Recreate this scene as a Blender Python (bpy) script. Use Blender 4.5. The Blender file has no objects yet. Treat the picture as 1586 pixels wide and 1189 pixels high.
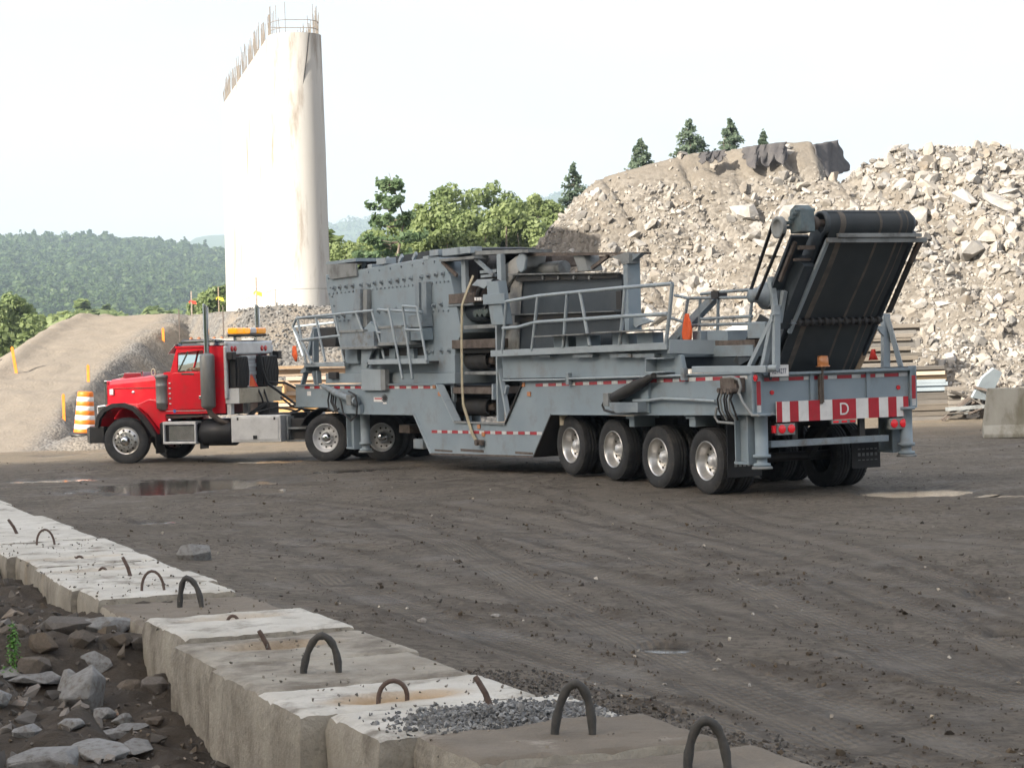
import bpy, math, random
import numpy as np
from mathutils import Vector, Matrix

R = math.radians
rng = np.random.default_rng(11)
random.seed(5)
SC = bpy.context.scene
COL = SC.collection

# ------------------------------------------------------------------ camera
FPX, CAMH, ROLL, PITCH = 3450.0, 2.4, 0.028, math.atan(57.5 / 3450)
cam_d = bpy.data.cameras.new('camera')
cam_d.sensor_width = 36.0
cam_d.lens = FPX / 1586 * 36.0
cam_d.clip_start = 0.1
cam_d.clip_end = 20000
cam = bpy.data.objects.new('camera', cam_d)
COL.objects.link(cam)
cam.location = (0, 0, CAMH)
cam.matrix_world = (Matrix.Translation((0, 0, CAMH)) @ Matrix.Rotation(R(90) - PITCH, 4, 'X')
                    @ Matrix.Rotation(-ROLL, 4, 'Z'))
SC.camera = cam
SC.cycles.max_bounces = 6; SC.cycles.diffuse_bounces = 3; SC.cycles.glossy_bounces = 3; SC.cycles.transmission_bounces = 6; SC.cycles.volume_bounces = 0

# ------------------------------------------------------------------ light
SUN_EL = R(27)
SUN_H = Vector((-0.73, -0.684))                      # horizontal direction towards the sun
S_DIR = Vector((SUN_H.x * math.cos(SUN_EL), SUN_H.y * math.cos(SUN_EL), math.sin(SUN_EL)))
world = bpy.data.worlds.new('World')
SC.world = world
world.use_nodes = True
wn, wl = world.node_tree.nodes, world.node_tree.links
wn.clear()
sky = wn.new('ShaderNodeTexSky')
sky.sky_type = 'NISHITA'
sky.sun_disc = False
sky.sun_elevation = SUN_EL
sky.sun_rotation = math.atan2(SUN_H.x, SUN_H.y)
sky.altitude = 200
sky.air_density = 1.0
sky.dust_density = 7.5
sky.ozone_density = 1.0
# thin high veil of cloud all over the sky
wtc = wn.new('ShaderNodeTexCoord')
wmap = wn.new('ShaderNodeMapping'); wmap.inputs['Scale'].default_value = (1, 1, 3.5)
wno = wn.new('ShaderNodeTexNoise'); wno.inputs['Scale'].default_value = 2.4; wno.inputs['Detail'].default_value = 6; wno.inputs['Distortion'].default_value = 0.5
wrm = wn.new('ShaderNodeMapRange'); wrm.inputs['From Min'].default_value = .3; wrm.inputs['From Max'].default_value = .7; wrm.inputs['To Min'].default_value = .38; wrm.inputs['To Max'].default_value = .68
wmx = wn.new('ShaderNodeMix'); wmx.data_type = 'RGBA'
wmx.inputs['B'].default_value = (3.6, 3.48, 3.42, 1)
wbg = wn.new('ShaderNodeBackground'); wbg.inputs['Strength'].default_value = 0.1
wout = wn.new('ShaderNodeOutputWorld')
wl.new(wtc.outputs['Generated'], wmap.inputs['Vector']); wl.new(wmap.outputs['Vector'], wno.inputs['Vector'])
wl.new(wno.outputs['Fac'], wrm.inputs['Value']); wl.new(wrm.outputs['Result'], wmx.inputs['Factor'])
wl.new(sky.outputs['Color'], wmx.inputs['A']); wl.new(wmx.outputs['Result'], wbg.inputs['Color'])
wl.new(wbg.outputs['Background'], wout.inputs['Surface'])

sun_d = bpy.data.lights.new('sun', 'SUN')
sun_d.energy = 3.4
sun_d.angle = R(0.5)
sun_d.color = (1.0, 0.93, 0.82)
sun = bpy.data.objects.new('sun', sun_d)
COL.objects.link(sun)
sun.rotation_euler = S_DIR.to_track_quat('Z', 'Y').to_euler()

vs = SC.view_settings
vs.view_transform = 'Standard'
vs.look = 'None'
vs.gamma = 1
vs.exposure = 1.85
vs.use_curve_mapping = False

# ------------------------------------------------------------------ measured geometry helpers
def ray(px, py):
    u, v = px - 793, py - 594.5
    c, s = math.cos(ROLL), math.sin(ROLL)
    u2, v2 = c * u - s * v, s * u + c * v
    d = (u2 / FPX, 1.0, -v2 / FPX)
    cp, sp = math.cos(PITCH), math.sin(PITCH)
    return np.array([d[0], cp * d[1] + sp * d[2], -sp * d[1] + cp * d[2]])
def on_plane(px, py, O, n):
    d = ray(px, py); o = np.array([0, 0, CAMH])
    return o + d * (np.dot(np.array(O) - o, n) / np.dot(d, n))
def gnd(px, py, z=0.0): return on_plane(px, py, (0, 0, z), np.array([0, 0, 1.0]))
def atY(px, py, Y): return on_plane(px, py, (0, Y, 0), np.array([0, 1.0, 0]))
class Frame:
    """a vehicle's own axes: x forward, y to its left, z up"""
    def __init__(s, O, ang):
        s.ang = ang
        s.O = np.array([O[0], O[1], 0.0])
        s.F = np.array([-math.sin(ang), math.cos(ang), 0]); s.L = np.array([-math.cos(ang), -math.sin(ang), 0])
    def side(s, p, y):
        P = on_plane(p[0], p[1], s.O + s.L * y, s.L); return float((P - s.O) @ s.F), float(P[2])
    def cross(s, p, x):
        P = on_plane(p[0], p[1], s.O + s.F * x, s.F); return float((P - s.O) @ s.L), float(P[2])
TR = Frame((4.05, 35.6), R(27))
TK = Frame((-8.51, 51.6), R(68))
def zm(x0, y0, k): return lambda u, v: (x0 + u / k, y0 + v / k)
z1, z2, z3 = zm(130, 450, 3.9625), zm(440, 370, 4.403), zm(440, 560, 3.605)
z4, z5, z6, z7 = zm(680, 370, 3.963), zm(820, 540, 3.965), zm(1040, 300, 3.717), zm(1100, 540, 4.405)

# ------------------------------------------------------------------ noise
def _h(i, j, s):
    n = (i * 374761393 + j * 668265263 + s * 974711 + 12345).astype(np.int64) & 0xffffffff
    n = ((n ^ (n >> 13)) * 1274126177) & 0xffffffff
    n = (n ^ (n >> 16)) & 0xffffffff
    return n.astype(np.float64) / 4294967295.0
def vn(x, y, s=0):
    xi, yi = np.floor(x).astype(np.int64), np.floor(y).astype(np.int64)
    fx, fy = x - xi, y - yi
    fx = fx * fx * fx * (fx * (fx * 6 - 15) + 10); fy = fy * fy * fy * (fy * (fy * 6 - 15) + 10)
    a, b = _h(xi, yi, s), _h(xi + 1, yi, s)
    c, d = _h(xi, yi + 1, s), _h(xi + 1, yi + 1, s)
    return (a + (b - a) * fx) * (1 - fy) + (c + (d - c) * fx) * fy
def fbm(x, y, o=4, s=0, g=.5):
    t, a, w = 0, 1.0, 0
    for k in range(o):
        t = t + a * (vn(x, y, s + k * 17) - .5) * 2; w += a
        x, y = x * 2.03 + 3.1, y * 2.03 - 1.7; a *= g
    return t / w
def sstep(a, b, x):
    t = np.clip((x - a) / (b - a), 0, 1); return t * t * (3 - 2 * t)

# ------------------------------------------------------------------ materials
def N(nt, t, **kw):
    n = nt.nodes.new(t)
    for k, v in kw.items():
        if k in n.inputs: n.inputs[k].default_value = v
        else: setattr(n, k, v)
    return n
def rgba(c): return (c[0], c[1], c[2], 1)
def mat(name, c1, c2=None, scale=3.0, lo=.35, hi=.65, rough=.6, rough2=None, metal=0.0, bump=0.0, bscale=30, detail=5,
        coat=0.0, isl=0.0, orand=0.0, dirt=None, dscale=1.3, dlo=.52, dhi=.72, damt=.8, stretch=(1, 1, 1), emit=None, es=0.0,
        coords='Object', bdist=.02, trans=0.0, ior=1.45, grime=None):
    m = bpy.data.materials.new(name); m.use_nodes = True
    nt = m.node_tree; nt.nodes.clear(); L = nt.links.new
    out = N(nt, 'ShaderNodeOutputMaterial'); b = N(nt, 'ShaderNodeBsdfPrincipled')
    L(b.outputs[0], out.inputs[0])
    b.inputs['Metallic'].default_value = metal; b.inputs['Roughness'].default_value = rough
    b.inputs['Coat Weight'].default_value = coat; b.inputs['Coat Roughness'].default_value = .08
    b.inputs['Transmission Weight'].default_value = trans; b.inputs['IOR'].default_value = ior
    tc = N(nt, 'ShaderNodeTexCoord')
    mp = N(nt, 'ShaderNodeMapping'); mp.inputs['Scale'].default_value = stretch
    if coords == 'World':
        ge = N(nt, 'ShaderNodeNewGeometry'); L(ge.outputs['Position'], mp.inputs['Vector'])
    else: L(tc.outputs[coords], mp.inputs['Vector'])
    col = None
    if c2 is not None:
        no = N(nt, 'ShaderNodeTexNoise', Scale=scale, Detail=detail, Roughness=.6); L(mp.outputs[0], no.inputs['Vector'])
        mr = N(nt, 'ShaderNodeMapRange'); mr.inputs['From Min'].default_value = lo; mr.inputs['From Max'].default_value = hi
        L(no.outputs['Fac'], mr.inputs['Value'])
        mx = N(nt, 'ShaderNodeMix', data_type='RGBA'); mx.inputs['A'].default_value = rgba(c1); mx.inputs['B'].default_value = rgba(c2)
        L(mr.outputs[0], mx.inputs['Factor']); col = mx.outputs['Result']
        if rough2 is not None:
            mq = N(nt, 'ShaderNodeMapRange'); mq.inputs['To Min'].default_value = rough; mq.inputs['To Max'].default_value = rough2
            L(mr.outputs[0], mq.inputs['Value']); L(mq.outputs[0], b.inputs['Roughness'])
    if dirt is not None:
        no = N(nt, 'ShaderNodeTexNoise', Scale=dscale, Detail=8, Roughness=.68); L(mp.outputs[0], no.inputs['Vector'])
        mr = N(nt, 'ShaderNodeMapRange'); mr.inputs['From Min'].default_value = dlo; mr.inputs['From Max'].default_value = dhi; mr.inputs['To Max'].default_value = damt
        L(no.outputs['Fac'], mr.inputs['Value'])
        mx = N(nt, 'ShaderNodeMix', data_type='RGBA'); mx.inputs['B'].default_value = rgba(dirt)
        if col is None: mx.inputs['A'].default_value = rgba(c1)
        else: L(col, mx.inputs['A'])
        L(mr.outputs[0], mx.inputs['Factor']); col = mx.outputs['Result']
    if isl or orand:
        if isl: g = N(nt, 'ShaderNodeNewGeometry'); src, amt = g.outputs['Random Per Island'], isl
        else: g = N(nt, 'ShaderNodeObjectInfo'); src, amt = g.outputs['Random'], orand
        mr = N(nt, 'ShaderNodeMapRange'); mr.inputs['To Min'].default_value = 1 - amt; mr.inputs['To Max'].default_value = 1 + amt
        L(src, mr.inputs['Value'])
        hs = N(nt, 'ShaderNodeHueSaturation'); L(mr.outputs[0], hs.inputs['Value'])
        m2 = N(nt, 'ShaderNodeMath', operation='FRACT'); m3 = N(nt, 'ShaderNodeMath', operation='MULTIPLY'); m3.inputs[1].default_value = 7.31
        L(src, m3.inputs[0]); L(m3.outputs[0], m2.inputs[0])
        mr2 = N(nt, 'ShaderNodeMapRange'); mr2.inputs['To Min'].default_value = .55; mr2.inputs['To Max'].default_value = 1.35
        L(m2.outputs[0], mr2.inputs['Value']); L(mr2.outputs[0], hs.inputs['Saturation'])
        if col is None: hs.inputs['Color'].default_value = rgba(c1)
        else: L(col, hs.inputs['Color'])
        col = hs.outputs['Color']
    if col is None: b.inputs['Base Color'].default_value = rgba(c1)
    else: L(col, b.inputs['Base Color'])
    if bump:
        no = N(nt, 'ShaderNodeTexNoise', Scale=bscale, Detail=6, Roughness=.65); L(mp.outputs[0], no.inputs['Vector'])
        bu = N(nt, 'ShaderNodeBump'); bu.inputs['Strength'].default_value = bump; bu.inputs['Distance'].default_value = bdist
        L(no.outputs['Fac'], bu.inputs['Height']); L(bu.outputs[0], b.inputs['Normal'])
    if emit is not None:
        b.inputs['Emission Color'].default_value = rgba(emit); b.inputs['Emission Strength'].default_value = es
    m['_b'] = b.name
    return m
M = {}
M['paint'] = mat('grey_machine_paint', (.212, .268, .308), (.262, .315, .352), scale=1.2, rough=.5, rough2=.72, dirt=(.17, .155, .13), dscale=2.2, dlo=.52, dhi=.78, damt=.7, bump=.12, bscale=60)
M['paint2'] = mat('grey_machine_paint_worn', (.175, .213, .243), (.24, .28, .305), scale=3, rough=.6, dirt=(.12, .085, .06), dscale=3.5, dlo=.52, dhi=.7, damt=.8, bump=.2, bscale=50)
M['pale'] = mat('pale_grey_paint', (.32, .372, .405), (.27, .315, .345), scale=2, rough=.5, dirt=(.16, .14, .12), dscale=3, dlo=.58, dhi=.8, bump=.1, bscale=50)
M['rust'] = mat('rusty_steel', (.085, .066, .054), (.15, .125, .108), scale=6, rough=.85, dirt=(.05, .04, .035), dscale=5, bump=.4, bscale=40)
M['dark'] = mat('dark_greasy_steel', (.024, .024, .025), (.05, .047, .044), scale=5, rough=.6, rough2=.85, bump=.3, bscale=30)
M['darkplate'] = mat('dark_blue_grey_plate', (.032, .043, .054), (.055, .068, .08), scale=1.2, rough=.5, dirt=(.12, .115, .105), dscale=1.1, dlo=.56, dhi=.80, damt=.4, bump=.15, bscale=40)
M['dusty'] = mat('dusty_grey_plate', (.26, .275, .275), (.18, .19, .19), scale=2.5, rough=.75, dirt=(.08, .075, .07), dscale=2.5, dlo=.52, dhi=.75, bump=.15, bscale=30)
M['rubber'] = mat('tyre_rubber', (.022, .023, .025), (.045, .046, .047), scale=4, rough=.75, rough2=.9, dirt=(.12, .105, .088), dscale=5, dlo=.55, dhi=.75, damt=.6, bump=.3, bscale=60, orand=.12)
M['belt'] = mat('conveyor_belt_rubber', (.03, .037, .042), (.05, .056, .06), scale=3, rough=.6, rough2=.8, bump=.15, bscale=50)
M['beltwear'] = mat('worn_belt_stripe', (.15, .128, .105), (.085, .078, .07), scale=5, rough=.85, stretch=(1, 1, 1), bump=.2, bscale=50)
M['alu'] = mat('brushed_aluminium', (.66, .65, .63), (.52, .51, .49), scale=6, rough=.3, rough2=.45, metal=.9, dirt=(.2, .17, .14), dscale=5, dlo=.6, dhi=.85, damt=.7)
M['alu_dull'] = mat('dull_aluminium', (.66, .67, .68), (.55, .56, .57), scale=4, rough=.45, metal=.35, dirt=(.2, .19, .17), dscale=4, dlo=.58, dhi=.82, damt=.7, bump=.05, bscale=80)
M['chrome'] = mat('chrome', (.78, .79, .8), (.62, .63, .64), scale=5, rough=.08, rough2=.2, metal=1.0)
M['steelgrey'] = mat('heat_stained_steel', (.27, .28, .275), (.2, .2, .19), scale=3, rough=.42, rough2=.6, metal=.6, stretch=(1, 1, .25), dirt=(.12, .09, .07), dscale=5, dlo=.6, dhi=.85)
M['red'] = mat('red_truck_paint', (.74, .012, .028), (.66, .010, .024), scale=2, rough=.3, coat=.7, dirt=(.24, .12, .09), dscale=2.0, dlo=.5, dhi=.85, damt=.45)
M['darkred'] = mat('dark_red_truck_paint', (.16, .006, .016), rough=.3, coat=.6)
M['navy'] = mat('navy_roof_paint', (.012, .02, .04), rough=.2, coat=.6)
M['black'] = mat('black_plastic', (.012, .012, .014), (.022, .022, .023), scale=5, rough=.42, rough2=.6, dirt=(.1, .09, .075), dscale=4, dlo=.58, dhi=.85, damt=.5)
M['hose'] = mat('black_rubber_hose', (.016, .016, .018), (.03, .03, .03), scale=8, rough=.5)
M['cream'] = mat('cream_paint', (.50, .44, .33), (.42, .37, .28), scale=3, rough=.6, dirt=(.16, .12, .09), dscale=4, dlo=.55, dhi=.8)
M['white'] = mat('white_board', (.78, .77, .75), (.68, .67, .65), scale=6, rough=.5, dirt=(.35, .32, .28), dscale=5, dlo=.56, dhi=.8, damt=.6)
M['signred'] = mat('red_board', (.46, .016, .03), (.38, .014, .025), scale=6, rough=.45, dirt=(.2, .09, .07), dscale=5, dlo=.56, dhi=.82, damt=.5)
M['tapered'] = mat('red_reflective_tape', (.42, .02, .035), (.33, .02, .03), scale=8, rough=.35, dirt=(.15, .1, .08), dscale=7, dlo=.55, dhi=.8)
M['tapewhite'] = mat('white_reflective_tape', (.62, .63, .62), (.5, .5, .5), scale=8, rough=.35, dirt=(.25, .23, .2), dscale=7, dlo=.55, dhi=.8)
M['lamp'] = mat('lit_red_lamp', (.6, .01, .02), rough=.2, coat=.5, emit=(1, .03, .04), es=.05)
M['lampoff'] = mat('red_lamp_lens', (.55, .012, .02), rough=.2, coat=.5)
M['amber'] = mat('amber_lens', (.72, .25, .02), rough=.15, coat=.6, emit=(1, .42, .02), es=.08)
M['amberlit'] = mat('lit_amber_lens', (.75, .25, .01), rough=.15, coat=.6, emit=(1, .40, .02), es=.22)
M['amberoff'] = mat('faded_amber_lens', (.5, .2, .07), (.42, .17, .07), scale=8, rough=.3, coat=.3)
M['clear'] = mat('clear_lens', (.62, .6, .6), rough=.15, coat=.6)
M['flag'] = mat('orange_cloth', (.85, .16, .05), (.78, .13, .04), scale=5, rough=.8, bump=.15, bscale=50)
M['redflag'] = mat('red_cloth', (.75, .05, .03), (.68, .04, .03), scale=5, rough=.8, bump=.15, bscale=50)
M['strap'] = mat('yellow_strap', (.46, .41, .29), (.34, .30, .21), scale=8, rough=.85)
M['skin'] = mat('skin', (.52, .29, .2), (.48, .26, .18), scale=10, rough=.55)
M['shirt'] = mat('dark_shirt', (.03, .035, .05), (.04, .045, .06), scale=20, rough=.9)
M['hair'] = mat('dark_hair', (.02, .014, .01), (.035, .025, .018), scale=40, rough=.7)
M['wood'] = mat('weathered_timber', (.30, .225, .155), (.22, .165, .115), scale=3, rough=.85, stretch=(.25, 6, 6), orand=.3, bump=.3, bscale=12, dirt=(.13, .105, .085), dscale=2, dlo=.5, dhi=.75)
M['freshwood'] = mat('fresh_timber', (.58, .40, .235), (.46, .31, .18), scale=3, rough=.8, stretch=(.25, 6, 6), orand=.16, bump=.25, bscale=12)
M['greywood'] = mat('grey_timber', (.2, .18, .155), (.12, .105, .09), scale=3, rough=.9, stretch=(.25, 6, 6), orand=.35, bump=.3, bscale=12)
M['orangepl'] = mat('orange_plastic', (.82, .2, .015), (.76, .17, .015), scale=4, rough=.5, dirt=(.4, .2, .1), dscale=4, dlo=.6, dhi=.85)
M['stake'] = mat('orange_painted_stake', (.80, .27, .03), (.7, .2, .02), scale=5, rough=.7)
M['rebar'] = mat('rusty_rebar', (.09, .06, .048), (.13, .095, .08), scale=20, rough=.85, bump=.5, bscale=120)
M['tubeloop'] = mat('black_rubber_sleeve', (.035, .036, .036), (.085, .08, .072), scale=9, rough=.7, rough2=.9, bump=.4, bscale=40)
M['cloth'] = mat('dark_geotextile', (.06, .057, .06), (.09, .085, .083), scale=2, rough=.95, bump=.4, bscale=8)
M['weed'] = mat('green_weed', (.075, .19, .03), (.10, .24, .045), scale=6, rough=.6)
M['bark'] = mat('tree_bark', (.11, .085, .065), (.2, .17, .14), scale=5, rough=.9, bump=.5, bscale=12)
M['birch'] = mat('pale_bark', (.30, .26, .21), (.22, .18, .14), scale=5, rough=.9, bump=.3, bscale=12)
M['glass'] = mat('window_glass', (.75, .82, .8), rough=.03, trans=1.0, ior=1.1)

def leaf_mat(name, c1, c2, isl=.3):
    m = bpy.data.materials.new(name); m.use_nodes = True
    nt = m.node_tree; nt.nodes.clear(); L = nt.links.new
    out = N(nt, 'ShaderNodeOutputMaterial')
    d = N(nt, 'ShaderNodeBsdfPrincipled'); d.inputs['Roughness'].default_value = .6
    t = N(nt, 'ShaderNodeBsdfTranslucent')
    mx = N(nt, 'ShaderNodeMixShader'); mx.inputs[0].default_value = .5
    g = N(nt, 'ShaderNodeNewGeometry')
    no = N(nt, 'ShaderNodeTexNoise', Scale=.35, Detail=3); L(g.outputs['Position'], no.inputs['Vector'])
    a = N(nt, 'ShaderNodeMath', operation='MULTIPLY_ADD'); a.inputs[1].default_value = isl
    L(g.outputs['Random Per Island'], a.inputs[0]); L(no.outputs['Fac'], a.inputs[2])
    mr = N(nt, 'ShaderNodeMapRange'); mr.inputs['From Min'].default_value = .35; mr.inputs['From Max'].default_value = .65 + isl
    L(a.outputs[0], mr.inputs['Value'])
    mc = N(nt, 'ShaderNodeMix', data_type='RGBA'); mc.inputs['A'].default_value = rgba(c1); mc.inputs['B'].default_value = rgba(c2)
    L(mr.outputs[0], mc.inputs['Factor'])
    L(mc.outputs['Result'], d.inputs['Base Color']); L(mc.outputs['Result'], t.inputs['Color'])
    L(d.outputs[0], mx.inputs[1]); L(t.outputs[0], mx.inputs[2]); L(mx.outputs[0], out.inputs[0])
    return m
M['leaf'] = leaf_mat('broadleaf_foliage', (.12, .175, .06), (.27, .33, .14))
M['leaf2'] = leaf_mat('light_broadleaf_foliage', (.15, .205, .07), (.31, .37, .165))
M['needle'] = leaf_mat('pine_needles', (.08, .145, .07), (.20, .28, .14))
M['spruce'] = leaf_mat('spruce_needles', (.085, .13, .085), (.18, .235, .155))
M['far'] = leaf_mat('far_forest_foliage', (.022, .058, .016), (.11, .165, .045), isl=.25)

# ------------------------------------------------------------------ mesh builder
class MB:
    def __init__(s): s.v = []; s.f = []; s.m = []; s.sm = []
    def add(s, vs_, fs, mi=0, sm=False):
        o = len(s.v); s.v.extend([tuple(map(float, p)) for p in vs_])
        for f in fs: s.f.append(tuple(o + i for i in f)); s.m.append(mi); s.sm.append(sm)
        return s
    def box(s, a, b, mi=0):
        x0, x1 = sorted((a[0], b[0])); y0, y1 = sorted((a[1], b[1])); z0, z1_ = sorted((a[2], b[2]))
        v = [(x0, y0, z0), (x1, y0, z0), (x1, y1, z0), (x0, y1, z0), (x0, y0, z1_), (x1, y0, z1_), (x1, y1, z1_), (x0, y1, z1_)]
        return s.add(v, [(0, 3, 2, 1), (4, 5, 6, 7), (0, 1, 5, 4), (1, 2, 6, 5), (2, 3, 7, 6), (3, 0, 4, 7)], mi)
    def prism(s, poly, a, b, axis='y', mi=0):
        """polygon given in the two other axes, extruded from a to b"""
        n = len(poly)
        area = sum(poly[i][0] * poly[(i + 1) % n][1] - poly[(i + 1) % n][0] * poly[i][1] for i in range(n))
        if area < 0: poly = poly[::-1]
        if a > b: a, b = b, a
        put = {'y': lambda p, t: (p[0], t, p[1]), 'x': lambda p, t: (t, p[0], p[1]), 'z': lambda p, t: (p[0], p[1], t)}[axis]
        v = [put(p, a) for p in poly] + [put(p, b) for p in poly]
        lo, hi = tuple(range(n)), tuple(range(n, 2 * n))
        sides = [(i, (i + 1) % n, n + (i + 1) % n, n + i) for i in range(n)]
        if axis == 'y': fs = [lo, hi[::-1]] + [q[::-1] for q in sides]
        else: fs = [lo[::-1], hi] + sides
        return s.add(v, fs, mi)
    def tube(s, pts, r, n=8, mi=0, caps=True, sm=True):
        P = [Vector(p) for p in pts]; k = len(P)
        rr = r if hasattr(r, '__len__') else [r] * k
        T = []
        for i in range(k):
            t = (P[min(i + 1, k - 1)] - P[max(i - 1, 0)])
            T.append(t.normalized() if t.length > 1e-9 else Vector((0, 0, 1)))
        up = Vector((0, 0, 1)) if abs(T[0].z) < .9 else Vector((1, 0, 0))
        nrm = T[0].cross(up).normalized(); V = []
        for i in range(k):
            nrm = (nrm - T[i] * nrm.dot(T[i])).normalized(); bi = T[i].cross(nrm)
            for j in range(n):
                a = 2 * math.pi * j / n
                V.append(P[i] + (nrm * math.cos(a) + bi * math.sin(a)) * rr[i])
        s.add(V, [(i * n + j, i * n + (j + 1) % n, (i + 1) * n + (j + 1) % n, (i + 1) * n + j) for i in range(k - 1) for j in range(n)], mi, sm)
        if caps:
            s.add(V[:n], [tuple(range(n))[::-1]], mi); s.add(V[-n:], [tuple(range(n))], mi)
        return s
    def bar(s, p0, p1, w, h=None, mi=0, up=(0, 0, 1)):
        h = h or w; a, b = Vector(p0), Vector(p1); t = (b - a).normalized(); u = Vector(up)
        if abs(t.dot(u)) > .98: u = Vector((1, 0, 0))
        sd = t.cross(u).normalized(); u = sd.cross(t)
        v = [c + sd * (i * w / 2) + u * (j * h / 2) for c in (a, b) for i, j in ((-1, -1), (1, -1), (1, 1), (-1, 1))]
        return s.add(v, [(0, 1, 2, 3), (7, 6, 5, 4), (0, 4, 5, 1), (1, 5, 6, 2), (2, 6, 7, 3), (3, 7, 4, 0)], mi)
    def lathe(s, prof, c=(0, 0, 0), axis='y', n=32, mi=0, sm=True, close=False):
        """prof: list of (t along axis, radius)"""
        V = []
        for t, r in prof:
            for j in range(n):
                a = 2 * math.pi * j / n; x, y = r * math.cos(a), r * math.sin(a)
                V.append({'y': (c[0] + x, c[1] + t, c[2] + y), 'x': (c[0] + t, c[1] + x, c[2] + y), 'z': (c[0] + x, c[1] + y, c[2] + t)}[axis])
        k = len(prof)
        F = []
        for i in range(k - 1 + (1 if close else 0)):
            i2 = (i + 1) % k
            for j in range(n):
                q = (i * n + j, i * n + (j + 1) % n, i2 * n + (j + 1) % n, i2 * n + j)
                F.append(q if axis != 'y' else q[::-1])
        return s.add(V, F, mi, sm)
    def cyl(s, p0, p1, r, n=16, mi=0, r2=None): return s.tube([p0, p1], [r, r if r2 is None else r2], n, mi)
    def build(s, name, mats, parent=None, bevel=0.0, loc=None, seg=2):
        me = bpy.data.meshes.new(name)
        me.from_pydata(s.v, [], s.f); me.update()
        for m_ in (mats if isinstance(mats, (list, tuple)) else [mats]): me.materials.append(m_)
        me.polygons.foreach_set('material_index', s.m); me.polygons.foreach_set('use_smooth', s.sm)
        o = bpy.data.objects.new(name, me); COL.objects.link(o)
        if parent: o.parent = parent
        if loc is not None: o.location = loc
        if bevel:
            bv = o.modifiers.new('bevel', 'BEVEL'); bv.width = bevel; bv.segments = seg; bv.limit_method = 'ANGLE'; bv.angle_limit = R(35)
        return o
def np_mesh(name, V, F, mats, parent=None, smooth=False, mi=None, attrs=None):
    """V (n,3) array, F (m,k) array of equal sized faces"""
    me = bpy.data.meshes.new(name)
    V = np.asarray(V, dtype=np.float32); F = np.asarray(F, dtype=np.int32); k = F.shape[1]
    me.vertices.add(len(V)); me.vertices.foreach_set('co', V.ravel())
    me.loops.add(F.size); me.loops.foreach_set('vertex_index', F.ravel())
    me.polygons.add(len(F)); me.polygons.foreach_set('loop_start', np.arange(0, F.size, k, dtype=np.int32))
    me.polygons.foreach_set('use_smooth', np.full(len(F), smooth, dtype=bool))
    for m_ in (mats if isinstance(mats, (list, tuple)) else [mats]): me.materials.append(m_)
    if mi is not None: me.polygons.foreach_set('material_index', np.asarray(mi, dtype=np.int32))
    me.update(calc_edges=True)
    if attrs:
        for an, av in attrs.items():
            at = me.attributes.new(an, 'FLOAT', 'POINT'); at.data.foreach_set('value', np.asarray(av, dtype=np.float32))
    me.validate()
    o = bpy.data.objects.new(name, me); COL.objects.link(o)
    if parent: o.parent = parent
    return o
def grid_mesh(name, xs, ys, Z, mats, smooth=True, attrs=None):
    X, Y = np.meshgrid(xs, ys)
    V = np.stack([X.ravel(), Y.ravel(), Z.ravel()], 1)
    nx, ny = len(xs), len(ys)
    i = np.arange(nx - 1)[None, :] + np.arange(ny - 1)[:, None] * nx
    F = np.stack([i, i + 1, i + 1 + nx, i + nx], -1).reshape(-1, 4)
    return np_mesh(name, V, F, mats, smooth=smooth, attrs=attrs)
def thing(name, label, cat, loc=(0, 0, 0), rotz=0, group=None):
    o = bpy.data.objects.new(name, None); COL.objects.link(o)
    o.location = loc; o.rotation_euler = (0, 0, rotz); o.empty_display_size = .2
    return tag(o, label, cat, group)
def tag(o, label=None, cat=None, group=None, kind=None):
    if label: o['label'] = label
    if cat: o['category'] = cat
    if group: o['group'] = group
    if kind: o['kind'] = kind
    return o
def struct(o): o['kind'] = 'structure'; return o
def lab(o, t): o['label'] = t; return o
def inst(src, parent=None, name=None, loc=None):
    c = src.copy(); COL.objects.link(c)
    if parent is not None: c.parent = parent
    if loc is not None: c.location = loc
    return c
def text_mesh(txt, size, matl, name, parent=None, depth=.004):
    cu = bpy.data.curves.new(name, 'FONT'); cu.body = txt; cu.size = size; cu.extrude = depth; cu.align_x = 'CENTER'; cu.align_y = 'CENTER'
    tmp = bpy.data.objects.new(name, cu); COL.objects.link(tmp)
    dg = bpy.context.evaluated_depsgraph_get()
    me = bpy.data.meshes.new_from_object(tmp.evaluated_get(dg))
    bpy.data.objects.remove(tmp); bpy.data.curves.remove(cu)
    me.name = name; me.materials.clear(); me.materials.append(matl)
    o = bpy.data.objects.new(name, me); COL.objects.link(o)
    if parent: o.parent = parent
    return o
import bmesh
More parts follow.
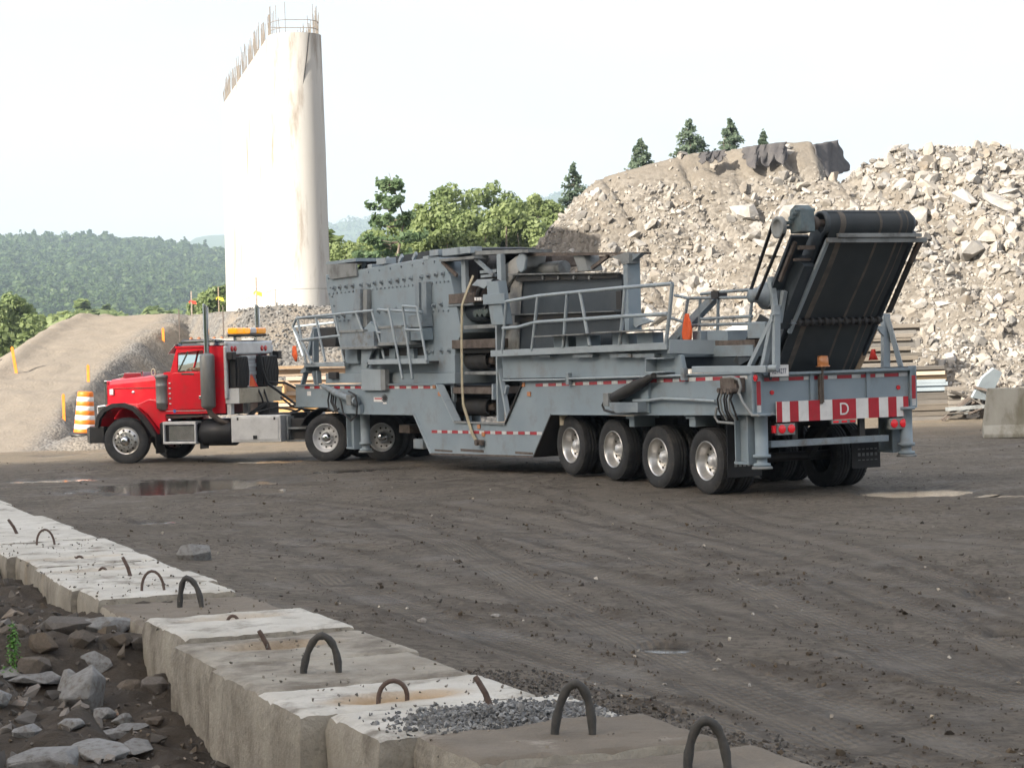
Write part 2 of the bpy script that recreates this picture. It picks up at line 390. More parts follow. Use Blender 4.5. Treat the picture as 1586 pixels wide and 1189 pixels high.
# ================================================================== THE SETTING
ROWD = np.array([.376, -.927]); ROWN = np.array([.927, .376])        # along / across the row of concrete blocks
def polyline_dist(X, Y, pts, reach=1e9):
    """distance to a polyline, arc position of the nearest point and side (only worked out within reach of it)"""
    best = np.full(X.shape, 1e3); arc = np.zeros(X.shape); sg = np.ones(X.shape)
    P = np.array(pts)
    sel = (X > P[:, 0].min() - reach) & (X < P[:, 0].max() + reach) & (Y > P[:, 1].min() - reach) & (Y < P[:, 1].max() + reach)
    if not sel.any(): return best, arc, sg
    x, y = X[sel], Y[sel]; B = np.full(x.shape, 1e3); A = np.zeros(x.shape); S_ = np.ones(x.shape); acc = 0
    for (ax, ay), (bx, by) in zip(pts[:-1], pts[1:]):
        dx, dy = bx - ax, by - ay; L2 = dx * dx + dy * dy; Ls = math.sqrt(L2)
        if reach < 1e8: near = np.where((x > min(ax, bx) - reach) & (x < max(ax, bx) + reach) & (y > min(ay, by) - reach) & (y < max(ay, by) + reach))[0]
        else: near = np.arange(len(x))
        if len(near):
            xx, yy = x[near], y[near]
            t = np.clip(((xx - ax) * dx + (yy - ay) * dy) / L2, 0, 1)
            d = np.hypot(xx - ax - t * dx, yy - ay - t * dy); m_ = d < B[near]; q = near[m_]
            B[q] = d[m_]; A[q] = acc + t[m_] * Ls; S_[q] = np.where((xx[m_] - ax) * dy - (yy[m_] - ay) * dx > 0, 1, -1)
        acc += Ls
    best[sel] = B; arc[sel] = A; sg[sel] = S_
    return best, arc, sg
def smooth_line(px):
    P = np.array([gnd(*p)[:2] for p in px]); out = []
    for i in range(len(P) - 1):
        p0, p1, p2, p3 = P[max(i - 1, 0)], P[i], P[i + 1], P[min(i + 2, len(P) - 1)]
        for k in range(5):
            t = k / 5
            out.append(.5 * ((2 * p1) + (p2 - p0) * t + (2 * p0 - 5 * p1 + 4 * p2 - p3) * t * t + (-p0 + 3 * p1 - 3 * p2 + p3) * t ** 3))
    out.append(P[-1]); return [tuple(p) for p in out]
TRACKS = [smooth_line(t) for t in (
    [(500, 905), (560, 945), (700, 1010), (900, 1085), (1120, 1155), (1300, 1240)],
    [(430, 850), (560, 880), (760, 940), (1000, 1020), (1250, 1100), (1500, 1200)],
    [(520, 815), (700, 850), (900, 890), (1150, 960), (1400, 1040), (1620, 1110)],
    [(840, 750), (900, 800), (1010, 850), (1180, 920), (1400, 1000), (1620, 1060)],
    [(1040, 775), (1150, 810), (1300, 850), (1450, 890), (1620, 925)],
    [(1120, 790), (1250, 812), (1400, 830), (1620, 850)],
    [(330, 765), (480, 775), (640, 795), (800, 840), (950, 900), (1100, 985)],
    [(620, 745), (800, 757), (900, 775), (1000, 805), (1200, 880)],
    [(60, 742), (300, 748), (500, 752), (700, 745)],
    [(1250, 905), (1400, 945), (1620, 985)],
    [(540, 925), (720, 992), (940, 1062), (1180, 1128), (1400, 1215)],
    [(470, 862), (640, 900), (860, 965), (1100, 1050), (1350, 1140)],
    [(560, 818), (760, 855), (980, 905), (1240, 975), (1600, 1075)],
    [(700, 800), (900, 850), (1120, 890), (1360, 905), (1620, 900)],
    [(380, 800), (560, 815), (760, 830), (1000, 835), (1250, 870), (1620, 960)],
    [(1080, 780), (1200, 822), (1340, 862), (1620, 950)],
    [(590, 800), (700, 850), (840, 930), (1040, 1040), (1300, 1190)],
    [(700, 775), (820, 800), (1000, 850), (1220, 940), (1500, 1060)],
    [(860, 790), (1040, 830), (1260, 890), (1450, 960), (1620, 1040)])]
PUDDLES = [(-6.3, 42.2, 2.3, 3.1), (6.25, 34.6, 1.15, 1.3), (7.6, 33.6, 1.0, .8), (4.35, 20.5, .33, .35), (3.95, 17.8, .22, .3),
           (-5.0, 30.6, .35, .6), (-2.75, 44.8, 1.2, 1.0), (-5.1, 50.2, 1.7, 1.0), (-9.4, 45.6, 1.2, 1.2), (9.4, 29.6, .7, .5), (-11.6, 57.2, .9, 1.4), (1.1, 17.0, .3, .35)]
BANK = [tuple(gnd(*q, .55)[:2]) for q in ((-200, 945), (0, 1035), (130, 1098), (240, 1190), (400, 1400))]
def yard_base(X, Y):
    z = .09 * fbm(X / 9, Y / 9, 3, 3) + .02 * fbm(X / 3, Y / 3, 2, 8)
    t = X * ROWD[0] + Y * ROWD[1]; w = X * ROWN[0] + Y * ROWN[1]
    near = sstep(-34, -30, t) * (Y < 60)
    z = z * (1 - .5 * np.exp(-np.abs(w - 4.2) / 1.5) * near)
    z = z + near * np.where(w > 3.9, .33 * np.exp(-np.clip(w - 4.5, 0, 99) / 2.2), 0)
    low = np.interp(t, [-34, -24, -20, -17.4, -16.6, -15.1, -14.7, -13.3, -11, -8], [.4, .45, .42, .40, .50, .49, .26, .14, .0, -.1])
    z = np.where((w <= 3.9) & (Y < 60) & (t > -34), low + .09 * fbm(X * 1.6, Y * 1.6, 4, 21) + .04 * fbm(X * 6, Y * 6, 3, 25), z)
    db = polyline_dist(X, Y, BANK)[0]
    sx = BANK
    # side of the bank line: nearer to the camera / further left is the top of the bank
    cx = np.interp(Y, [p[1] for p in sx[::-1]], [p[0] for p in sx[::-1]])
    sd = np.where(X < cx, db, -db)
    z = np.where((w <= 3.6) & (Y < 22), np.maximum(z, .52 * sstep(-.5, .12, sd) + .09 * fbm(X * 2, Y * 2, 3, 31) - .2 * (1 - sstep(-.5, .12, sd))), z)
    a = TR.O + TR.F * 4.5; b = TR.O + TR.F * 3.0
    z = z + .10 * np.exp(-(((X - a[0]) ** 2 + (Y - a[1]) ** 2) / 4.0))
    for fr, xs_ in ((TR, (0, 1.5, 3.0, 4.5)), (TK, (-.14, -5.2, -6.6))):
        for x_ in xs_:
            c = fr.O + fr.F * x_
            wgt = np.exp(-(((X - c[0]) ** 2 + (Y - c[1]) ** 2) / 5.0))
            tgt = {0: -.02, 1.5: .0, 3.0: .08, 4.5: .11}.get(x_, .0) if fr is TR else .01
            z = z * (1 - wgt) + tgt * wgt
    return z
def ground_z(X, Y, detail=True):
    z = yard_base(X, Y)
    inside = (np.abs(X) < 26) & (Y < 66)
    w = X * ROWN[0] + Y * ROWN[1]; t = X * ROWD[0] + Y * ROWD[1]
    left = (w <= 3.9) & (t > -34)
    WOB, GAP = fbm(X / .8, Y / .8, 2, 40), fbm(X / 2.5, Y / 2.5, 2, 140)
    trk = np.zeros(X.shape); ber = np.zeros(X.shape); tread = np.zeros(X.shape)
    for i, L in enumerate(TRACKS):
        d, a, _ = polyline_dist(X, Y, L, 1.2)
        if not (d < 10).any(): continue
        for off in ((0,) if i in (0, 9) else (0, )):
            wd = .15 + .05 * (i % 3)
            dd = d + .05 * WOB + .6 * wd * (GAP > .28)
            trk = np.maximum(trk, np.exp(-(dd / wd) ** 4))
            ber = np.maximum(ber, np.exp(-((dd - wd * 1.5) / .09) ** 2))
    trk *= ~left; ber *= ~left; tread *= ~left
    fade = np.clip(1.25 - Y / 75, .3, 1)
    pud = np.zeros(X.shape)
    for (cx, cy, rx, ry) in PUDDLES:
        r = np.hypot((X - cx) / rx, (Y - cy) / ry) + .35 * fbm(X / .7, Y / .7, 3, 61)
        pud = np.maximum(pud, 1 - sstep(.35, 1.15, r))
    clod = np.clip(fbm(X * 2.3, Y * 2.3, 4, 50, .6) + .15, 0, 1) ** 1.3
    patch = sstep(-.15, .35, fbm(X / 2.2, Y / 2.2, 3, 55))
    amp = (1 - .9 * trk) * (1 - pud)
    t2 = X * .33 + Y * -.944; w2 = X * .944 + Y * .33
    streak = np.clip(fbm(w2 * 2.6 + .5 * fbm(X / 4, Y / 4, 2, 58), t2 * .22, 4, 57, .6) + .1, -.3, 1) + .5 * np.clip(fbm(w2 * 7, t2 * .5, 3, 59, .6), 0, 1)
    z = z + inside * ((clod * .042 * (.2 + .8 * patch) + ber * (.004 + .016 * clod) + .006 * streak) * amp * fade - .010 * trk - .115 * pud)
    z = z + inside * (.015 + .022 * patch) * np.clip(fbm(X * 7, Y * 7, 4, 70, .7), -.25, 1) * amp
    ab = np.abs(fbm(X * 1.3, Y * 1.3, 3, 90))
    z = np.where(left & inside, z + .10 * np.clip(fbm(X * 4, Y * 4, 4, 93, .6), -.2, 1) * (Y < 40), z)
    return z, trk, pud, np.clip(clod * patch * amp + .6 * ber, 0, 1), left
def track_uv(X, Y):
    tu, tv = np.zeros(X.shape), np.zeros(X.shape)
    for i, L in enumerate(TRACKS):
        d, a, sg = polyline_dist(X, Y, L, 1.2); wd = .15 + .05 * (i % 3)
        m_ = d < wd * 1.6
        tu = np.where(m_, d * sg, tu); tv = np.where(m_, a + i * 7.3, tv)
    return tu, tv
def steps(segs):
    out = []
    for a, b, fn in segs:
        x = a
        while x < b: out.append(x); x += fn(x)
    return out
xs = np.array([-6000, -3000, -1500, -700, -350, -180, -100, -60, -40, -28, -22] + list(np.arange(-18, 19.01, .055)) + [21, 26, 34, 48, 70, 120, 250, 600, 1500, 3000, 6000])
ys = np.array([-600, -300, -120, -50, -20, -5, 2, 5] + steps([(7, 66, lambda y: min(max(y * y * .00014, .03), .2))]) + [67, 70, 76, 85, 100, 130, 200, 350, 700, 1500, 3000, 6000, 9000])
GX, GY = np.meshgrid(xs, ys)
GZ, TRK, PUD, CLOD, LEFT = ground_z(GX, GY)
TU, TV = track_uv(GX, GY)
sunlit_tan = sstep(49, 55, GY + 2.0 * fbm(GX / 4, GY / 4, 3, 99) - .12 * GX)  # tan of the sunlit strip, painted in from the shade edge on
def ground_mat():
    m = bpy.data.materials.new('churned_mud'); m.use_nodes = True
    nt = m.node_tree; nt.nodes.clear(); L = nt.links.new
    out = N(nt, 'ShaderNodeOutputMaterial'); b = N(nt, 'ShaderNodeBsdfPrincipled'); L(b.outputs[0], out.inputs[0])
    g = N(nt, 'ShaderNodeNewGeometry')
    def noise(sc, det=6, ro=.6):
        n = N(nt, 'ShaderNodeTexNoise', Scale=sc, Detail=det, Roughness=ro); L(g.outputs['Position'], n.inputs['Vector']); return n.outputs['Fac']
    def attr(nm): a = N(nt, 'ShaderNodeAttribute'); a.attribute_name = nm; return a.outputs['Fac']
    def mr(src, a, b_, c=0, d=1):
        n = N(nt, 'ShaderNodeMapRange'); n.inputs['From Min'].default_value = a; n.inputs['From Max'].default_value = b_
        n.inputs['To Min'].default_value = c; n.inputs['To Max'].default_value = d; L(src, n.inputs['Value']); return n.outputs[0]
    def mix(f, A, B):
        n = N(nt, 'ShaderNodeMix', data_type='RGBA'); L(f, n.inputs['Factor'])
        for k, v in (('A', A), ('B', B)):
            if isinstance(v, tuple): n.inputs[k].default_value = rgba(v)
            else: L(v, n.inputs[k])
        return n.outputs['Result']
    def mul(a, v):
        n = N(nt, 'ShaderNodeMath', operation='MULTIPLY'); L(a, n.inputs[0])
        if isinstance(v, float): n.inputs[1].default_value = v
        else: L(v, n.inputs[1])
        return n.outputs[0]
    c = mix(mr(noise(.5), .35, .65), (.19, .161, .123), (.285, .246, .194))
    c = mix(mr(noise(9, 9, .78), .44, .62), c, (.105, .086, .064))
    c = mix(mr(noise(48, 5, .8), .56, .68, 0, .7), c, (.27, .238, .195))
    c = mix(mr(noise(.22, 6, .7), .5, .66, 0, .55), c, (.24, .208, .165))
    c = mix(mr(noise(.35, 5), .58, .7, 0, .5), c, (.185, .148, .103))
    c = mix(mul(attr('track'), .5), c, (.255, .222, .178))
    c = mix(mul(attr('clod'), .7), c, (.085, .068, .052))
    c = mix(mr(noise(1.7, 9, .74), .53, .60, 0, .5), c, (.105, .086, .066))
    c = mix(mr(noise(2.6, 8, .72), .57, .66, 0, .5), c, (.28, .25, .205))
    c = mix(mul(attr('side'), .85), c, mix(mr(noise(3.1, 8, .7), .35, .65), (.058, .045, .034), (.112, .09, .069)))
    c = mix(attr('sunlit_tan'), c, mix(mr(noise(.8, 8, .65), .35, .65), (.27, .215, .15), (.20, .165, .12)))
    wet = mr(noise(.9, 5), .5, .66)
    c = mix(mul(attr('puddle'), .85), c, (.062, .056, .048))
    L(c, b.inputs['Base Color'])
    ro = N(nt, 'ShaderNodeMath', operation='MULTIPLY_ADD'); L(wet, ro.inputs[0]); ro.inputs[1].default_value = -.28; ro.inputs[2].default_value = .86
    r2 = N(nt, 'ShaderNodeMath', operation='MULTIPLY_ADD'); L(attr('puddle'), r2.inputs[0]); r2.inputs[1].default_value = -.55; L(ro.outputs[0], r2.inputs[2])
    L(r2.outputs[0], b.inputs['Roughness'])
    b1 = N(nt, 'ShaderNodeBump'); b1.inputs['Strength'].default_value = 1.0; b1.inputs['Distance'].default_value = .13; L(noise(11, 8, .75), b1.inputs['Height'])
    b2 = N(nt, 'ShaderNodeBump'); b2.inputs['Strength'].default_value = .8; b2.inputs['Distance'].default_value = .03; L(noise(42, 6, .75), b2.inputs['Height']); L(b1.outputs[0], b2.inputs['Normal'])
    # tyre tread prints: ribs along and lugs across each track
    def math_(op, a, b_=None):
        n = N(nt, 'ShaderNodeMath', operation=op)
        for k_, v_ in enumerate((a, b_)):
            if v_ is None: continue
            if isinstance(v_, (int, float)): n.inputs[k_].default_value = v_
            else: L(v_, n.inputs[k_])
        return n.outputs[0]
    lug = math_('SINE', math_('ADD', math_('MULTIPLY', attr('tv'), 46.0), math_('MULTIPLY', math_('ABSOLUTE', attr('tu')), 40.0)))
    rib = math_('SINE', math_('MULTIPLY', attr('tu'), 95.0))
    pat = math_('MULTIPLY', math_('ADD', math_('MULTIPLY', lug, .6), math_('MULTIPLY', rib, .5)), math_('MULTIPLY', attr('track'), mr(noise(.8, 3), .36, .5)))
    b3 = N(nt, 'ShaderNodeBump'); b3.inputs['Strength'].default_value = .9; b3.inputs['Distance'].default_value = .035; L(pat, b3.inputs['Height']); L(b2.outputs[0], b3.inputs['Normal'])
    L(b3.outputs[0], b.inputs['Normal'])
    return m
M['mud'] = ground_mat()
struct(grid_mesh('yard_ground', xs, ys, GZ, M['mud'], attrs={'track': TRK.ravel(), 'puddle': PUD.ravel(), 'clod': CLOD.ravel(), 'side': (LEFT & (GY < 60)).astype(float).ravel(), 'sunlit_tan': sunlit_tan.ravel(), 'tu': TU.ravel(), 'tv': TV.ravel()}))
def gz(x, y): return float(ground_z(np.array([[float(x)]]), np.array([[float(y)]]))[0][0, 0])
def hit(px, py):
    d = ray(px, py); t = np.linspace(6, 60, 1600); X, Y, Z = d[0] * t, d[1] * t, CAMH + d[2] * t
    g = ground_z(X[None], Y[None])[0][0]; k = np.argmax(Z < g); return np.array([X[k], Y[k], g[k]])
M['water'] = mat('muddy_water', (.045, .038, .03), rough=.05, bump=.35, bscale=7, bdist=.012, coords='World', coat=.3)
for k, (cx, cy, rx, ry) in enumerate(PUDDLES):
    zc = float(yard_base(np.array([[cx]]), np.array([[cy]]))[0, 0])
    b = MB(); n = 36
    rim_ = [(cx + rx * 1.1 * math.cos(2 * math.pi * i / n), cy + ry * 1.1 * math.sin(2 * math.pi * i / n), zc - .05) for i in range(n)]
    b.add(rim_, [tuple(range(n))]); struct(b.build('puddle_water', M['water']))

# ---- unseen wooded hill behind left, added and shaped to set the yard's shade edge
p_ax, q_ax = np.array([.684, -.73]), np.array([.73, .684])
hp, hq = np.linspace(-330, 420, 150), np.linspace(-520, -60, 90)
HP, HQ = np.meshgrid(hp, hq)
tanE = math.tan(SUN_EL)
ridge = np.interp(HP, [-330, -240, -110, -62, -48, -34, -5, 120, 260, 420], [0, 40, 110, (300 + -4) * tanE, (300 + 26) * tanE, (300 + 54) * tanE, 186, 180, 120, 0])
prof_q = np.interp(HQ, [-520, -380, -300, -200, -90, -60], [.2, .85, 1, .62, .05, 0])
HZ = ridge * prof_q - 1 + (1.6 * fbm(HP / 7, HQ / 7, 3, 5) + .9 * fbm(HP / 2.5, HQ / 2.5, 2, 6)) * (prof_q > .05)
HXw = HP * p_ax[0] + HQ * q_ax[0]; HYw = HP * p_ax[1] + HQ * q_ax[1]
i = np.arange(149)[None, :] + np.arange(89)[:, None] * 150
M['hillside'] = mat('wooded_hillside', (.03, .055, .02), (.06, .09, .032), scale=.4, rough=.9, coords='World', bump=.5, bscale=.8, bdist=.8)
struct(np_mesh('offscreen_shade_hill', np.stack([HXw.ravel(), HYw.ravel(), HZ.ravel()], 1), np.stack([i, i + 1, i + 151, i + 150], -1).reshape(-1, 4), M['hillside'], smooth=True))

# ---- gravel ramp and plateau round the pier
def plateau_z(X, Y):
    yc = np.interp(X, [-12.6, -11.5, -10.2, -8.6, -2, 1, 3], [86, 82, 78, 74, 74.5, 77, 82])
    top = np.interp(X, [-30, -5, -2, 2, 6], [3.95, 3.9, 3.6, 2.6, 1.0])
    pl = top - np.clip(yc - Y, 0, 99) * .70
    rz = np.interp(Y, [57, 60, 66, 70.5, 73, 78, 85, 140], [-.4, .05, 1.25, 2.02, 2.45, 3.25, 3.98, 3.98])
    edge = np.interp(Y, [57, 60, 62, 65, 68, 72, 78, 85, 90], [-12.6, -12.6, -12.7, -13.0, -13.0, -12.75, -12.2, -12.4, -12.6]) + .25 * fbm(X / 2, Y / 2, 2, 15)
    side = np.clip(X - edge, 0, 99)
    rp = rz - side * .95
    edl = np.interp(Y, [57, 62, 70, 85], [-19, -17.2, -16.5, -16.6])
    rp = rp - np.clip(edl - X, 0, 99) * .55 + .16 * np.exp(-((X - edl - .3) / .35) ** 2) * sstep(66, 72, Y)
    z = np.maximum(np.where(X > -13.5, pl, -5), rp)
    tr = (np.abs(fbm((X + 14.4) * 1.4, Y * .12, 2, 19)))
    z = np.maximum(z, .42 - .35 * np.hypot((X + 11.55), (Y - 60.7) * .8) ** 2)
    return z + .10 * fbm(X / 2, Y / 2, 4, 12) + .05 * fbm(X * 2.5, Y * 2.5, 3, 13) + .02 * tr
px_, py_ = np.arange(-30, 8.01, .16), np.concatenate([np.arange(56, 90, .16), np.arange(90, 126, 1.5)])
PX, PY = np.meshgrid(px_, py_)
PZ = np.minimum(plateau_z(PX, PY), 99) - 3.0 * sstep(2.0, 8, PX)
def gravel_mat(name, c1, c2, c3, sc=7.0, amt=.9):
    m = bpy.data.materials.new(name); m.use_nodes = True
    nt = m.node_tree; nt.nodes.clear(); L = nt.links.new
    out = N(nt, 'ShaderNodeOutputMaterial'); b = N(nt, 'ShaderNodeBsdfPrincipled'); L(b.outputs[0], out.inputs[0]); b.inputs['Roughness'].default_value = .9
    g = N(nt, 'ShaderNodeNewGeometry')
    vo = N(nt, 'ShaderNodeTexVoronoi', Scale=sc); L(g.outputs['Position'], vo.inputs['Vector'])
    se = N(nt, 'ShaderNodeSeparateColor'); L(vo.outputs['Color'], se.inputs[0])
    m1 = N(nt, 'ShaderNodeMix', data_type='RGBA'); m1.inputs['A'].default_value = rgba(c1); m1.inputs['B'].default_value = rgba(c2); L(se.outputs[0], m1.inputs['Factor'])
    no = N(nt, 'ShaderNodeTexNoise', Scale=.5, Detail=6); L(g.outputs['Position'], no.inputs['Vector'])
    mr = N(nt, 'ShaderNodeMapRange'); mr.inputs['From Min'].default_value = .4; mr.inputs['From Max'].default_value = .65; mr.inputs['To Max'].default_value = .7; L(no.outputs['Fac'], mr.inputs['Value'])
    m2 = N(nt, 'ShaderNodeMix', data_type='RGBA'); L(m1.outputs['Result'], m2.inputs['A']); m2.inputs['B'].default_value = rgba(c3)
    a = N(nt, 'ShaderNodeAttribute'); a.attribute_name = 'road'
    mxm = N(nt, 'ShaderNodeMath', operation='MAXIMUM'); L(mr.outputs[0], mxm.inputs[0]); L(a.outputs['Fac'], mxm.inputs[1])
    L(mxm.outputs[0], m2.inputs['Factor']); L(m2.outputs['Result'], b.inputs['Base Color'])
    inv = N(nt, 'ShaderNodeMath', operation='SUBTRACT'); inv.inputs[0].default_value = 1.0; L(a.outputs['Fac'], inv.inputs[1])
    iv2 = N(nt, 'ShaderNodeMath', operation='MULTIPLY_ADD'); L(inv.outputs[0], iv2.inputs[0]); iv2.inputs[1].default_value = amt * .75; iv2.inputs[2].default_value = amt * .06
    bu = N(nt, 'ShaderNodeBump'); bu.invert = True; bu.inputs['Distance'].default_value = .06; L(iv2.outputs[0], bu.inputs['Strength']); L(vo.outputs['Distance'], bu.inputs['Height'])
    n2 = N(nt, 'ShaderNodeTexNoise', Scale=9, Detail=7, Roughness=.7); L(g.outputs['Position'], n2.inputs['Vector'])
    b2 = N(nt, 'ShaderNodeBump'); b2.inputs['Strength'].default_value = .5; b2.inputs['Distance'].default_value = .06; L(n2.outputs['Fac'], b2.inputs['Height']); L(bu.outputs[0], b2.inputs['Normal'])
    L(b2.outputs[0], b.inputs['Normal'])
    return m
M['gravel'] = gravel_mat('grey_gravel', (.072, .069, .065), (.185, .178, .167), (.225, .19, .148), sc=11)
ROADM = (1 - sstep(-13.4, -12.5, PX)) * .85
struct(grid_mesh('gravel_ramp', px_, py_, PZ, M['gravel'], attrs={'road': ROADM.ravel()}))

# ---- embankment and rubble heap on the right
def rubble_z(X, Y):
    E = np.interp(X, [-6, -3, .84, 2.15, 3.07, 3.72, 5.5, 7.3, 10.6, 12.0, 12.5, 13.6, 16, 40], [1.0, 2.6, 6.0, 7.3, 8.45, 8.93, 9.4, 9.76, 10.1, 10.15, 9.3, 7.6, 5, 3])
    w = .9 * fbm(X / 3, Y / 3, 3, 33)
    emb = E - np.clip(88 + .6 * w - Y, 0, 99) * .80
    bench = np.interp(X, [-4, 0, 3, 8, 12], [0, 2.8, 4.4, 5.0, 5.2]) - np.clip(80 + w - Y, 0, 99) * .55
    Hh = np.interp(X, [2, 5, 7.5, 9.36, 10.73, 12, 12.56, 13.5, 14.8, 16, 18.1, 40], [.5, 3.2, 5.2, 6.7, 7.6, 8.1, 8.4, 8.75, 8.85, 8.95, 8.85, 9])
    heap = Hh - np.where(Y < 78, (78 + .7 * w - Y) * .62, (Y - 78) * .35)
    z = np.maximum(np.maximum(emb, heap), np.where(Y < 90, bench, -5))
    z = z + (.28 * fbm(X / 1.8, Y / 1.8, 4, 35) + .16 * fbm(X * 1.3, Y * 1.3, 3, 36)) * np.where((Y > 85.5) & (X < 12), .25, 1.0)
    gul = np.abs(fbm((X + .45 * Y) * .45, Y * .08, 3, 39))
    return np.where(Y > 89.5, E + .05 * fbm(X, Y, 2, 3), z - .35 * (1 - sstep(0, .12, gul)))
rx_, ry_ = np.arange(-8, 27.01, .14), np.concatenate([np.arange(60, 90, .14), np.arange(90, 150, 3)])
RX, RY = np.meshgrid(rx_, ry_)
RZ = rubble_z(RX, RY)
capm = sstep(8.35, 9.2, RZ + .4 * fbm(RX / 1.5, RY / 1.5, 3, 44) - np.where(RX > 13.4, 5, 0) + (RX - 10) * -.06)
M['rubble'] = gravel_mat('rubble_and_sand', (.10, .087, .071), (.24, .22, .192), (.152, .132, .106), sc=6.5, amt=1.0)
struct(grid_mesh('rubble_slope', rx_, ry_, RZ, M['rubble'], attrs={'road': (capm * .8).ravel()}))
def rz_at(x, y): return float(rubble_z(np.array([[x]]), np.array([[y]]))[0, 0])
def pz_at(x, y): return float(plateau_z(np.array([[x]]), np.array([[y]]))[0, 0])

# ---- rocks
def rock_mesh(name, seed, npts=16, flat=.7, matl=None, stretch=1.0):
    r = np.random.default_rng(seed)
    P = r.normal(size=(npts, 3)); P /= np.linalg.norm(P, axis=1)[:, None]
    P *= r.uniform(.72, 1.05, (npts, 1)); P *= np.array([1.15 * stretch, .95, flat])
    bm = bmesh.new()
    for p in P: bm.verts.new(p)
    res = bmesh.ops.convex_hull(bm, input=bm.verts)
    bmesh.ops.delete(bm, geom=[e for e in res['geom_interior'] if isinstance(e, bmesh.types.BMVert)], context='VERTS')
    bmesh.ops.recalc_face_normals(bm, faces=bm.faces)
    bmesh.ops.triangulate(bm, faces=bm.faces)
    me = bpy.data.meshes.new(name); bm.to_mesh(me); bm.free()
    if matl: me.materials.append(matl)
    return me
M['paleRock'] = mat('pale_broken_rock', (.36, .338, .308), (.25, .233, .21), scale=1.8, rough=.9, orand=.22, bump=.4, bscale=4, bdist=.06, dirt=(.31, .235, .155), dscale=1.2, dlo=.58, dhi=.75)
M['paleRockS'] = mat('pale_broken_stones', (.32, .298, .268), (.19, .172, .15), scale=1.0, rough=.9, isl=.38, bump=.3, bscale=5, bdist=.05, coords='World', dirt=(.25, .20, .15), dscale=.7, dlo=.55, dhi=.75)
ROCKS = [rock_mesh('boulder', 100 + k, 14 + k % 6, .55 + .35 * ((k * 37) % 10) / 10, M['paleRock'], .85 + .5 * ((k * 53) % 10) / 10) for k in range(14)]
def tri_data(me):
    V = np.array([v.co[:] for v in me.vertices]); F = np.array([p.vertices[:] for p in me.polygons]); return V, F
RD = [tri_data(m_) for m_ in ROCKS]
def rand_rot(r):
    q = r.normal(size=4); q /= np.linalg.norm(q); w, x, y, z = q
    return np.array([[1 - 2 * (y * y + z * z), 2 * (x * y - w * z), 2 * (x * z + w * y)], [2 * (x * y + w * z), 1 - 2 * (x * x + z * z), 2 * (y * z - w * x)], [2 * (x * z - w * y), 2 * (y * z + w * x), 1 - 2 * (x * x + y * y)]])
def scatter(name, pts, sizes, matl, data=RD, seed=1, sink=.3, label=None, cat=None):
    r = np.random.default_rng(seed); VV, FF, o = [], [], 0
    for p, s_ in zip(pts, sizes):
        V, F = data[r.integers(len(data))]
        W = (V * s_) @ rand_rot(r).T; W = W + np.array(p) + np.array([0, 0, s_ * sink])
        VV.append(W); FF.append(F + o); o += len(V)
    ob = np_mesh(name, np.concatenate(VV), np.concatenate(FF), matl)
    return tag(ob, label, cat, kind='stuff')
n_try = 44000
sx_, sy_ = rng.uniform(-4, 21, n_try), rng.uniform(61, 90, n_try)
keep = (sx_ / sy_ < .245) & (sx_ / sy_ > -.02)
sx_, sy_ = sx_[keep], sy_[keep]
sz_ = rubble_z(sx_[None, :], sy_[None, :])[0]
capk = (sz_ + .4 * fbm(sx_ / 1.5, sy_ / 1.5, 3, 44) + (sx_ - 10) * -.06 > 8.6) & (sx_ < 13.4)
sandy = fbm(sx_ / 2.2, sy_ / 2.2, 3, 47) > .12
prob = np.where(capk, .04, np.where(sandy & (sx_ < 12) & (sy_ > 76), .3, 1.0))
k2 = (rng.random(len(sx_)) < prob) & (sz_ > .1)
sx_, sy_, sz_ = sx_[k2], sy_[k2], sz_[k2]
size = .05 * (1 - rng.random(len(sx_)) * .995) ** (-.47)
fine = (sx_ > 9.5) & (sy_ < 71.5)
size = np.where(fine, np.minimum(size * .9, .26), size)
size = np.clip(size * np.where((sx_ > 8) & (sy_ > 71.5), 1.25, 1.0), .045, np.where(sz_ > 7.3, .34, .66))
size = np.where((sx_ < 8.5) & (sz_ > 4.6), np.minimum(size, np.where(rng.random(len(size)) < .07, .42, .24)), size)
size = np.where(sx_ < 9, np.minimum(size, .42), size)
size = np.where((sx_ > 11.2) & (sx_ < 14.2) & (sy_ > 85.5), .03, size)
big = np.argsort(-size / sy_)[:290]
def boulder_label(x, y, z, s_):
    u = 793 + FPX * x / y
    sz = 'huge' if s_ > .5 else 'large' if s_ > .36 else 'middling' if s_ > .27 else 'small'
    hgt = 'crest' if z > 7.4 else 'upper slope' if z > 5.6 else 'mid slope' if z > 3.6 else 'lower slope' if z > 1.8 else 'foot'
    wh = ('left of the crusher bin' if u < 880 else 'behind the crusher bin' if u < 975 else 'above the front of the rear walkway' if u < 1060 else 'above the orange flag' if u < 1130 else 'left of the conveyor motor' if u < 1210 else
          'behind the conveyor gearbox' if u < 1280 else 'above the conveyor drum' if u < 1350 else 'right above the drum end' if u < 1410 else 'right of the conveyor' if u < 1470 else 'above the timber stacks' if u < 1530 else 'at the right edge of the picture')
    return f"{sz} pale boulder on the rubble's {hgt}, {wh}"
isbig = np.zeros(len(size), bool); isbig[big] = True
for k in np.where(isbig)[0]:
    o = bpy.data.objects.new('boulder', ROCKS[rng.integers(len(ROCKS))]); COL.objects.link(o)
    s_ = size[k]; o.location = (sx_[k], sy_[k], sz_[k] + .18 * s_)
    o.scale = (s_, s_ * rng.uniform(.8, 1.1), s_ * rng.uniform(.75, 1.0)); o.rotation_euler = (rng.uniform(-.7, .7), rng.uniform(-.7, .7), rng.uniform(0, 6.28))
    tag(o, boulder_label(sx_[k], sy_[k], sz_[k], s_), 'rock', 'boulders on the rubble slope')
sm = ~isbig
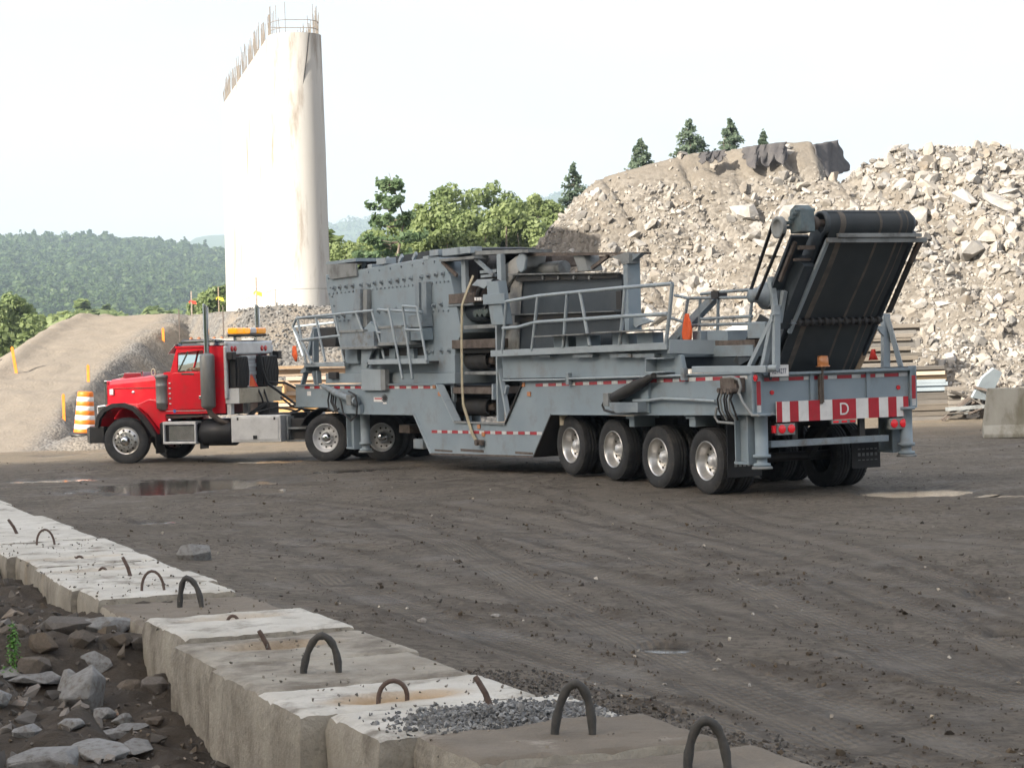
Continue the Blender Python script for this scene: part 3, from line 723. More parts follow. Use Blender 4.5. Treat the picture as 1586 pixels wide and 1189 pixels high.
scatter('rubble_stones', np.stack([sx_, sy_, sz_], 1)[sm], size[sm], M['paleRockS'], seed=7, sink=.12, label='small broken stones covering the sunlit rubble slope', cat='stones')

# gravel stones lying loose on the plateau's front slope
n_ = 5200
ax_, ay_ = rng.uniform(-11, 0, n_), rng.uniform(66, 76, n_)
az_ = plateau_z(ax_[None], ay_[None])[0]; kk = az_ > .2
scatter('loose_gravel', np.stack([ax_, ay_, az_], 1)[kk], rng.uniform(.03, .085, kk.sum()), mat('grey_gravel_stones', (.16, .156, .15), (.10, .097, .092), scale=2, rough=.9, isl=.45, coords='World'), seed=9, sink=.1,
        label='loose grey crushed stone on the slope below the pier', cat='gravel')

# ---- geotextile sheets hanging from the embankment's edge
def drape(name, x0, x1, down, label, seed, tips=3):
    nx, ny = 40, 16; V = []
    for i in range(nx):
        f = i / (nx - 1); x = x0 + (x1 - x0) * f
        prof = .45 + .55 * abs(math.sin(f * math.pi * tips + seed))
        e = float(np.interp(x, [3.07, 3.72, 5.5, 7.3, 10.6, 12.9], [8.45, 8.93, 9.4, 9.76, 10.1, 10.2]))
        for j in range(ny):
            s_ = .12 + down * prof * j / (ny - 1)
            fold = (.14 * math.sin(x * 7 + seed) + .07 * math.sin(x * 17 + j * .2)) * (.35 + .65 * j / ny)
            V.append((x + .05 * math.sin(j * .9 + i), 86.75 - s_ * .62 - fold, e + .02 - s_ * .70))
    F = [(i * ny + j, i * ny + j + 1, (i + 1) * ny + j + 1, (i + 1) * ny + j) for i in range(nx - 1) for j in range(ny - 1)]
    b = MB(); b.add(V, F, 0, True); o = b.build(name, M['cloth'])
    so = o.modifiers.new('thick', 'SOLIDIFY'); so.thickness = .03
    return tag(o, label, 'geotextile')
drape('geotextile_sheet', 9.2, 10.9, 1.35, 'dark cloth sheet hanging in folds down the front of the embankment', 3)
drape('geotextile_sheet', 7.5, 8.5, .7, 'torn dark cloth strip under the left part of the embankment edge', 4)
def end_drape():
    q = [atY(1258, 224, 87.6), atY(1298, 217, 90.5), atY(1317, 263, 90.0), atY(1283, 276, 86.6)]
    nx, ny = 14, 14; V = []
    for i in range(nx):
        for j in range(ny):
            a, c = i / (nx - 1), j / (ny - 1)
            p = (q[0] * (1 - a) + q[1] * a) * (1 - c) + (q[3] * (1 - a) + q[2] * a) * c
            V.append((p[0] + .05 * math.sin(i * 1.7 + j), p[1] - .12 * math.sin(i * 1.1 + j * .6), p[2]))
    F = [(i * ny + j, i * ny + j + 1, (i + 1) * ny + j + 1, (i + 1) * ny + j) for i in range(nx - 1) for j in range(ny - 1)]
    b = MB(); b.add(V, F, 0, True); o = b.build('geotextile_sheet', M['cloth'])
    so = o.modifiers.new('thick', 'SOLIDIFY'); so.thickness = .05
    tag(o, 'dark cloth sheet covering the steep right end of the embankment', 'geotextile')
end_drape()

# ---- far hills and woods
def hill(name, x0, x1, y0, y1, pts, seed, nx=90, ny=60, flat=30):
    X, Y = np.meshgrid(np.linspace(x0, x1, nx), np.linspace(y0, y1, ny))
    yr = y0 + (y1 - y0) * .72
    Hr = np.interp(X, [p[0] for p in pts], [p[1] for p in pts])
    f = np.interp((Y - y0) / (yr - y0), [0, .25, 1, 1.39], [0, .10, 1, .8])
    Z = Hr * f - 2 + (Hr * .06) * fbm(X / (flat * 4), Y / (flat * 4), 4, seed) * np.clip(f * 3, 0, 1)
    return X, Y, Z
def tree_cloud(name, pts, radius, height, matl, nleaf=40, lsize=.2, seed=1, label=None, cat='trees', cone=0.0):
    r = np.random.default_rng(seed); n = len(pts)
    rad = radius * r.uniform(.65, 1.25, n); hh = height * r.uniform(.7, 1.25, n)
    iscone = r.random(n) < cone
    d = r.normal(size=(n, nleaf, 3)); d /= np.linalg.norm(d, axis=2)[..., None]; d[..., 2] = np.where(d[..., 2] < -.35, -d[..., 2], d[..., 2])
    cy_ = (d[..., 2] + .35) / 1.35
    rr = np.where(iscone[:, None], (1 - cy_) * .75 + .06, r.uniform(.75, 1.08, (n, nleaf)))
    lump = 1 + .22 * np.sin(d[..., 0] * 5 + r.uniform(0, 6, (n, 1))) * np.cos(d[..., 1] * 4 + r.uniform(0, 6, (n, 1)))
    hor = np.stack([d[..., 0], d[..., 1]], -1)
    hl = np.linalg.norm(hor, axis=-1, keepdims=True) + 1e-6
    hor = np.where(iscone[:, None, None], hor / hl, hor)
    C = np.empty((n, nleaf, 3))
    C[..., :2] = np.asarray(pts)[:, None, :2] + hor * (rr * lump * rad[:, None])[..., None]
    C[..., 2] = np.asarray(pts)[:, None, 2] + hh[:, None] * (.25 + .75 * cy_ * np.where(iscone, 1.25, 1)[:, None])
    nr = d + r.normal(size=d.shape) * .45; nr[..., 2] += .25; nr /= np.linalg.norm(nr, axis=2)[..., None]
    return leaf_quads(name, C.reshape(-1, 3), nr.reshape(-1, 3), np.repeat(rad, nleaf) * lsize * r.uniform(.7, 1.4, n * nleaf), matl, r)
def leaf_quads(name, C, nr, sz, matl, r, parent=None):
    a = r.normal(size=nr.shape); t = np.cross(nr, a); t /= np.linalg.norm(t, axis=1)[:, None] + 1e-9; b = np.cross(nr, t)
    s_ = sz[:, None]
    V = np.stack([C - t * s_ - b * s_ * .6, C + t * s_ * .2 - b * s_ * .9, C + t * s_ + b * s_ * .5, C - t * s_ * .3 + b * s_], 1).reshape(-1, 3)
    F = np.arange(len(V)).reshape(-1, 4)
    return np_mesh(name, V, F, matl, parent)
def far_wood(tname, gname, x0, x1, y0, y1, pts, seed, ntree, rad, hgt, label, nleaf=40, wedge=(-.34, .1), cone=.15):
    X, Y, Z = hill(gname, x0, x1, y0, y1, pts, seed)
    ob = grid_mesh(gname, X[0], Y[:, 0], Z, M['hillside']); struct(ob)
    r = np.random.default_rng(seed + 50)
    tx, ty = r.uniform(x0, x1, ntree), y0 + (y1 - y0) * .8 * r.random(ntree) ** .8
    k = (tx / ty > wedge[0]) & (tx / ty < wedge[1]); tx, ty = tx[k], ty[k]
    ix = np.clip(((tx - x0) / (x1 - x0) * 89).astype(int), 0, 89); iy = np.clip(((ty - y0) / (y1 - y0) * 59).astype(int), 0, 59)
    tz = Z[iy, ix]
    o = tree_cloud(tname, np.stack([tx, ty, tz - hgt * .3], 1), rad, hgt, M['far'], nleaf, .17, seed=seed, cone=cone); print('FAR', tname, len(tx))
    return tag(o, label, 'forest', kind='stuff')
far_wood('hill_forest', 'forested_hill', -560, 130, 480, 1900, [(-560, 72), (-430, 78), (-342, 82), (-302, 81), (-250, 76), (-211, 71), (-186, 66), (-150, 58), (-60, 40), (130, 20)], 3, 15000, 5.4, 9.5,
         'dense green forest covering the near hill on the left', nleaf=75, wedge=(-.26, -.095))
far_wood('distant_forest', 'distant_hill', -500, 700, 2000, 4200, [(-500, 195), (-283, 208), (-240, 210), (-100, 222), (70, 247), (150, 250), (700, 205)], 7, 5000, 9, 12,
         'hazy blue forest covering the distant hill behind the trees', nleaf=30, wedge=(-.12, .06))

# near woods beyond the ramp, lower left
r_ = np.random.default_rng(77)
def wood_band(x0, x1, y0, y1, n, rad, hgt, seed, label, zb=-1.5, matl='leaf', nleaf=420, ls=.12, cone=.1):
    r = np.random.default_rng(seed); k = r.random((n, 2))
    ty = y0 + (y1 - y0) * k[:, 1]; tx = (x0 + (x1 - x0) * k[:, 0]) * ty
    o = tree_cloud('wood_edge', np.stack([tx, ty, np.full(n, zb)], 1), rad, hgt, M[matl], nleaf, ls, seed=seed, cone=cone)
    return tag(o, label, 'trees', kind='stuff')
wood_band(-.29, -.10, 300, 520, 260, 4.5, 11, 5, 'band of green woodland beyond the gravel ramp', zb=-4, nleaf=160, ls=.17)
wood_band(-.275, -.19, 170, 240, 26, 3.4, 8.0, 6, 'bright green bushes below the gravel ramp at far left', zb=-3, matl='leaf2', nleaf=420, ls=.11)
wood_band(-.085, .04, 126, 165, 95, 3.3, 8.2, 8, 'undergrowth below the broadleaf trees behind the crusher', zb=-.5, matl='leaf2', nleaf=420, ls=.12, cone=0)

# ---- single trees
def crown_leaves(lobes, n, lsize, matl, parent, seed, up=.3):
    r = np.random.default_rng(seed)
    vol = np.array([l[3] ** 2 for l in lobes]); pk = r.choice(len(lobes), n, p=vol / vol.sum())
    L_ = np.array(lobes)[pk]
    d = r.normal(size=(n, 3)); d /= np.linalg.norm(d, axis=1)[:, None]
    rad = L_[:, 3] * r.uniform(.35, 1.08, n) ** .5
    C = L_[:, :3] + d * rad[:, None] * np.array([1, 1, .85])
    nr = d + r.normal(size=(n, 3)) * .6; nr[:, 2] += up; nr /= np.linalg.norm(nr, axis=1)[:, None]
    return leaf_quads('crown', C, nr, lsize * r.uniform(.6, 1.4, n), matl, r, parent)
def limb(b, p0, p1, r0, r1, seed, k=5):
    r = np.random.default_rng(seed); P = []
    for i in range(k + 1):
        t = i / k; P.append(tuple(np.array(p0) * (1 - t) + np.array(p1) * t + r.normal(size=3) * .12 * (0 < i < k) * np.linalg.norm(np.array(p1) - np.array(p0)) / 4))
    b.tube(P, [r0 + (r1 - r0) * i / k for i in range(k + 1)], 7)
def broadleaf(x, y, zb, h, w, seed, label, matl='leaf', n=9000, bark='bark', ls=.098):
    r = np.random.default_rng(seed)
    t = thing('broadleaf_tree', label, 'tree', (x, y, zb), 0, 'broadleaf trees')
    lobes = []
    for k in range(44):
        u = r.random() ** .9; a = r.uniform(0, 6.28)
        env = w * .5 * (.45 + .75 * math.sin(math.pi * min(1, .12 + u * .80)) ** .7 - .35 * u)
        rr = env * math.sqrt(r.random()) * .9
        lobes.append((rr * math.cos(a), rr * math.sin(a), h * (.16 + .74 * u), w * r.uniform(.10, .20) * (1.1 - .45 * u)))
    lobes += [(r.normal() * w * .06, r.normal() * w * .06, h * (.93 - .03 * k), w * .075) for k in range(3)]
    b = MB(); limb(b, (0, 0, -.3), (r.normal() * .3, r.normal() * .3, h * .85), .15 + h * .007, .04, seed)
    for l in lobes[:14]: limb(b, (0, 0, h * r.uniform(.15, .55)), l[:3], .06, .015, seed + 1, 4)
    b.build('trunk', M[bark], t)
    crown_leaves(lobes, n, ls, M[matl], t, seed); return t
def conifer(x, y, zb, h, w, seed, label, matl='spruce', layers=15, n=90, pine=False, ls=.085, dens=1.0):
    r = np.random.default_rng(seed)
    t = thing('conifer_tree', label, 'tree', (x, y, zb))
    b = MB(); limb(b, (0, 0, -.3), (0, 0, h * .99), .12 + h * .007, .012, seed, 6)
    C, Nn, S_ = [], [], []
    nb = 72 if pine else 190
    for k in range(nb):
        u = (k + r.uniform(0, 1)) / nb
        if pine: u = .12 + .88 * (math.floor(u * 10) + r.uniform(.0, .5)) / 10
        z = h * (.05 + .95 * min(u, 1)); env = (1 - min(u, .995))
        Lk = (w * .5 * (env ** .8 * 1.15 if not pine else (.06 + .94 * env ** .9)) + .05) * r.uniform(.6, 1.15)
        a = r.uniform(0, 6.283)
        tip = np.array([math.cos(a) * Lk, math.sin(a) * Lk, (.22 if pine else -.18) * Lk + z])
        if Lk > .3: b.tube([(0, 0, z), tuple(tip)], [.03, .008], 4)
        m_ = int((46 if pine else 16 + 26 * Lk) * dens)
        q = r.random(m_) ** .7
        if pine: q = .3 + .7 * q
        side = np.array([-math.sin(a), math.cos(a), 0])
        wdt = (.13 if pine else .22) * Lk * (1.1 - q * .7) + .03
        P = np.array([0, 0, z]) * (1 - q[:, None]) + tip * q[:, None] + side * (r.normal(size=(m_, 1)) * wdt[:, None]) + np.array([0, 0, 1]) * (r.normal(size=(m_, 1)) * (.07 if not pine else .10) + .03)
        C.append(P); nn = r.normal(size=(m_, 3)) * .55 + np.array([0, 0, .7]) + .5 * np.array([math.cos(a), math.sin(a), 0]); Nn.append(nn / np.linalg.norm(nn, axis=1)[:, None]); S_.append(np.full(m_, ls) * r.uniform(.6, 1.3, m_))
    b.build('trunk', M['bark'], t)
    leaf_quads('crown', np.concatenate(C), np.concatenate(Nn), np.concatenate(S_), M[matl], r, t); return t
TB = [  # pixel column of the trunk, depth, pixel row of the top, crown width, kind
    (545, 118, 366, 6.0, 'leaf2', 'low pale green tree nearest the concrete pier'),
    (640, 122, 318, 6.6, 'leaf2', 'light green tree just right of the tall pine'),
    (700, 120, 268, 6.6, 'leaf', 'tall broadleaf tree in the middle of the row behind the crusher, left of its twin'),
    (756, 123, 266, 6.4, 'leaf', 'tall broadleaf tree with the highest top at the right of the group'),
    (688, 116, 335, 5.0, 'leaf2', 'shorter tree with a pale trunk in front of the tall broadleaf trees'),
    (806, 124, 292, 5.4, 'leaf2', 'broadleaf tree with a thin ragged top between the tall pair and the rubble'),
    (845, 122, 286, 5.0, 'leaf2', 'broadleaf tree with a loose top next to the lone spruce'),
    (872, 118, 335, 4.6, 'leaf2', 'low round tree touching the foot of the rubble slope'),
    (575, 125, 342, 6.0, 'leaf2', 'pale green tree left of and behind the tall pine'),
    (662, 119, 302, 5.4, 'leaf2', 'rounded light tree filling the gap between pine and tall broadleaf trees'),
    (728, 117, 308, 6.0, 'leaf', 'broad tree standing in front of the two tallest broadleaf tops'),
    (786, 119, 300, 5.6, 'leaf2', 'broad light tree in front of the ragged topped one'),
    (600, 114, 365, 5.4, 'leaf', 'low dark tree beneath the tall pine')]
for k, (px, Yd, pt, w, ml, lb) in enumerate(TB):
    p = atY(px, pt, Yd); broadleaf(p[0], Yd, -.5, p[2] + .5, w, 200 + k, lb, ml, n=17000, bark='birch' if k in (2, 4) else 'bark')
for px, Yd, pt, w, lb in ((8, 150, 448, 7.5, 'dark leafy tree at the left edge beyond the ramp'), (345, 170, 428, 6, 'green tree seen just left of the concrete pier'), (318, 178, 448, 6, 'green tree on the slope left of the pier, behind the thin stakes')):
    p = atY(px, pt, Yd); broadleaf(p[0], Yd, -2, p[2] + 2, w, 300 + px, lb, 'leaf', n=8000, ls=.15)
p = atY(602, 264, 112); conifer(p[0], 112, -.5, p[2] + .5, 8.6, 41, 'tall white pine with spreading layered branches beside the pier', 'needle', 11, pine=True, ls=.12, dens=1.7)
p = atY(888, 256, 124); conifer(p[0], 124, 1, p[2] - 1, 6.4, 42, 'lone spruce standing at the left foot of the rubble slope', 'spruce', 16)
for px, pt, w, s_, lb in ((992, 218, 5.6, 43, 'small spruce top showing left above the embankment edge'), (1067, 188, 7.2, 44, 'tall spruce rising behind the middle of the embankment'), (1130, 186, 6.6, 45, 'spruce right of the tallest one behind the embankment'), (1182, 206, 4.0, 46, 'thin sparse spruce tip furthest right above the embankment')):
    p = atY(px, pt, 126); conifer(p[0], 126, 6.5, p[2] - 6.5, w, s_, lb, 'spruce', 13)
# ================================================================== BRIDGE PIER
M['rebargrey'] = mat('grey_rebar', (.20, .185, .165), (.26, .225, .19), scale=5, rough=.8)
def pier():
    near, far = np.array([-7.08, 76.2]), np.array([-11.35, 97.0])
    ax = (far - near) / np.linalg.norm(far - near); sd = np.array([ax[1], -ax[0]])
    t = thing('bridge_pier', 'tall pale concrete bridge pier wall with rounded ends and bare rebar on top', 'bridge pier')
    def ring(z, r):
        P = []
        for k in range(17):
            a = math.pi * k / 16; P.append(near + sd * r * math.cos(a) - ax * r * math.sin(a))
        n_ = 14
        for k in range(1, n_): P.append(near * (1 - k / n_) + far * (k / n_) - sd * r)
        for k in range(17):
            a = math.pi * k / 16; P.append(far - sd * r * math.cos(a) + ax * r * math.sin(a))
        for k in range(1, n_): P.append(far * (1 - k / n_) + near * (k / n_) + sd * r)
        return [(p[0], p[1], z) for p in P]
    levels = [(2.6, 1.0), (4.55, .985), None, (4.56, .978), (6.8, .957), (9.0, .945), None, (9.0, .949), (11.1, .922), (13.2, .90)]
    b = MB(); run = []
    def flush(run):
        n = len(run[0]); b.add([p for r_ in run for p in r_], [(i * n + (j + 1) % n, i * n + j, (i + 1) * n + j, (i + 1) * n + (j + 1) % n) for i in range(len(run) - 1) for j in range(n)], 0, True)
    for lv in levels + [None]:
        if lv is None: flush(run); run = []
        else: run.append(ring(*lv))
    top_ = ring(13.2, .90); b.add(top_, [tuple(range(len(top_)))[::-1]])
    m = mat('pier_concrete', (.43, .418, .392), (.49, .475, .447), scale=.5, rough=.85, stretch=(1, 1, .16), dirt=(.15, .105, .065), dscale=1.6, dlo=.50, dhi=.70, damt=.85, bump=.1, bscale=3)
    o = b.build('shaft', m, t)
    # bare reinforcement: one cage after the other along the top
    rr = np.random.default_rng(4)
    Ltot = np.linalg.norm(far - near); edges = [-.82, 2.0, 4.6, 7.2, 9.8, 12.4, 15.0, 17.6, Ltot + .8]
    def perim(s, side):
        if s < 0: w_ = math.sqrt(max(.0, .8 ** 2 - s * s))
        elif s > Ltot: w_ = math.sqrt(max(0, .8 ** 2 - (s - Ltot) ** 2))
        else: w_ = .8
        return near + ax * s + sd * w_ * side
    for k in range(len(edges) - 1):
        b = MB(); s0, s1 = edges[k] + .12, edges[k + 1] - .75
        hh = rr.uniform(.8, 1.05) if k else .9
        ss = np.arange(s0, s1, .13)
        for side in (-1, 1):
            for s_ in ss:
                p = perim(s_, side); h1 = hh * rr.uniform(.55, 1.2)
                b.tube([(p[0], p[1], 13.1), (p[0] + rr.normal() * .03, p[1] + rr.normal() * .03, 13.2 + h1)], .011, 4)
            for zz in ((.2, .5) if k == 0 else (.25,)):
                b.tube([(perim(s_, side)[0], perim(s_, side)[1], 13.2 + zz * hh) for s_ in ss], .012, 4)
        for zz in ((.2, .5) if k == 0 else ()):
            for s_ in (ss[0], ss[-1]):
                p, q = perim(s_, -1), perim(s_, 1); b.tube([(p[0], p[1], 13.2 + zz * hh), (q[0], q[1], 13.2 + zz * hh)], .012, 4)
        b.build('rebar_cage', M['rebargrey'], t)['kind'] = 'stuff'
    # cable running down the end
    P = [(478, 50), (474, 90), (466, 150), (460, 210), (457, 245)]
    b = MB(); b.tube([tuple(near + np.array([0, -1.0]) * .96 + np.array([atY(*q, 75.2)[0] - near[0], .12])) + (atY(*q, 75.2)[2],) for q in P], .022, 5)
    b.build('hanging_cable', M['hose'], t)
pier()

# ================================================================== SMALL SITE THINGS
def barrel():
    p = gnd(131, 672, 0); y = 60.6; P = atY(131, 671, y)
    t = thing('traffic_barrel', 'orange and white striped traffic barrel at the foot of the ramp', 'traffic barrel', (P[0], y, P[2]))
    h, n = 1.12, 28
    bands = [(i / 9, (i + 1) / 9, .29 - i * .0095, .283 - i * .0095, i % 2) for i in range(9)]
    b = MB()
    for a, c, r0, r1, mi in bands: b.lathe([(a * h, r0), (a * h + .012, r0 + .006), (c * h - .012, r1 + .006), (c * h, r1)], (0, 0, 0), 'z', n, mi)
    b.lathe([(h, .205), (h + .02, .19), (h + .02, .05), (h + .02, .001)], (0, 0, 0), 'z', n, 0)
    b.build('drum', [M['orangepl'], M['white']], t)
    b = MB(); b.lathe([(-.06, .42), (.0, .42), (.03, .30), (.03, .01)], (0, 0, 0), 'z', n); b.build('base_ring', M['black'], t)
    t.rotation_euler = (0, R(3), 0)
barrel()
def stake(px, pb, pt, Y, w, label, matl='stake', tilt=0, ribbon=None):
    p, q = atY(px, pb, Y), atY(px, pt, Y)
    h = q[2] - p[2]
    zg = min(p[2], pz_at(p[0], Y)) - .15
    b = MB()
    b.prism([(-w / 2, zg - p[2]), (w / 2, zg - p[2]), (w / 2, h - .05), (0, h), (-w / 2, h - .05)], -.02, .02, 'y')
    if ribbon is None:
        o = b.build('survey_stake', M[matl], None, loc=(p[0], Y, p[2])); tag(o, label, 'survey stake', 'survey stakes along the ramp')
    else:
        t = thing('survey_stake', label, 'survey stake', (p[0], Y, p[2]), 0, 'survey stakes along the ramp'); b.build('post', M[matl], t)
        b = MB(); b.add([(0, -.03, h * .55), (.18, -.05, h * .5), (.2, -.04, h * .36), (.02, -.03, h * .42)], [(0, 1, 2, 3)]); b.add([(0, -.03, h * .58), (-.1, -.06, h * .5), (-.08, -.05, h * .4)], [(0, 1, 2)])
        b.build('ribbon', ribbon, t); o = t
    o.rotation_euler = (0, tilt, 0)
M['yellow'] = mat('yellow_ribbon', (.7, .6, .05), (.6, .5, .04), scale=5, rough=.7)
stake(23, 564, 536, 70.5, .09, 'orange stake at the far left edge of the ramp, leaning', tilt=R(-8))
stake(137, 592, 564, 68.5, .085, 'orange stake above the traffic barrel on the ramp edge', tilt=0)
stake(99, 641, 609, 63.5, .08, 'orange stake left of the traffic barrel at the ramp foot', tilt=0)
stake(253, 529, 507, 77.5, .085, 'short orange stake highest on the ramp edge, behind the truck cab', tilt=0)
stake(297, 484, 450, 86.0, .05, 'thin wooden stake with a red top on the crest left of the exhaust stack', 'wood', ribbon=M['redflag'])
stake(339, 480, 443, 84.0, .04, 'thin wooden stake by the green trees left of the pier', 'wood', ribbon=M['yellow'])
stake(398, 478, 428, 75.2, .05, 'thin stake with a yellow ribbon in front of the pier', 'wood', ribbon=M['yellow'])
stake(278, 514, 478, 76.0, .03, 'thin dark rod on the gravel slope right of the highest orange stake', 'rust')
stake(346, 505, 472, 72.0, .03, 'thin dark rod on the gravel below the pier', 'rust')
def dark_panel():
    p = atY(78, 526, 84); t = thing('equipment_cabinet', 'small dark cabinet with a pale top edge poking up beyond the ramp', 'cabinet', (p[0], 84, 2.2))
    b = MB(); b.prism([(-.35, 0), (.35, 0), (.35, p[2] - 1.9), (-.35, p[2] - 2.1)], -.4, .4, 'y'); b.build('body', M['navy'], t, .02)
    b = MB(); b.prism([(-.4, p[2] - 2.1), (.4, p[2] - 1.88), (.4, p[2] - 1.83), (-.4, p[2] - 2.05)], -.45, .45, 'y'); b.build('lid', M['pale'], t)
dark_panel()
def fence():
    p = atY(5, 592, 74); t = thing('wire_fence', 'short dark fence with a post and rail at the far left', 'fence', (p[0], 74, -.3))
    h = atY(5, 556, 74)[2] + .3
    b = MB(); b.box((-.06, -.06, 0), (.06, .06, h)); b.build('post', M['dark'], t)
    b = MB(); b.box((-1.2, -.03, h - .12), (.7, .03, h - .06)); b.build('rail', M['dark'], t)
fence()

# ================================================================== CONCRETE BLOCK WALL
def block_mats():
    def conc(name, c1, c2, dirt, dlo, dhi, mudtop):
        m = mat(name, c1, c2, scale=2.2, rough=.88, dirt=dirt, dscale=2.6, dlo=dlo, dhi=dhi, damt=.9, bump=.8, bscale=22, bdist=.03, coords='World', stretch=(1, 1, .7) if not mudtop else (1, 1, 1))
        nt = m.node_tree; b_ = nt.nodes[m['_b']]; lk = b_.inputs['Base Color'].links[0]; src = lk.from_socket
        a_ = N(nt, 'ShaderNodeAttribute'); a_.attribute_name = 'stain'; mx = N(nt, 'ShaderNodeMix', data_type='RGBA'); nt.links.new(a_.outputs['Fac'], mx.inputs['Factor']); nt.links.new(src, mx.inputs['A']); mx.inputs['B'].default_value = (.36, .24, .12, 1)
        nt.links.new(mx.outputs['Result'], b_.inputs['Base Color'])
        return m
    return {'side': conc('block_side_concrete', (.37, .342, .287), (.25, .228, .188), (.14, .122, .097), .48, .66, False),
            'white': conc('pale_block_top', (.58, .565, .515), (.45, .43, .38), (.17, .15, .12), .52, .68, True),
            'mud': conc('mud_covered_block_top', (.145, .122, .094), (.20, .172, .136), (.33, .30, .255), .62, .73, True),
            'mid': conc('worn_block_top', (.36, .335, .28), (.25, .227, .187), (.135, .115, .09), .46, .64, True),
            'stain': conc('rust_stained_recess', (.36, .25, .14), (.42, .34, .23), (.2, .16, .11), .52, .7, True)}
BM_ = block_mats()
def row_pt(t, w): s = .02 * max(0, -t - 18); p = ROWD * t + ROWN * (w + s); return p
from mathutils import noise as mnoise
def loop_mesh(kind, seed):
    r = np.random.default_rng(seed); b = MB()
    if kind == 'rebar':
        P = [(-.075, 0, -.1), (-.075, 0, .06)] + [(-.075 * math.cos(a), 0, .06 + .085 * math.sin(a)) for a in np.linspace(.2, 2.94, 9)] + [(.075, 0, .06), (.08, 0, -.1)]; b.tube(P, .0125, 8); m = M['rebar']
    elif kind == 'tube':
        wd, hh = r.uniform(.085, .10), r.uniform(.20, .25)
        P = [(-wd, 0, -.1)] + [(-wd * math.cos(a) * (1 - .15 * math.sin(a)), .01 * math.sin(3 * a), hh * math.sin(a) ** .9) for a in np.linspace(.05, 3.09, 15)] + [(wd * 1.05, 0, -.1)]
        b.tube(P, [.019] + [.021 + .003 * math.sin(i * 2.1) for i in range(15)] + [.018], 10); m = M['tubeloop']
    elif kind == 'arch':
        P = [(-.085, 0, -.1)] + [(-.085 * math.cos(a), 0, .15 * math.sin(a)) for a in np.linspace(.05, 3.09, 11)] + [(.09, 0, -.1)]; b.tube(P, .011, 8); m = M['rebar']
    elif kind == 'stub':
        P = [(.02, 0, -.1), (.015, 0, .0), (-.01, 0, .07), (-.05, 0, .14), (-.06, 0, .155)]; b.tube(P, [.017, .017, .016, .015, .013], 8); m = M['rebar']
    elif kind == 'small':
        P = [(-.035, 0, -.1), (-.035, 0, .03)] + [(-.035 * math.cos(a), 0, .03 + .04 * math.sin(a)) for a in np.linspace(.3, 2.84, 7)] + [(.035, 0, .03), (.035, 0, -.1)]; b.tube(P, .011, 8); m = M['rebar']
    return b, m
BLOCKS = [  # t0, t1, top, loops [(kind, t, w)], recess (t, w, half t, half w), top z, label
    (-8.92, -8.05, 'mud', [('tube', -8.5, 4.30)], None, .58, 'mud covered concrete block nearest the camera with a round black rubber loop'),
    (-9.78, -8.95, 'mud', [('tube', -9.4, 4.07)], None, .61, 'mud covered concrete block with a pointed black rubber loop'),
    (-10.62, -9.80, 'white', [('stub', -10.38, 4.03)], None, .60, 'pale concrete block with a heap of grey gravel and a cable stub on top'),
    (-11.50, -10.65, 'white', [('rebar', -10.95, 3.72)], (-10.95, 3.74, .13, .27), .60, 'pale concrete block with an orange stained recess and rusty lifting loop'),
    (-12.55, -11.52, 'mid', [('tube', -12.0, 3.66)], None, .60, 'mud stained concrete block with a thick black rubber loop mid wall'),
    (-13.72, -12.58, 'mid', [('stub', -13.3, 3.72)], (-13.3, 3.78, .16, .28), .60, 'muddy concrete block with a hollow and one bent rusty bar'),
    (-14.92, -13.75, 'white', [('small', -14.62, 3.85)], (-14.62, 3.86, .12, .26), .63, 'pale concrete block with a tiny loop in a shallow recess, beside the dirt filled gap'),
    (-16.62, -15.02, 'mud', [('tube', -16.08, 3.92)], None, .55, 'low dirt buried concrete block with a dark twisted rubber loop'),
    (-17.45, -16.65, 'white', [('arch', -16.95, 3.84)], None, .60, 'pale concrete block with a thin rusty arch, just beyond the dirt buried one'),
    (-18.40, -17.48, 'white', [('stub', -18.2, 3.92)], None, .60, 'pale concrete block with a single short upright cable stub'),
    (-19.45, -18.43, 'white', [('small', -18.95, 3.85)], (-18.95, 3.8, .1, .33), .60, 'pale concrete block with a dark narrow recess, nearer of the two recessed ones'),
    (-20.75, -19.48, 'white', [('small', -20.1, 3.85)], (-20.1, 3.82, .1, .35), .61, 'pale concrete block with a dark narrow recess, further of the two recessed ones'),
    (-22.2, -20.78, 'white', [('arch', -21.8, 3.82)], None, .60, 'pale concrete block with a low wide rusty arch on top'),
    (-23.9, -22.25, 'white', [('stub', -23.3, 3.75), ('stub', -23.3, 3.45)], None, .61, 'pale concrete block with two short bars near the left edge of the picture'),
    (-26.0, -23.95, 'white', [], None, .60, 'bare pale concrete block third from the far end of the wall'),
    (-28.3, -26.05, 'white', [], None, .60, 'bare pale concrete block second from the far end of the wall'),
    (-30.6, -28.35, 'white', [], None, .60, 'pale concrete block at the far left end of the wall')]
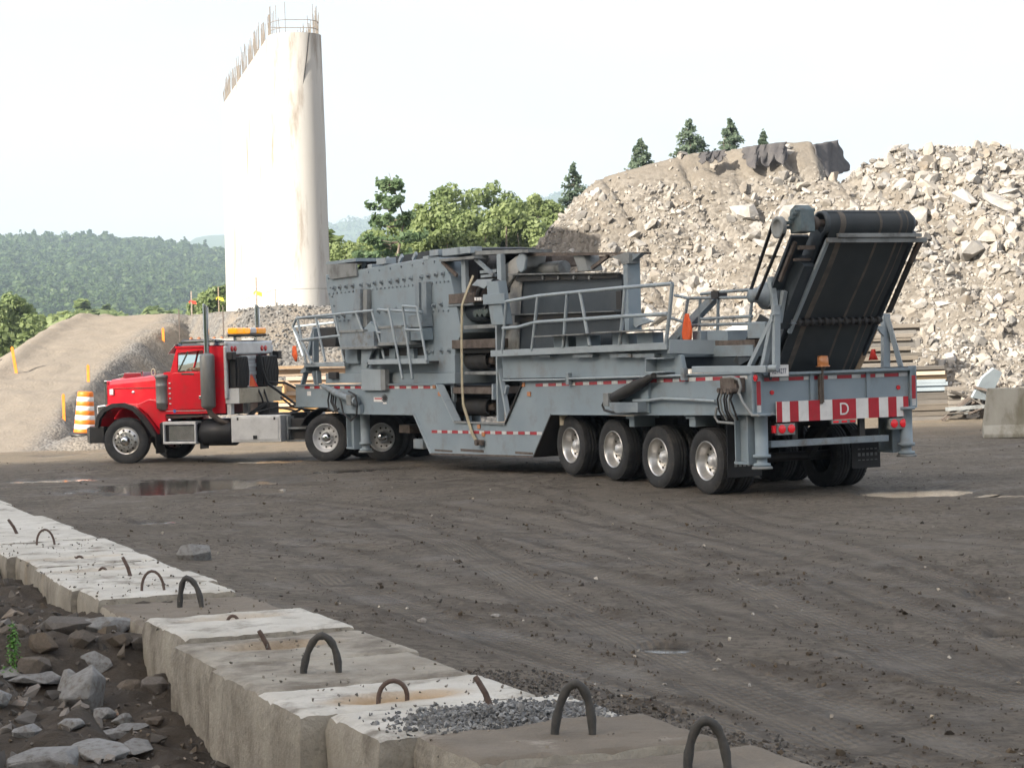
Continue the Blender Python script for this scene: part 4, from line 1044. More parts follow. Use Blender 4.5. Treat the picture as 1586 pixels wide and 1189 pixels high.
for k, (t0, t1, top, loops, rec, zt, lb) in enumerate(BLOCKS):
    r = np.random.default_rng(500 + k)
    w0, w1 = 3.22 + r.uniform(-.05, .05), 4.45 + r.uniform(-.05, .06)
    if k == 0: w0, w1 = 3.35, 4.75
    if k == 1: w0, w1 = 3.42, 4.62
    if k == 2: w0, w1 = 3.26, 4.55
    w0 = {3: 3.13, 4: 3.15, 5: 3.20, 6: 3.30}.get(k, w0 + (.1 if k > 7 else 0))
    if k == 7: w0, w1 = 3.35, 4.5
    nt_, nw, nz = max(8, int((t1 - t0) / .045)), 26, 12
    sk = r.uniform(-.05, .05)
    def shape(a, b_, c):
        """a along, b across, c up, all 0..1"""
        t = t0 + (t1 - t0) * a + sk * (b_ - .5); w = w0 + (w1 - w0) * b_; z = -.45 + (zt + .45) * c
        e = .016
        def rnd(u, L_): d = min(u, 1 - u) * L_; return max(0, e - d) / e
        ra, rb, rc = rnd(a, t1 - t0), rnd(b_, w1 - w0), (max(0, e - (1 - c) * (zt + .45)) / e)
        if rc > 0: z -= .012 * (ra + rb)
        if rc > 0 and (ra > 0 or rb > 0): t += -.014 * ra * (1 if a > .5 else -1); w += -.014 * rb * (1 if b_ > .5 else -1)
        p = row_pt(t, w); x, y = p
        n1 = mnoise.fractal((t * 2.4 + k * 9, w * 2.4, z * 2), 1.0, 2.0, 4)
        n2 = mnoise.fractal((t * 9 + k * 5, w * 9, z * 7), 1.0, 2.0, 3)
        if c > .999:
            z += .006 * n1 + .007 * n2 - .05 * max(0, n2 - .25) * (1 if (ra + rb) > 0 else 0) + (.014 * max(0, n1) if top == 'mud' else 0)
            if rec:
                q = math.hypot((t - rec[0]) / rec[2], (w - rec[1]) / rec[3]); z -= .075 * (1 - min(1, max(0, (q - .75) / .45)))
        else:
            w += (.006 * n1 + .004 * n2) * (1 if b_ > .5 else -1) * (rb > 0) + .01 * n2 * (ra > 0)
        p = row_pt(t, w); return (p[0], p[1], z)
    b = MB()
    def face(nu, nv, fn, mi, flip=False):
        V = [fn(i / nu, j / nv) for j in range(nv + 1) for i in range(nu + 1)]
        F = [(j * (nu + 1) + i, j * (nu + 1) + i + 1, (j + 1) * (nu + 1) + i + 1, (j + 1) * (nu + 1) + i) for j in range(nv) for i in range(nu)]
        b.add(V, [f[::-1] if flip else f for f in F], mi, True)
    face(nt_, nw, lambda u, v: shape(u, v, 1), 0)
    face(nt_, nz, lambda u, v: shape(u, 0, v), 1, True)
    face(nt_, nz, lambda u, v: shape(u, 1, v), 1)
    face(nw, nz, lambda u, v: shape(0, u, v), 1)
    face(nw, nz, lambda u, v: shape(1, u, v), 1, True)
    T = thing('concrete_block', lb, 'concrete block', (0, 0, 0), 0, 'concrete blocks of the low wall')
    body = b.build('body', [BM_[top], BM_['side']], T)
    at = body.data.attributes.new('stain', 'FLOAT', 'POINT'); sv = np.zeros(len(b.v))
    if rec:
        for vi, c_ in enumerate(b.v):
            tt, ww = c_[0] * ROWD[0] + c_[1] * ROWD[1], c_[0] * ROWN[0] + c_[1] * ROWN[1] - .02 * max(0, -(c_[0] * ROWD[0] + c_[1] * ROWD[1]) - 18)
            q_ = math.hypot((tt - rec[0]) / rec[2], (ww - rec[1]) / rec[3]); sv[vi] = max(0, min(1, (1.7 - q_) / .8)) * (.95 if k == 3 else .4) * (c_[2] > .4)
    at.data.foreach_set('value', sv.astype(np.float32))
    for q, (kd, lt, lw) in enumerate(loops):
        lb_, lm = loop_mesh(kd, 900 + k * 3 + q); p = row_pt(lt, lw)
        o = lb_.build('lifting_loop', lm, T, loc=(p[0], p[1], zt - (.06 if rec else .0)))
        o.rotation_euler = (r.uniform(-.12, .12), r.uniform(-.1, .1), R({'tube': -12, 'rebar': 18, 'arch': 10}.get(kd, 0)) + r.uniform(-.15, .15))
# gravel heap on the third block
r = np.random.default_rng(71); n_ = 2600
gt, gw = r.normal(-10.05, .20, n_), r.normal(4.0, .26, n_); kk = (gt > -10.6) & (gt < -9.72) & (gw > 3.35) & (gw < 4.5); gt, gw = gt[kk], gw[kk]
hgt = .05 * np.exp(-((gt + 10.05) / .22) ** 2 - ((gw - 4.0) / .3) ** 2)
SMALL = [tri_data(rock_mesh('pebble', 700 + k, 9, .75)) for k in range(6)]
M['bluegravel'] = mat('blue_grey_gravel', (.20, .205, .205), (.12, .122, .122), scale=9, rough=.9, isl=.45, coords='World')
scatter('gravel_heap', np.stack([np.array([row_pt(a, b_)[0] for a, b_ in zip(gt, gw)]), np.array([row_pt(a, b_)[1] for a, b_ in zip(gt, gw)]), .60 + hgt * r.random(len(gt))], 1), r.uniform(.007, .02, len(gt)), M['bluegravel'], SMALL, 72, .3,
        'loose blue grey gravel spilled over the pale concrete block', 'gravel')
n_ = 500; gt, gw = r.uniform(-24, -9, n_), r.uniform(3.3, 4.4, n_)
scatter('block_debris', np.array([tuple(row_pt(a, b_)) + (.605,) for a, b_ in zip(gt, gw)]), r.uniform(.004, .014, n_), mat('dark_grit', (.12, .105, .085), (.2, .18, .15), scale=9, rough=.9, isl=.4, coords='World'), SMALL, 73, .3,
        'grit and small stones scattered on the tops of the concrete blocks', 'grit')

# ================================================================== FOREGROUND ROCKS
M['greyrock'] = mat('grey_rock', (.235, .235, .23), (.165, .165, .16), scale=4, rough=.85, bump=.5, bscale=18, bdist=.02, orand=.12, dirt=(.12, .10, .08), dscale=4, dlo=.52, dhi=.68, damt=.75)
M['brownrock'] = mat('brown_rock', (.125, .105, .085), (.085, .07, .056), scale=5, rough=.9, bump=.5, bscale=16, bdist=.02, orand=.15, dirt=(.17, .155, .135), dscale=5, dlo=.58, dhi=.75)
def rock(px, py, wpx, z, seed, label, matl='greyrock', flat=.7, st=1.0, tilt=(0, 0), rz=0, name='rock', npts=26):
    p = hit(px, py) + np.array([0, 0, .25 * wpx / FPX * 12 * flat * .6]); s_ = wpx * p[1] / FPX / 1.75
    me = rock_mesh(name, seed, npts, flat, M[matl], st)
    o = bpy.data.objects.new(name, me); COL.objects.link(o)
    o.location = p; o.scale = (s_,) * 3; o.rotation_euler = (tilt[0], tilt[1], rz)
    bv = o.modifiers.new('worn', 'BEVEL'); bv.width = .05; bv.segments = 2; bv.limit_method = 'ANGLE'; bv.angle_limit = R(20)
    tag(o, label, 'rock')
rock(132, 1088, 82, .46, 11, 'large split grey rock standing upright on the bank at lower left', flat=1.15, st=.8, tilt=(.3, .2), npts=22)
rock(106, 1070, 50, .50, 12, 'grey rock leaning against the large split rock', flat=1.05, st=.7, tilt=(.1, -.3))
rock(158, 1110, 34, .44, 13, 'fist sized pale grey rock right below the large split rock')
rock(75, 1196, 110, .44, 14, 'big flat grey boulder cut off by the bottom edge of the picture', flat=.55, st=1.1)
rock(150, 1172, 96, .36, 15, 'long grey slab lying along the bank beside the big flat boulder', flat=.4, st=1.25, rz=-.9)
rock(200, 1160, 70, .22, 16, 'narrow grey slab at the foot of the bank, bottom left', flat=.35, st=1.4, rz=-1.1)
rock(-6, 1090, 44, .5, 17, 'grey rock cut off by the left edge of the picture')
rock(60, 1062, 58, .42, 18, 'low flat pale stone on the bank crest above the weed', flat=.35, st=1.3)
rock(22, 1050, 60, .44, 19, 'flat grey stone on the bank at the left edge under the weed', flat=.35, st=1.3, rz=.4)
rock(160, 978, 74, .06, 20, 'pale topped wedge shaped rock by the dirt filled gap in the wall', flat=.45, st=1.2, rz=.2)
rock(100, 975, 66, .06, 21, 'dark brown rock left of the wedge shaped rock', 'brownrock', .5, 1.2)
rock(150, 1030, 44, -.02, 22, 'thin grey slab tilted in the dirt trench', flat=.3, st=1.0, tilt=(.9, .5))
rock(65, 1008, 42, .08, 23, 'brown rock with a pale top right of the weed', 'brownrock', .8)
rock(56, 1036, 50, .10, 24, 'dark brown angular rock behind the bank crest', 'brownrock', .8)
rock(217, 1006, 34, -.05, 25, 'square brown stone near the left face of the pale block', 'brownrock', .85, .9)
rock(235, 1026, 30, -.08, 26, 'grey stone wedged against the foot of the pale block', flat=.8)
rock(186, 998, 34, .0, 27, 'rounded brown stone in front of the dirt filled gap', 'brownrock', .8)
rock(240, 1072, 42, -.12, 28, 'brown blocky stone in the trench beside the wall', 'brownrock', .75)
rock(205, 1066, 40, -.1, 29, 'dark half buried stone in the middle of the trench', 'brownrock', .5)
rock(190, 1118, 30, .1, 30, 'small light grey stone at the foot of the bank', flat=.7)
rock(206, 1128, 46, .08, 31, 'flat light grey stone lying at the foot of the bank', flat=.3, st=1.3)
rock(40, 1140, 40, .5, 40, 'small pale stone on the bank above the big flat boulder')
rock(178, 1140, 40, .3, 41, 'pale flat stone on the bank edge right of the long slab', flat=.4, st=1.2)
rock(112, 1128, 36, .5, 42, 'grey stone on the bank between the split rock and the long slab', flat=.6)
rock(20, 985, 44, .4, 43, 'brown stone in the dirt above the weed', 'brownrock', .6)
rock(125, 1000, 40, .2, 44, 'grey brown stone behind the large split rock', 'brownrock', .7)
rock(240, 1118, 28, 0, 45, 'small brown stone low in the trench beside the wall', 'brownrock', .6)
rock(301, 866, 42, .12, 32, 'rounded half buried stone in the mud beyond the wall', 'greyrock', 1.1, 1.1)
rock(437, 763, 13, .03, 33, 'small white stone alone on the mud in front of the truck', 'paleRock', .8)
rock(655, 963, 15, .02, 34, 'small pinkish white stone on the mud beyond the wall', 'paleRock', .8)
rock(768, 955, 14, .02, 35, 'small flat pale stone right of the pinkish one', 'paleRock', .5)
rock(905, 1010, 0, .0, 36, 'x', 'paleRock') if False else None
# small stones on bank, in trench and over the yard
r = np.random.default_rng(81); n_ = 11000
X_ = r.uniform(-6, 1.5, n_); Y_ = r.uniform(9, 26, n_); w_ = X_ * ROWN[0] + Y_ * ROWN[1]; kk = (w_ < 3.2) & (w_ > -1.5); X_, Y_ = X_[kk], Y_[kk]
Z_ = ground_z(X_[None], Y_[None])[0][0]
scatter('trench_stones', np.stack([X_, Y_, Z_], 1), .011 * (1 - r.random(len(X_)) * .992) ** -.5, mat('mixed_small_stones', (.085, .07, .055), (.15, .132, .112), scale=4, rough=.9, isl=.55, coords='World', dirt=(.25, .13, .09), dscale=6, dlo=.62, dhi=.7), SMALL, 82, .3,
        'small mixed stones and crumbs of soil left of the block wall', 'stones')
n_ = 30000
Y_ = 10 + 46 * r.random(n_) ** 1.6; X_ = Y_ * r.uniform(-.26, .26, n_); w_ = X_ * ROWN[0] + Y_ * ROWN[1]; kk = (w_ > 4.6); X_, Y_ = X_[kk], Y_[kk]
Z_, tk_, pd_, cl_, _ = ground_z(X_[None], Y_[None]); kk = (r.random(len(X_)) < np.clip(.12 + cl_[0] * 1.3, 0, 1)) & (tk_[0] < .5) & (pd_[0] < .3)
scatter('yard_clods', np.stack([X_, Y_, Z_[0]], 1)[kk], np.minimum(.0075 * (1 - r.random(kk.sum()) * .985) ** -.42, .034), mat('mud_clods', (.066, .052, .038), (.105, .086, .066), scale=4, rough=.95, isl=.3, coords='World'), SMALL, 83, .25,
        'clods of dark mud and grit strewn over the yard', 'clods')
kk = r.random(len(X_)) < .005
scatter('yard_pebbles', np.stack([X_, Y_, Z_[0]], 1)[kk], r.uniform(.010, .028, kk.sum()), mat('pale_pebbles', (.42, .38, .32), (.3, .27, .23), scale=4, rough=.9, isl=.4, coords='World'), SMALL, 84, .35,
        'pale pebbles dotted about the yard', 'pebbles')
# gravel strip beside the wall
n_ = 4500; gt = r.uniform(-14, -7.5, n_); gw = 5.45 + .30 * r.normal(size=n_) + .04 * (gt + 11)
P_ = ROWD[None] * gt[:, None] + ROWN[None] * gw[:, None]; Z_ = ground_z(P_[:, 0][None], P_[:, 1][None])[0][0]
scatter('gravel_strip', np.concatenate([P_, Z_[:, None]], 1), r.uniform(.006, .02, n_), mat('dark_gravel', (.065, .058, .05), (.115, .105, .093), scale=6, rough=.9, isl=.5, coords='World'), SMALL, 85, .3,
        'strip of dark crushed gravel between the wheel tracks near the wall', 'gravel')

# weed
def weed():
    p = hit(22, 1046); t = thing('weed', 'small bright green weed growing on the bank at lower left', 'plant', tuple(p))
    r = np.random.default_rng(3); b = MB(); b.tube([(0, 0, -.03), (.01, 0, .15), (.0, .01, .30), (-.005, 0, .37)], [.005, .004, .003, .001], 6); b.build('stem', M['weed'], t)
    C, Nn, S_ = [], [], []
    for k in range(330):
        z = .01 + .33 * r.random() ** 1.1; a = r.uniform(0, 6.28); L_ = (.075 * (1 - z / .42) + .006) * r.random() ** .6
        C.append((L_ * math.cos(a), L_ * math.sin(a), z + .25 * L_)); n_ = np.array([math.cos(a) * .4, math.sin(a) * .4, 1]) + r.normal(size=3) * .5; Nn.append(n_ / np.linalg.norm(n_)); S_.append(.010 * r.uniform(.6, 1.3))
    leaf_quads('leaves', np.array(C), np.array(Nn), np.array(S_), M['weed'], r, t)
weed()

# ================================================================== TIMBER STACKS AND BARRIER
def plank(parent, x0, x1, y0, y1, z0, z1_, m, name='plank'):
    b = MB(); b.box((0, 0, 0), (x1 - x0, y1 - y0, z1_ - z0)); o = b.build(name, M[m], parent, .008, loc=(x0, y0, z0)); return o
def stack_left():
    t = thing('timber_stack', 'stack of fresh sawn timbers and long beams behind the truck and trailer', 'timber stack')
    rows = [(270, 320, 413, 'wood', 61.4), (325, 430, 412, 'wood', 61.6), (430, 490, 443, 'freshwood', 61.2), (494, 545, 440, 'freshwood', 61.3), (549, 600, 440, 'freshwood', 61.2),
            (604, 660, 428, 'freshwood', 61.1), (664, 720, 426, 'freshwood', 61.0), (722, 780, 426, 'freshwood', 61.1), (795, 838, 400, 'freshwood', 61.0), (846, 900, 398, 'freshwood', 60.9), (905, 990, 396, 'freshwood', 61.0), (995, 1060, 395, 'wood', 61.0), (1064, 1110, 395, 'wood', 61.0), (1114, 1170, 395, 'wood', 61.0), (1174, 1230, 395, 'wood', 61.0), (1234, 1290, 395, 'wood', 61.0)]
    r = np.random.default_rng(8)
    for v0, v1, px, m, Y in rows:
        a, c = atY(px, 540 + v0 / 9.907, Y), atY(px, 540 + v1 / 9.907, Y)
        if c[2] < -.25: continue
        L_ = r.uniform(4.2, 5.2)
        plank(t, a[0], a[0] + L_, Y, Y + .3, c[2], a[2] - .008, m)
        plank(t, a[0] + .08, a[0] + L_, Y + .33, Y + .66, c[2], a[2] - .008, m)
    for v, u in ((490, 540), (565, 565)):
        a = atY(380 + u / 9.9, 540 + v / 9.9, 60.7); plank(t, a[0] - .08, a[0] + .08, 60.5, 61.15, a[2] - .2, a[2], 'freshwood', 'spacer')
stack_left()
def U4(u, v): return 1340 + u / 6.995, 500 + v / 6.995
def stack(label, rows, Y, m, deep=.9, seed=1, step=.3):
    t = thing('timber_stack', label, 'timber stack', (0, 0, 0)); r = np.random.default_rng(seed)
    for u0, u1, v0, v1, mm in rows:
        dy = r.uniform(-.12, .12)
        a, c = atY(*U4(u0, v0), Y + dy), atY(*U4(u1, v1), Y + dy)
        plank(t, a[0], c[0], Y + dy, Y + dy + .24, c[2], a[2] - .006, mm or m)
        plank(t, a[0] - .05, c[0] - r.uniform(0, .2), Y + dy + .3, Y + dy + .6, c[2], a[2] - .006, mm or m)
    return t
r = np.random.default_rng(5)
stack('high stack of long weathered boards behind the rear right corner of the trailer', [(-60, 560 + int(r.uniform(-70, 60)), v, v + 30, None) for v in range(20, 470, 35)], 64.5, 'greywood', seed=2)
stack('stack of thin panels with orange and blue edges behind the trailer', [(300, 900 - int(r.uniform(0, 40)), v, v + 26, m) for v, m in zip(range(475, 745, 29), ['greywood', 'wood', 'freshwood', 'greywood', 'orangewood', 'bluepanel', 'bluepanel', 'bluepanel', 'greywood', 'greywood'])] if 0 else
      [(300, 900 - int(r.uniform(0, 40)), v, v + 26, m) for v, m in zip(range(475, 745, 29), ['greywood', 'wood', 'freshwood', 'wood', 'freshwood', 'pale', 'pale', 'paint', 'pale', 'greywood'])], 62.6, 'wood', seed=3)
stack('low stack of heavy grey beams on the ground behind the trailer', [(280, 900, v, v + 56, None) for v in range(765, 1050, 60)], 62.3, 'greywood', seed=4)
stack('short cross stacked grey timbers between the beams and the scrap', [(905, 1100 - int(r.uniform(0, 70)), v, v + 44, None) for v in range(690, 1040, 50)], 62.2, 'greywood', seed=6)
def scrap():
    t = thing('scrap_heap', 'heap of bent scrap metal and broken boards beside the concrete barrier', 'scrap heap'); r = np.random.default_rng(9)
    for k in range(16):
        a = atY(*U4(r.uniform(1100, 1370), r.uniform(700, 1000)), 61.5 + r.uniform(-.3, .6)); b = MB(); d = r.normal(size=3) * np.array([.5, .25, .22])
        b.bar(tuple(-d), tuple(d), r.uniform(.06, .22), r.uniform(.02, .1)); b.build('board' if k % 2 else 'scrap_plate', M[['greywood', 'rust', 'dusty'][k % 3]], t, .004, loc=tuple(a))
    a = atY(*U4(1320, 640), 61.3); b = MB(); b.prism([(-.32, -.5), (.2, -.5), (.34, .35), (.05, .42), (-.2, .1)], -.05, .05, 'y'); b.build('bent_sheet', M['pale'], t, loc=tuple(a)).rotation_euler = (.3, .2, .3)
scrap()
def barrier():
    p = gnd(1524, 676, 0)
    t = thing('concrete_barrier', 'grey concrete road barrier at the right edge of the picture', 'barrier', (p[0], p[1], -.04), R(-8))
    m = mat('barrier_concrete', (.36, .35, .31), (.28, .27, .23), scale=2, rough=.9, stretch=(1, 1, .4), dirt=(.16, .145, .10), dscale=2, dlo=.5, dhi=.68, bump=.3, bscale=20)
    prof = [(-.05, 0), (-.05, .09), (.12, .30), (.20, 1.16), (.36, 1.16), (.44, .30), (.60, .09), (.60, 0)]
    b = MB()
    n = len(prof); a = [( .0 if z < .31 else .12, y, z) for y, z in prof]
    c = [(3.4, y, z) for y, z in prof]
    b.add(a + c, [tuple(range(n)), tuple(range(n, 2 * n))[::-1]] + [(i, n + i, n + (i + 1) % n, (i + 1) % n) for i in range(n)])
    b.build('body', m, t, .02)
    b = MB(); b.tube([(.4, .28, 1.1), (.4, .28, 1.22), (.5, .28, 1.26), (.6, .28, 1.22), (.6, .28, 1.1)], .012, 6); b.build('lifting_loop', M['rebar'], t)
barrier()
M['shell'] = mat('dusty_pale_steel', (.42, .42, .40), (.30, .30, .29), scale=2.5, rough=.7, dirt=(.13, .12, .105), dscale=2.0, dlo=.5, dhi=.72)
# ================================================================== WHEELS
def tyre_mb(r=.52, w=.27, seed=0, treads=46):
    b = MB(); h = w / 2; sw = .018
    prof = [(-h + .02, .295), (-h - .0, .33), (-h - sw, .40), (-h - .008, .475), (-h + .018, r - .012), (-h + .035, r), (-.072, r), (-.068, r - .013), (-.054, r - .013), (-.05, r), (-.01, r + .002), (-.007, r - .012), (.007, r - .012), (.01, r + .002), (.05, r), (.054, r - .013), (.068, r - .013), (.072, r), (h - .035, r), (h - .018, r - .012), (h + .008, .475), (h + sw, .40), (h, .33), (h - .02, .295)]
    b.lathe(prof, (0, 0, 0), 'y', 48)
    for k in range(treads):      # shoulder lugs
        a = 2 * math.pi * k / treads; c, s_ = math.cos(a), math.sin(a)
        for sd in (-1, 1):
            y0, y1 = sd * (h - .06), sd * (h - .004); da = .045
            P = []
            for rr in (r - .01, r + .006):
                for (aa, yy) in ((a - da, y0), (a + da, y0), (a + da, y1), (a - da, y1)):
                    q = rr - (.014 if abs(yy) > h - .02 else 0); P.append((q * math.cos(aa), yy, q * math.sin(aa)))
            b.add(P, [(4, 5, 6, 7), (0, 1, 5, 4), (1, 2, 6, 5), (2, 3, 7, 6), (3, 0, 4, 7)])
    return b
def rim_dish(depth=.155):
    """outer wheel of a pair: deep dish facing +y; origin at the tyre's middle"""
    b = MB(); o = .135
    b.lathe([(o - .03, .312), (o + .004, .312), (o + .006, .303), (o - .012, .293), (o - .05, .275), (o - depth * .8, .258), (o - depth, .245), (o - depth - .004, .19), (o - depth + .004, .135), (o - depth + .004, .06)], (0, 0, 0), 'y', 40)
    for k in range(10):
        a = 2 * math.pi * (k + .5) / 10; c = (.205 * math.cos(a), o - depth, .205 * math.sin(a)); b.cyl((c[0], c[1] - .01, c[2]), (c[0], c[1] + .006, c[2]), .022, 10, 1)
        a = 2 * math.pi * k / 10; c = (.14 * math.cos(a), o - depth, .14 * math.sin(a)); b.cyl(c, (c[0], c[1] + .03, c[2]), .014, 6, 0)
    return b
def hub_mb(y0, L_, r0=.085, chrome=False):
    b = MB(); b.lathe([(y0, r0 + .02), (y0 + L_ * .4, r0 + .012), (y0 + L_ * .45, r0), (y0 + L_ * .8, r0 * .92), (y0 + L_, r0 * .55), (y0 + L_ + .005, .001)], (0, 0, 0), 'y', 20); return b
TYRE = tyre_mb()
def wheel_set(parent, x, y, z, side, dual=True, matr='alu', hubm='alu_dull', spin=0.0, proto={}):
    """outer wheel (a tyre mesh with rim and hub) plus the inner one of the pair"""
    if 'tyre' not in proto:
        proto['tyre'] = TYRE.build('wheel', M['rubber']).data; proto['rim'] = rim_dish().build('rim', [M['alu'], M['dark']]).data; proto['hub'] = hub_mb(-.03, .11).build('hub', M['alu_dull']).data
        for n_ in ('wheel', 'rim', 'hub'): bpy.data.objects.remove(bpy.data.objects[n_])
    out = []
    for k, yy in enumerate([y, y - side * .345] if dual else [y]):
        w = bpy.data.objects.new('wheel', proto['tyre']); COL.objects.link(w); w.parent = parent; w.location = (x, yy, z); w.rotation_euler = (0, spin + k, 0 if side > 0 else math.pi)
        if k == 0:
            for nm, m_ in (('rim', matr), ('hub', hubm)):
                o = bpy.data.objects.new(nm, proto[nm]); COL.objects.link(o); o.parent = w
                if nm == 'hub' and hubm != 'alu_dull' or nm == 'rim' and matr != 'alu':
                    o.data = o.data.copy(); o.data.materials[0] = M[m_]
        out.append(w)
    return out

# ================================================================== TRAILER WITH CRUSHER
T = thing('crusher_trailer', 'long grey rock crushing plant on a multi axle trailer with raised rear conveyor', 'trailer', tuple(TR.O), TR.ang + R(90))
def S(z, u, v, y): return TR.side(z(u, v), y)
def Cx(z, u, v, x): return TR.cross(z(u, v), x)
def poly(z, pts, y): return [S(z, u, v, y) for u, v in pts]
def P3(z, u, v, y): q = S(z, u, v, y); return (q[0], y, q[1])
def C3(z, u, v, x): q = Cx(z, u, v, x); return (x, q[0], q[1])
def plate(name, z, pts, y0, y1, m, bevel=.0, parent=None, ref=None):
    b = MB(); b.prism(poly(z, pts, ref if ref is not None else max(y0, y1)), y0, y1, 'y'); return b.build(name, M[m], parent or T, bevel)
def rect(name, z, u0, v0, u1, v1, y0, y1, m, bevel=.008, parent=None):
    yr = max(y0, y1); a, c = S(z, u0, v0, yr), S(z, u1, v1, yr); um = ((u0 + u1) / 2)
    b = MB(); b.box((a[0], y0, a[1]), (c[0], y1, c[1])); return b.build(name, M[m], parent or T, bevel)
YL, YR_ = 1.37, -1.62
# --- main side beams
outer = [(16.95, 1.67), (16.97, 1.21), (15.1, 1.22), (14.25, 1.09), (10.53, 1.12), (9.78, .36), (5.41, .44), (4.69, 1.21), (2.0, 1.24), (-1.75, 1.30), (-1.75, 1.90), (1.5, 1.855), (5.79, 1.76), (6.51, 1.0), (8.68, 1.0), (9.4, 1.70), (13.0, 1.685)]
for ya, yb in ((YL - .04, YL), (YR_, YR_ + .04)):
    b = MB(); b.prism(outer, ya, yb, 'y'); sb = b.build('side_beam', M['paint'], T, .004)
    in_ = -1 if ya > 0 else 1
    # flanges that follow the beam's outline
    for seg, wd, m in (([(16.95, 1.68), (13.0, 1.695), (9.42, 1.71)], .16, 'paint'), ([(5.77, 1.77), (1.5, 1.865), (-1.75, 1.91)], .16, 'paint'), ([(16.97, 1.20), (15.1, 1.21), (14.25, 1.08), (10.53, 1.11)], .2, 'paint'),
                       ([(4.69, 1.20), (2.0, 1.23), (-1.75, 1.29)], .22, 'paint'), ([(10.53, 1.11), (9.78, .35)], .22, 'pale'), ([(9.78, .35), (5.41, .43)], .3, 'rust'), ([(5.41, .43), (4.69, 1.20)], .5, 'dark'), ([(6.51, .99), (8.68, .99)], .18, 'dusty'), ([(9.42, 1.70), (8.68, 1.0)], .16, 'pale'), ([(5.77, 1.76), (6.51, 1.0)], .2, 'dark')):
        b = MB(); oy = (ya + yb) / 2 + in_ * (wd / 2 - .055)
        for p, q in zip(seg[:-1], seg[1:]): b.bar((p[0], oy, p[1]), (q[0], oy, q[1]), wd, .028)
        b.build('flange', M[m], sb)
# --- deck, cross members and belly, inside the beams
b = MB(); b.box((9.6, -1.55, 1.35), (16.85, 1.3, 1.6)); b.box((-1.6, -1.55, 1.4), (5.5, 1.3, 1.7)); b.build('deck', M['dark'], T)
b = MB(); b.prism([(9.6, .42), (5.5, .47), (5.6, .56), (9.5, .52)], -1.55, 1.3, 'y'); b.build('belly_floor', M['dark'], T)
for x in (16.9, 15.0, 12.2, 10.5, 4.5, 3.6, 1.6, .3, -.9):
    b = MB(); b.box((x - .06, -1.57, 1.16 if x > 6 else 1.22), (x + .06, 1.32, 1.345 if x > 6 else 1.395)); b.build('cross_member', M['paint2'] if x < 16 else M['paint'], T)
# front end plate and king pin plate
b = MB(); b.box((16.9, -1.575, 1.22), (16.96, 1.325, 1.66)); b.build('front_plate', M['paint'], T)
b = MB(); b.box((14.6, -1.0, 1.12), (16.6, .7, 1.16)); b.cyl((15.5, -.15, 1.0), (15.5, -.15, 1.12), .06, 12); b.build('king_pin_plate', M['dark'], T)
# --- bogie
WHEELX = [TR.side(p_, 1.22) for p_ in ((884, 689.2), (949.7, 695.6), (1018.6, 707.7), (1093.8, 713.6))]
for (x, z) in WHEELX:
    wheel_set(T, x, 1.085, z, 1, spin=x); wheel_set(T, x, -1.40, z, -1, spin=x * 2)
    b = MB(); b.cyl((x, -1.3, z), (x, 1.0, z), .075, 12); b.build('axle', M['dark'], T)
    b = MB(); [(lambda b, yy: (b.box((x - .7, yy - .05, 1.0), (x + .1, yy + .05, 1.14)), b.bar((x - .6, yy, 1.02), (x, yy, z), .1, .12), b.build('suspension_arm', M['dark'], T)))(MB(), yy) for yy in (.4, -.7)]
    [(lambda b, yy: (b.cyl((x + .25, yy, z + .15), (x + .25, yy, 1.2), .1, 14), b.build('air_bag', M['rubber'], T)))(MB(), yy) for yy in (.4, -.7)]
for u0, u1 in ((612, 645), (980, 1020)):
    a = S(z5, u0, 410, 1.3); c = S(z5, u1, 480, 1.3); b = MB(); b.box((a[0], .9, a[1] - .01), (c[0], 1.3, c[1])); b.box((a[0] + .05, .85, a[1] - .05), (c[0] - .05, 1.335, a[1] - .005)); b.build('hanger_bracket', M['paint'], T, .005)
a = S(z5, 178, 410, 1.3); b = MB(); b.cyl((a[0], 1.2, a[1]), (a[0], 1.2, a[1] - .17), .07, 14); b.build('air_tank', M['cream'], T)
# --- jacks
def jack(x, y, zt, zb, sx, leg=(.28, .24)):
    b = MB(); b.box((x - leg[0] / 2, y - leg[1] / 2 * .3, zb + .04), (x + leg[0] / 2, y + leg[1] / 2 * .3, zt))
    for s_ in (-1, 1): b.box((x + s_ * leg[0] / 2 - .014, y - leg[1] / 2, zb + .04), (x + s_ * leg[0] / 2 + .014, y + leg[1] / 2, zt))
    b.box((x - leg[0] / 2 - .03, y - leg[1] / 2 - .01, zb), (x + leg[0] / 2 + .03, y + leg[1] / 2 + .01, zb + .04)); j = b.build('jack_leg', M['paint'], T, .004)
    xc = x + sx; b = MB(); b.lathe([(zb - .02, .001), (zb - .02, .13), (zb + .02, .13), (zb + .03, .08), (zb + .10, .08), (zb + .11, .135), (zb + .155, .135), (zb + .16, .10), (zt - .03, .10), (zt - .02, .15), (zt + .02, .15), (zt + .02, .001)], (xc, y, 0), 'z', 22); b.build('jack_cylinder', M['paint'], T)
    b = MB(); b.lathe([(zb - .06, .001), (zb - .06, .16), (zb - .025, .15), (zb - .025, .05)], (xc, y, 0), 'z', 18); b.build('jack_foot', M['dusty'], T)
jack(-1.36, 1.235, 1.275, .52, -.36, (.34, .26)); jack(-1.36, -1.45, 1.275, .58, -.36, (.34, .26))
jack(13.95, 1.2, 1.085, .32, -.5, (.36, .28)); jack(13.95, -1.42, 1.085, .32, -.5, (.36, .28))
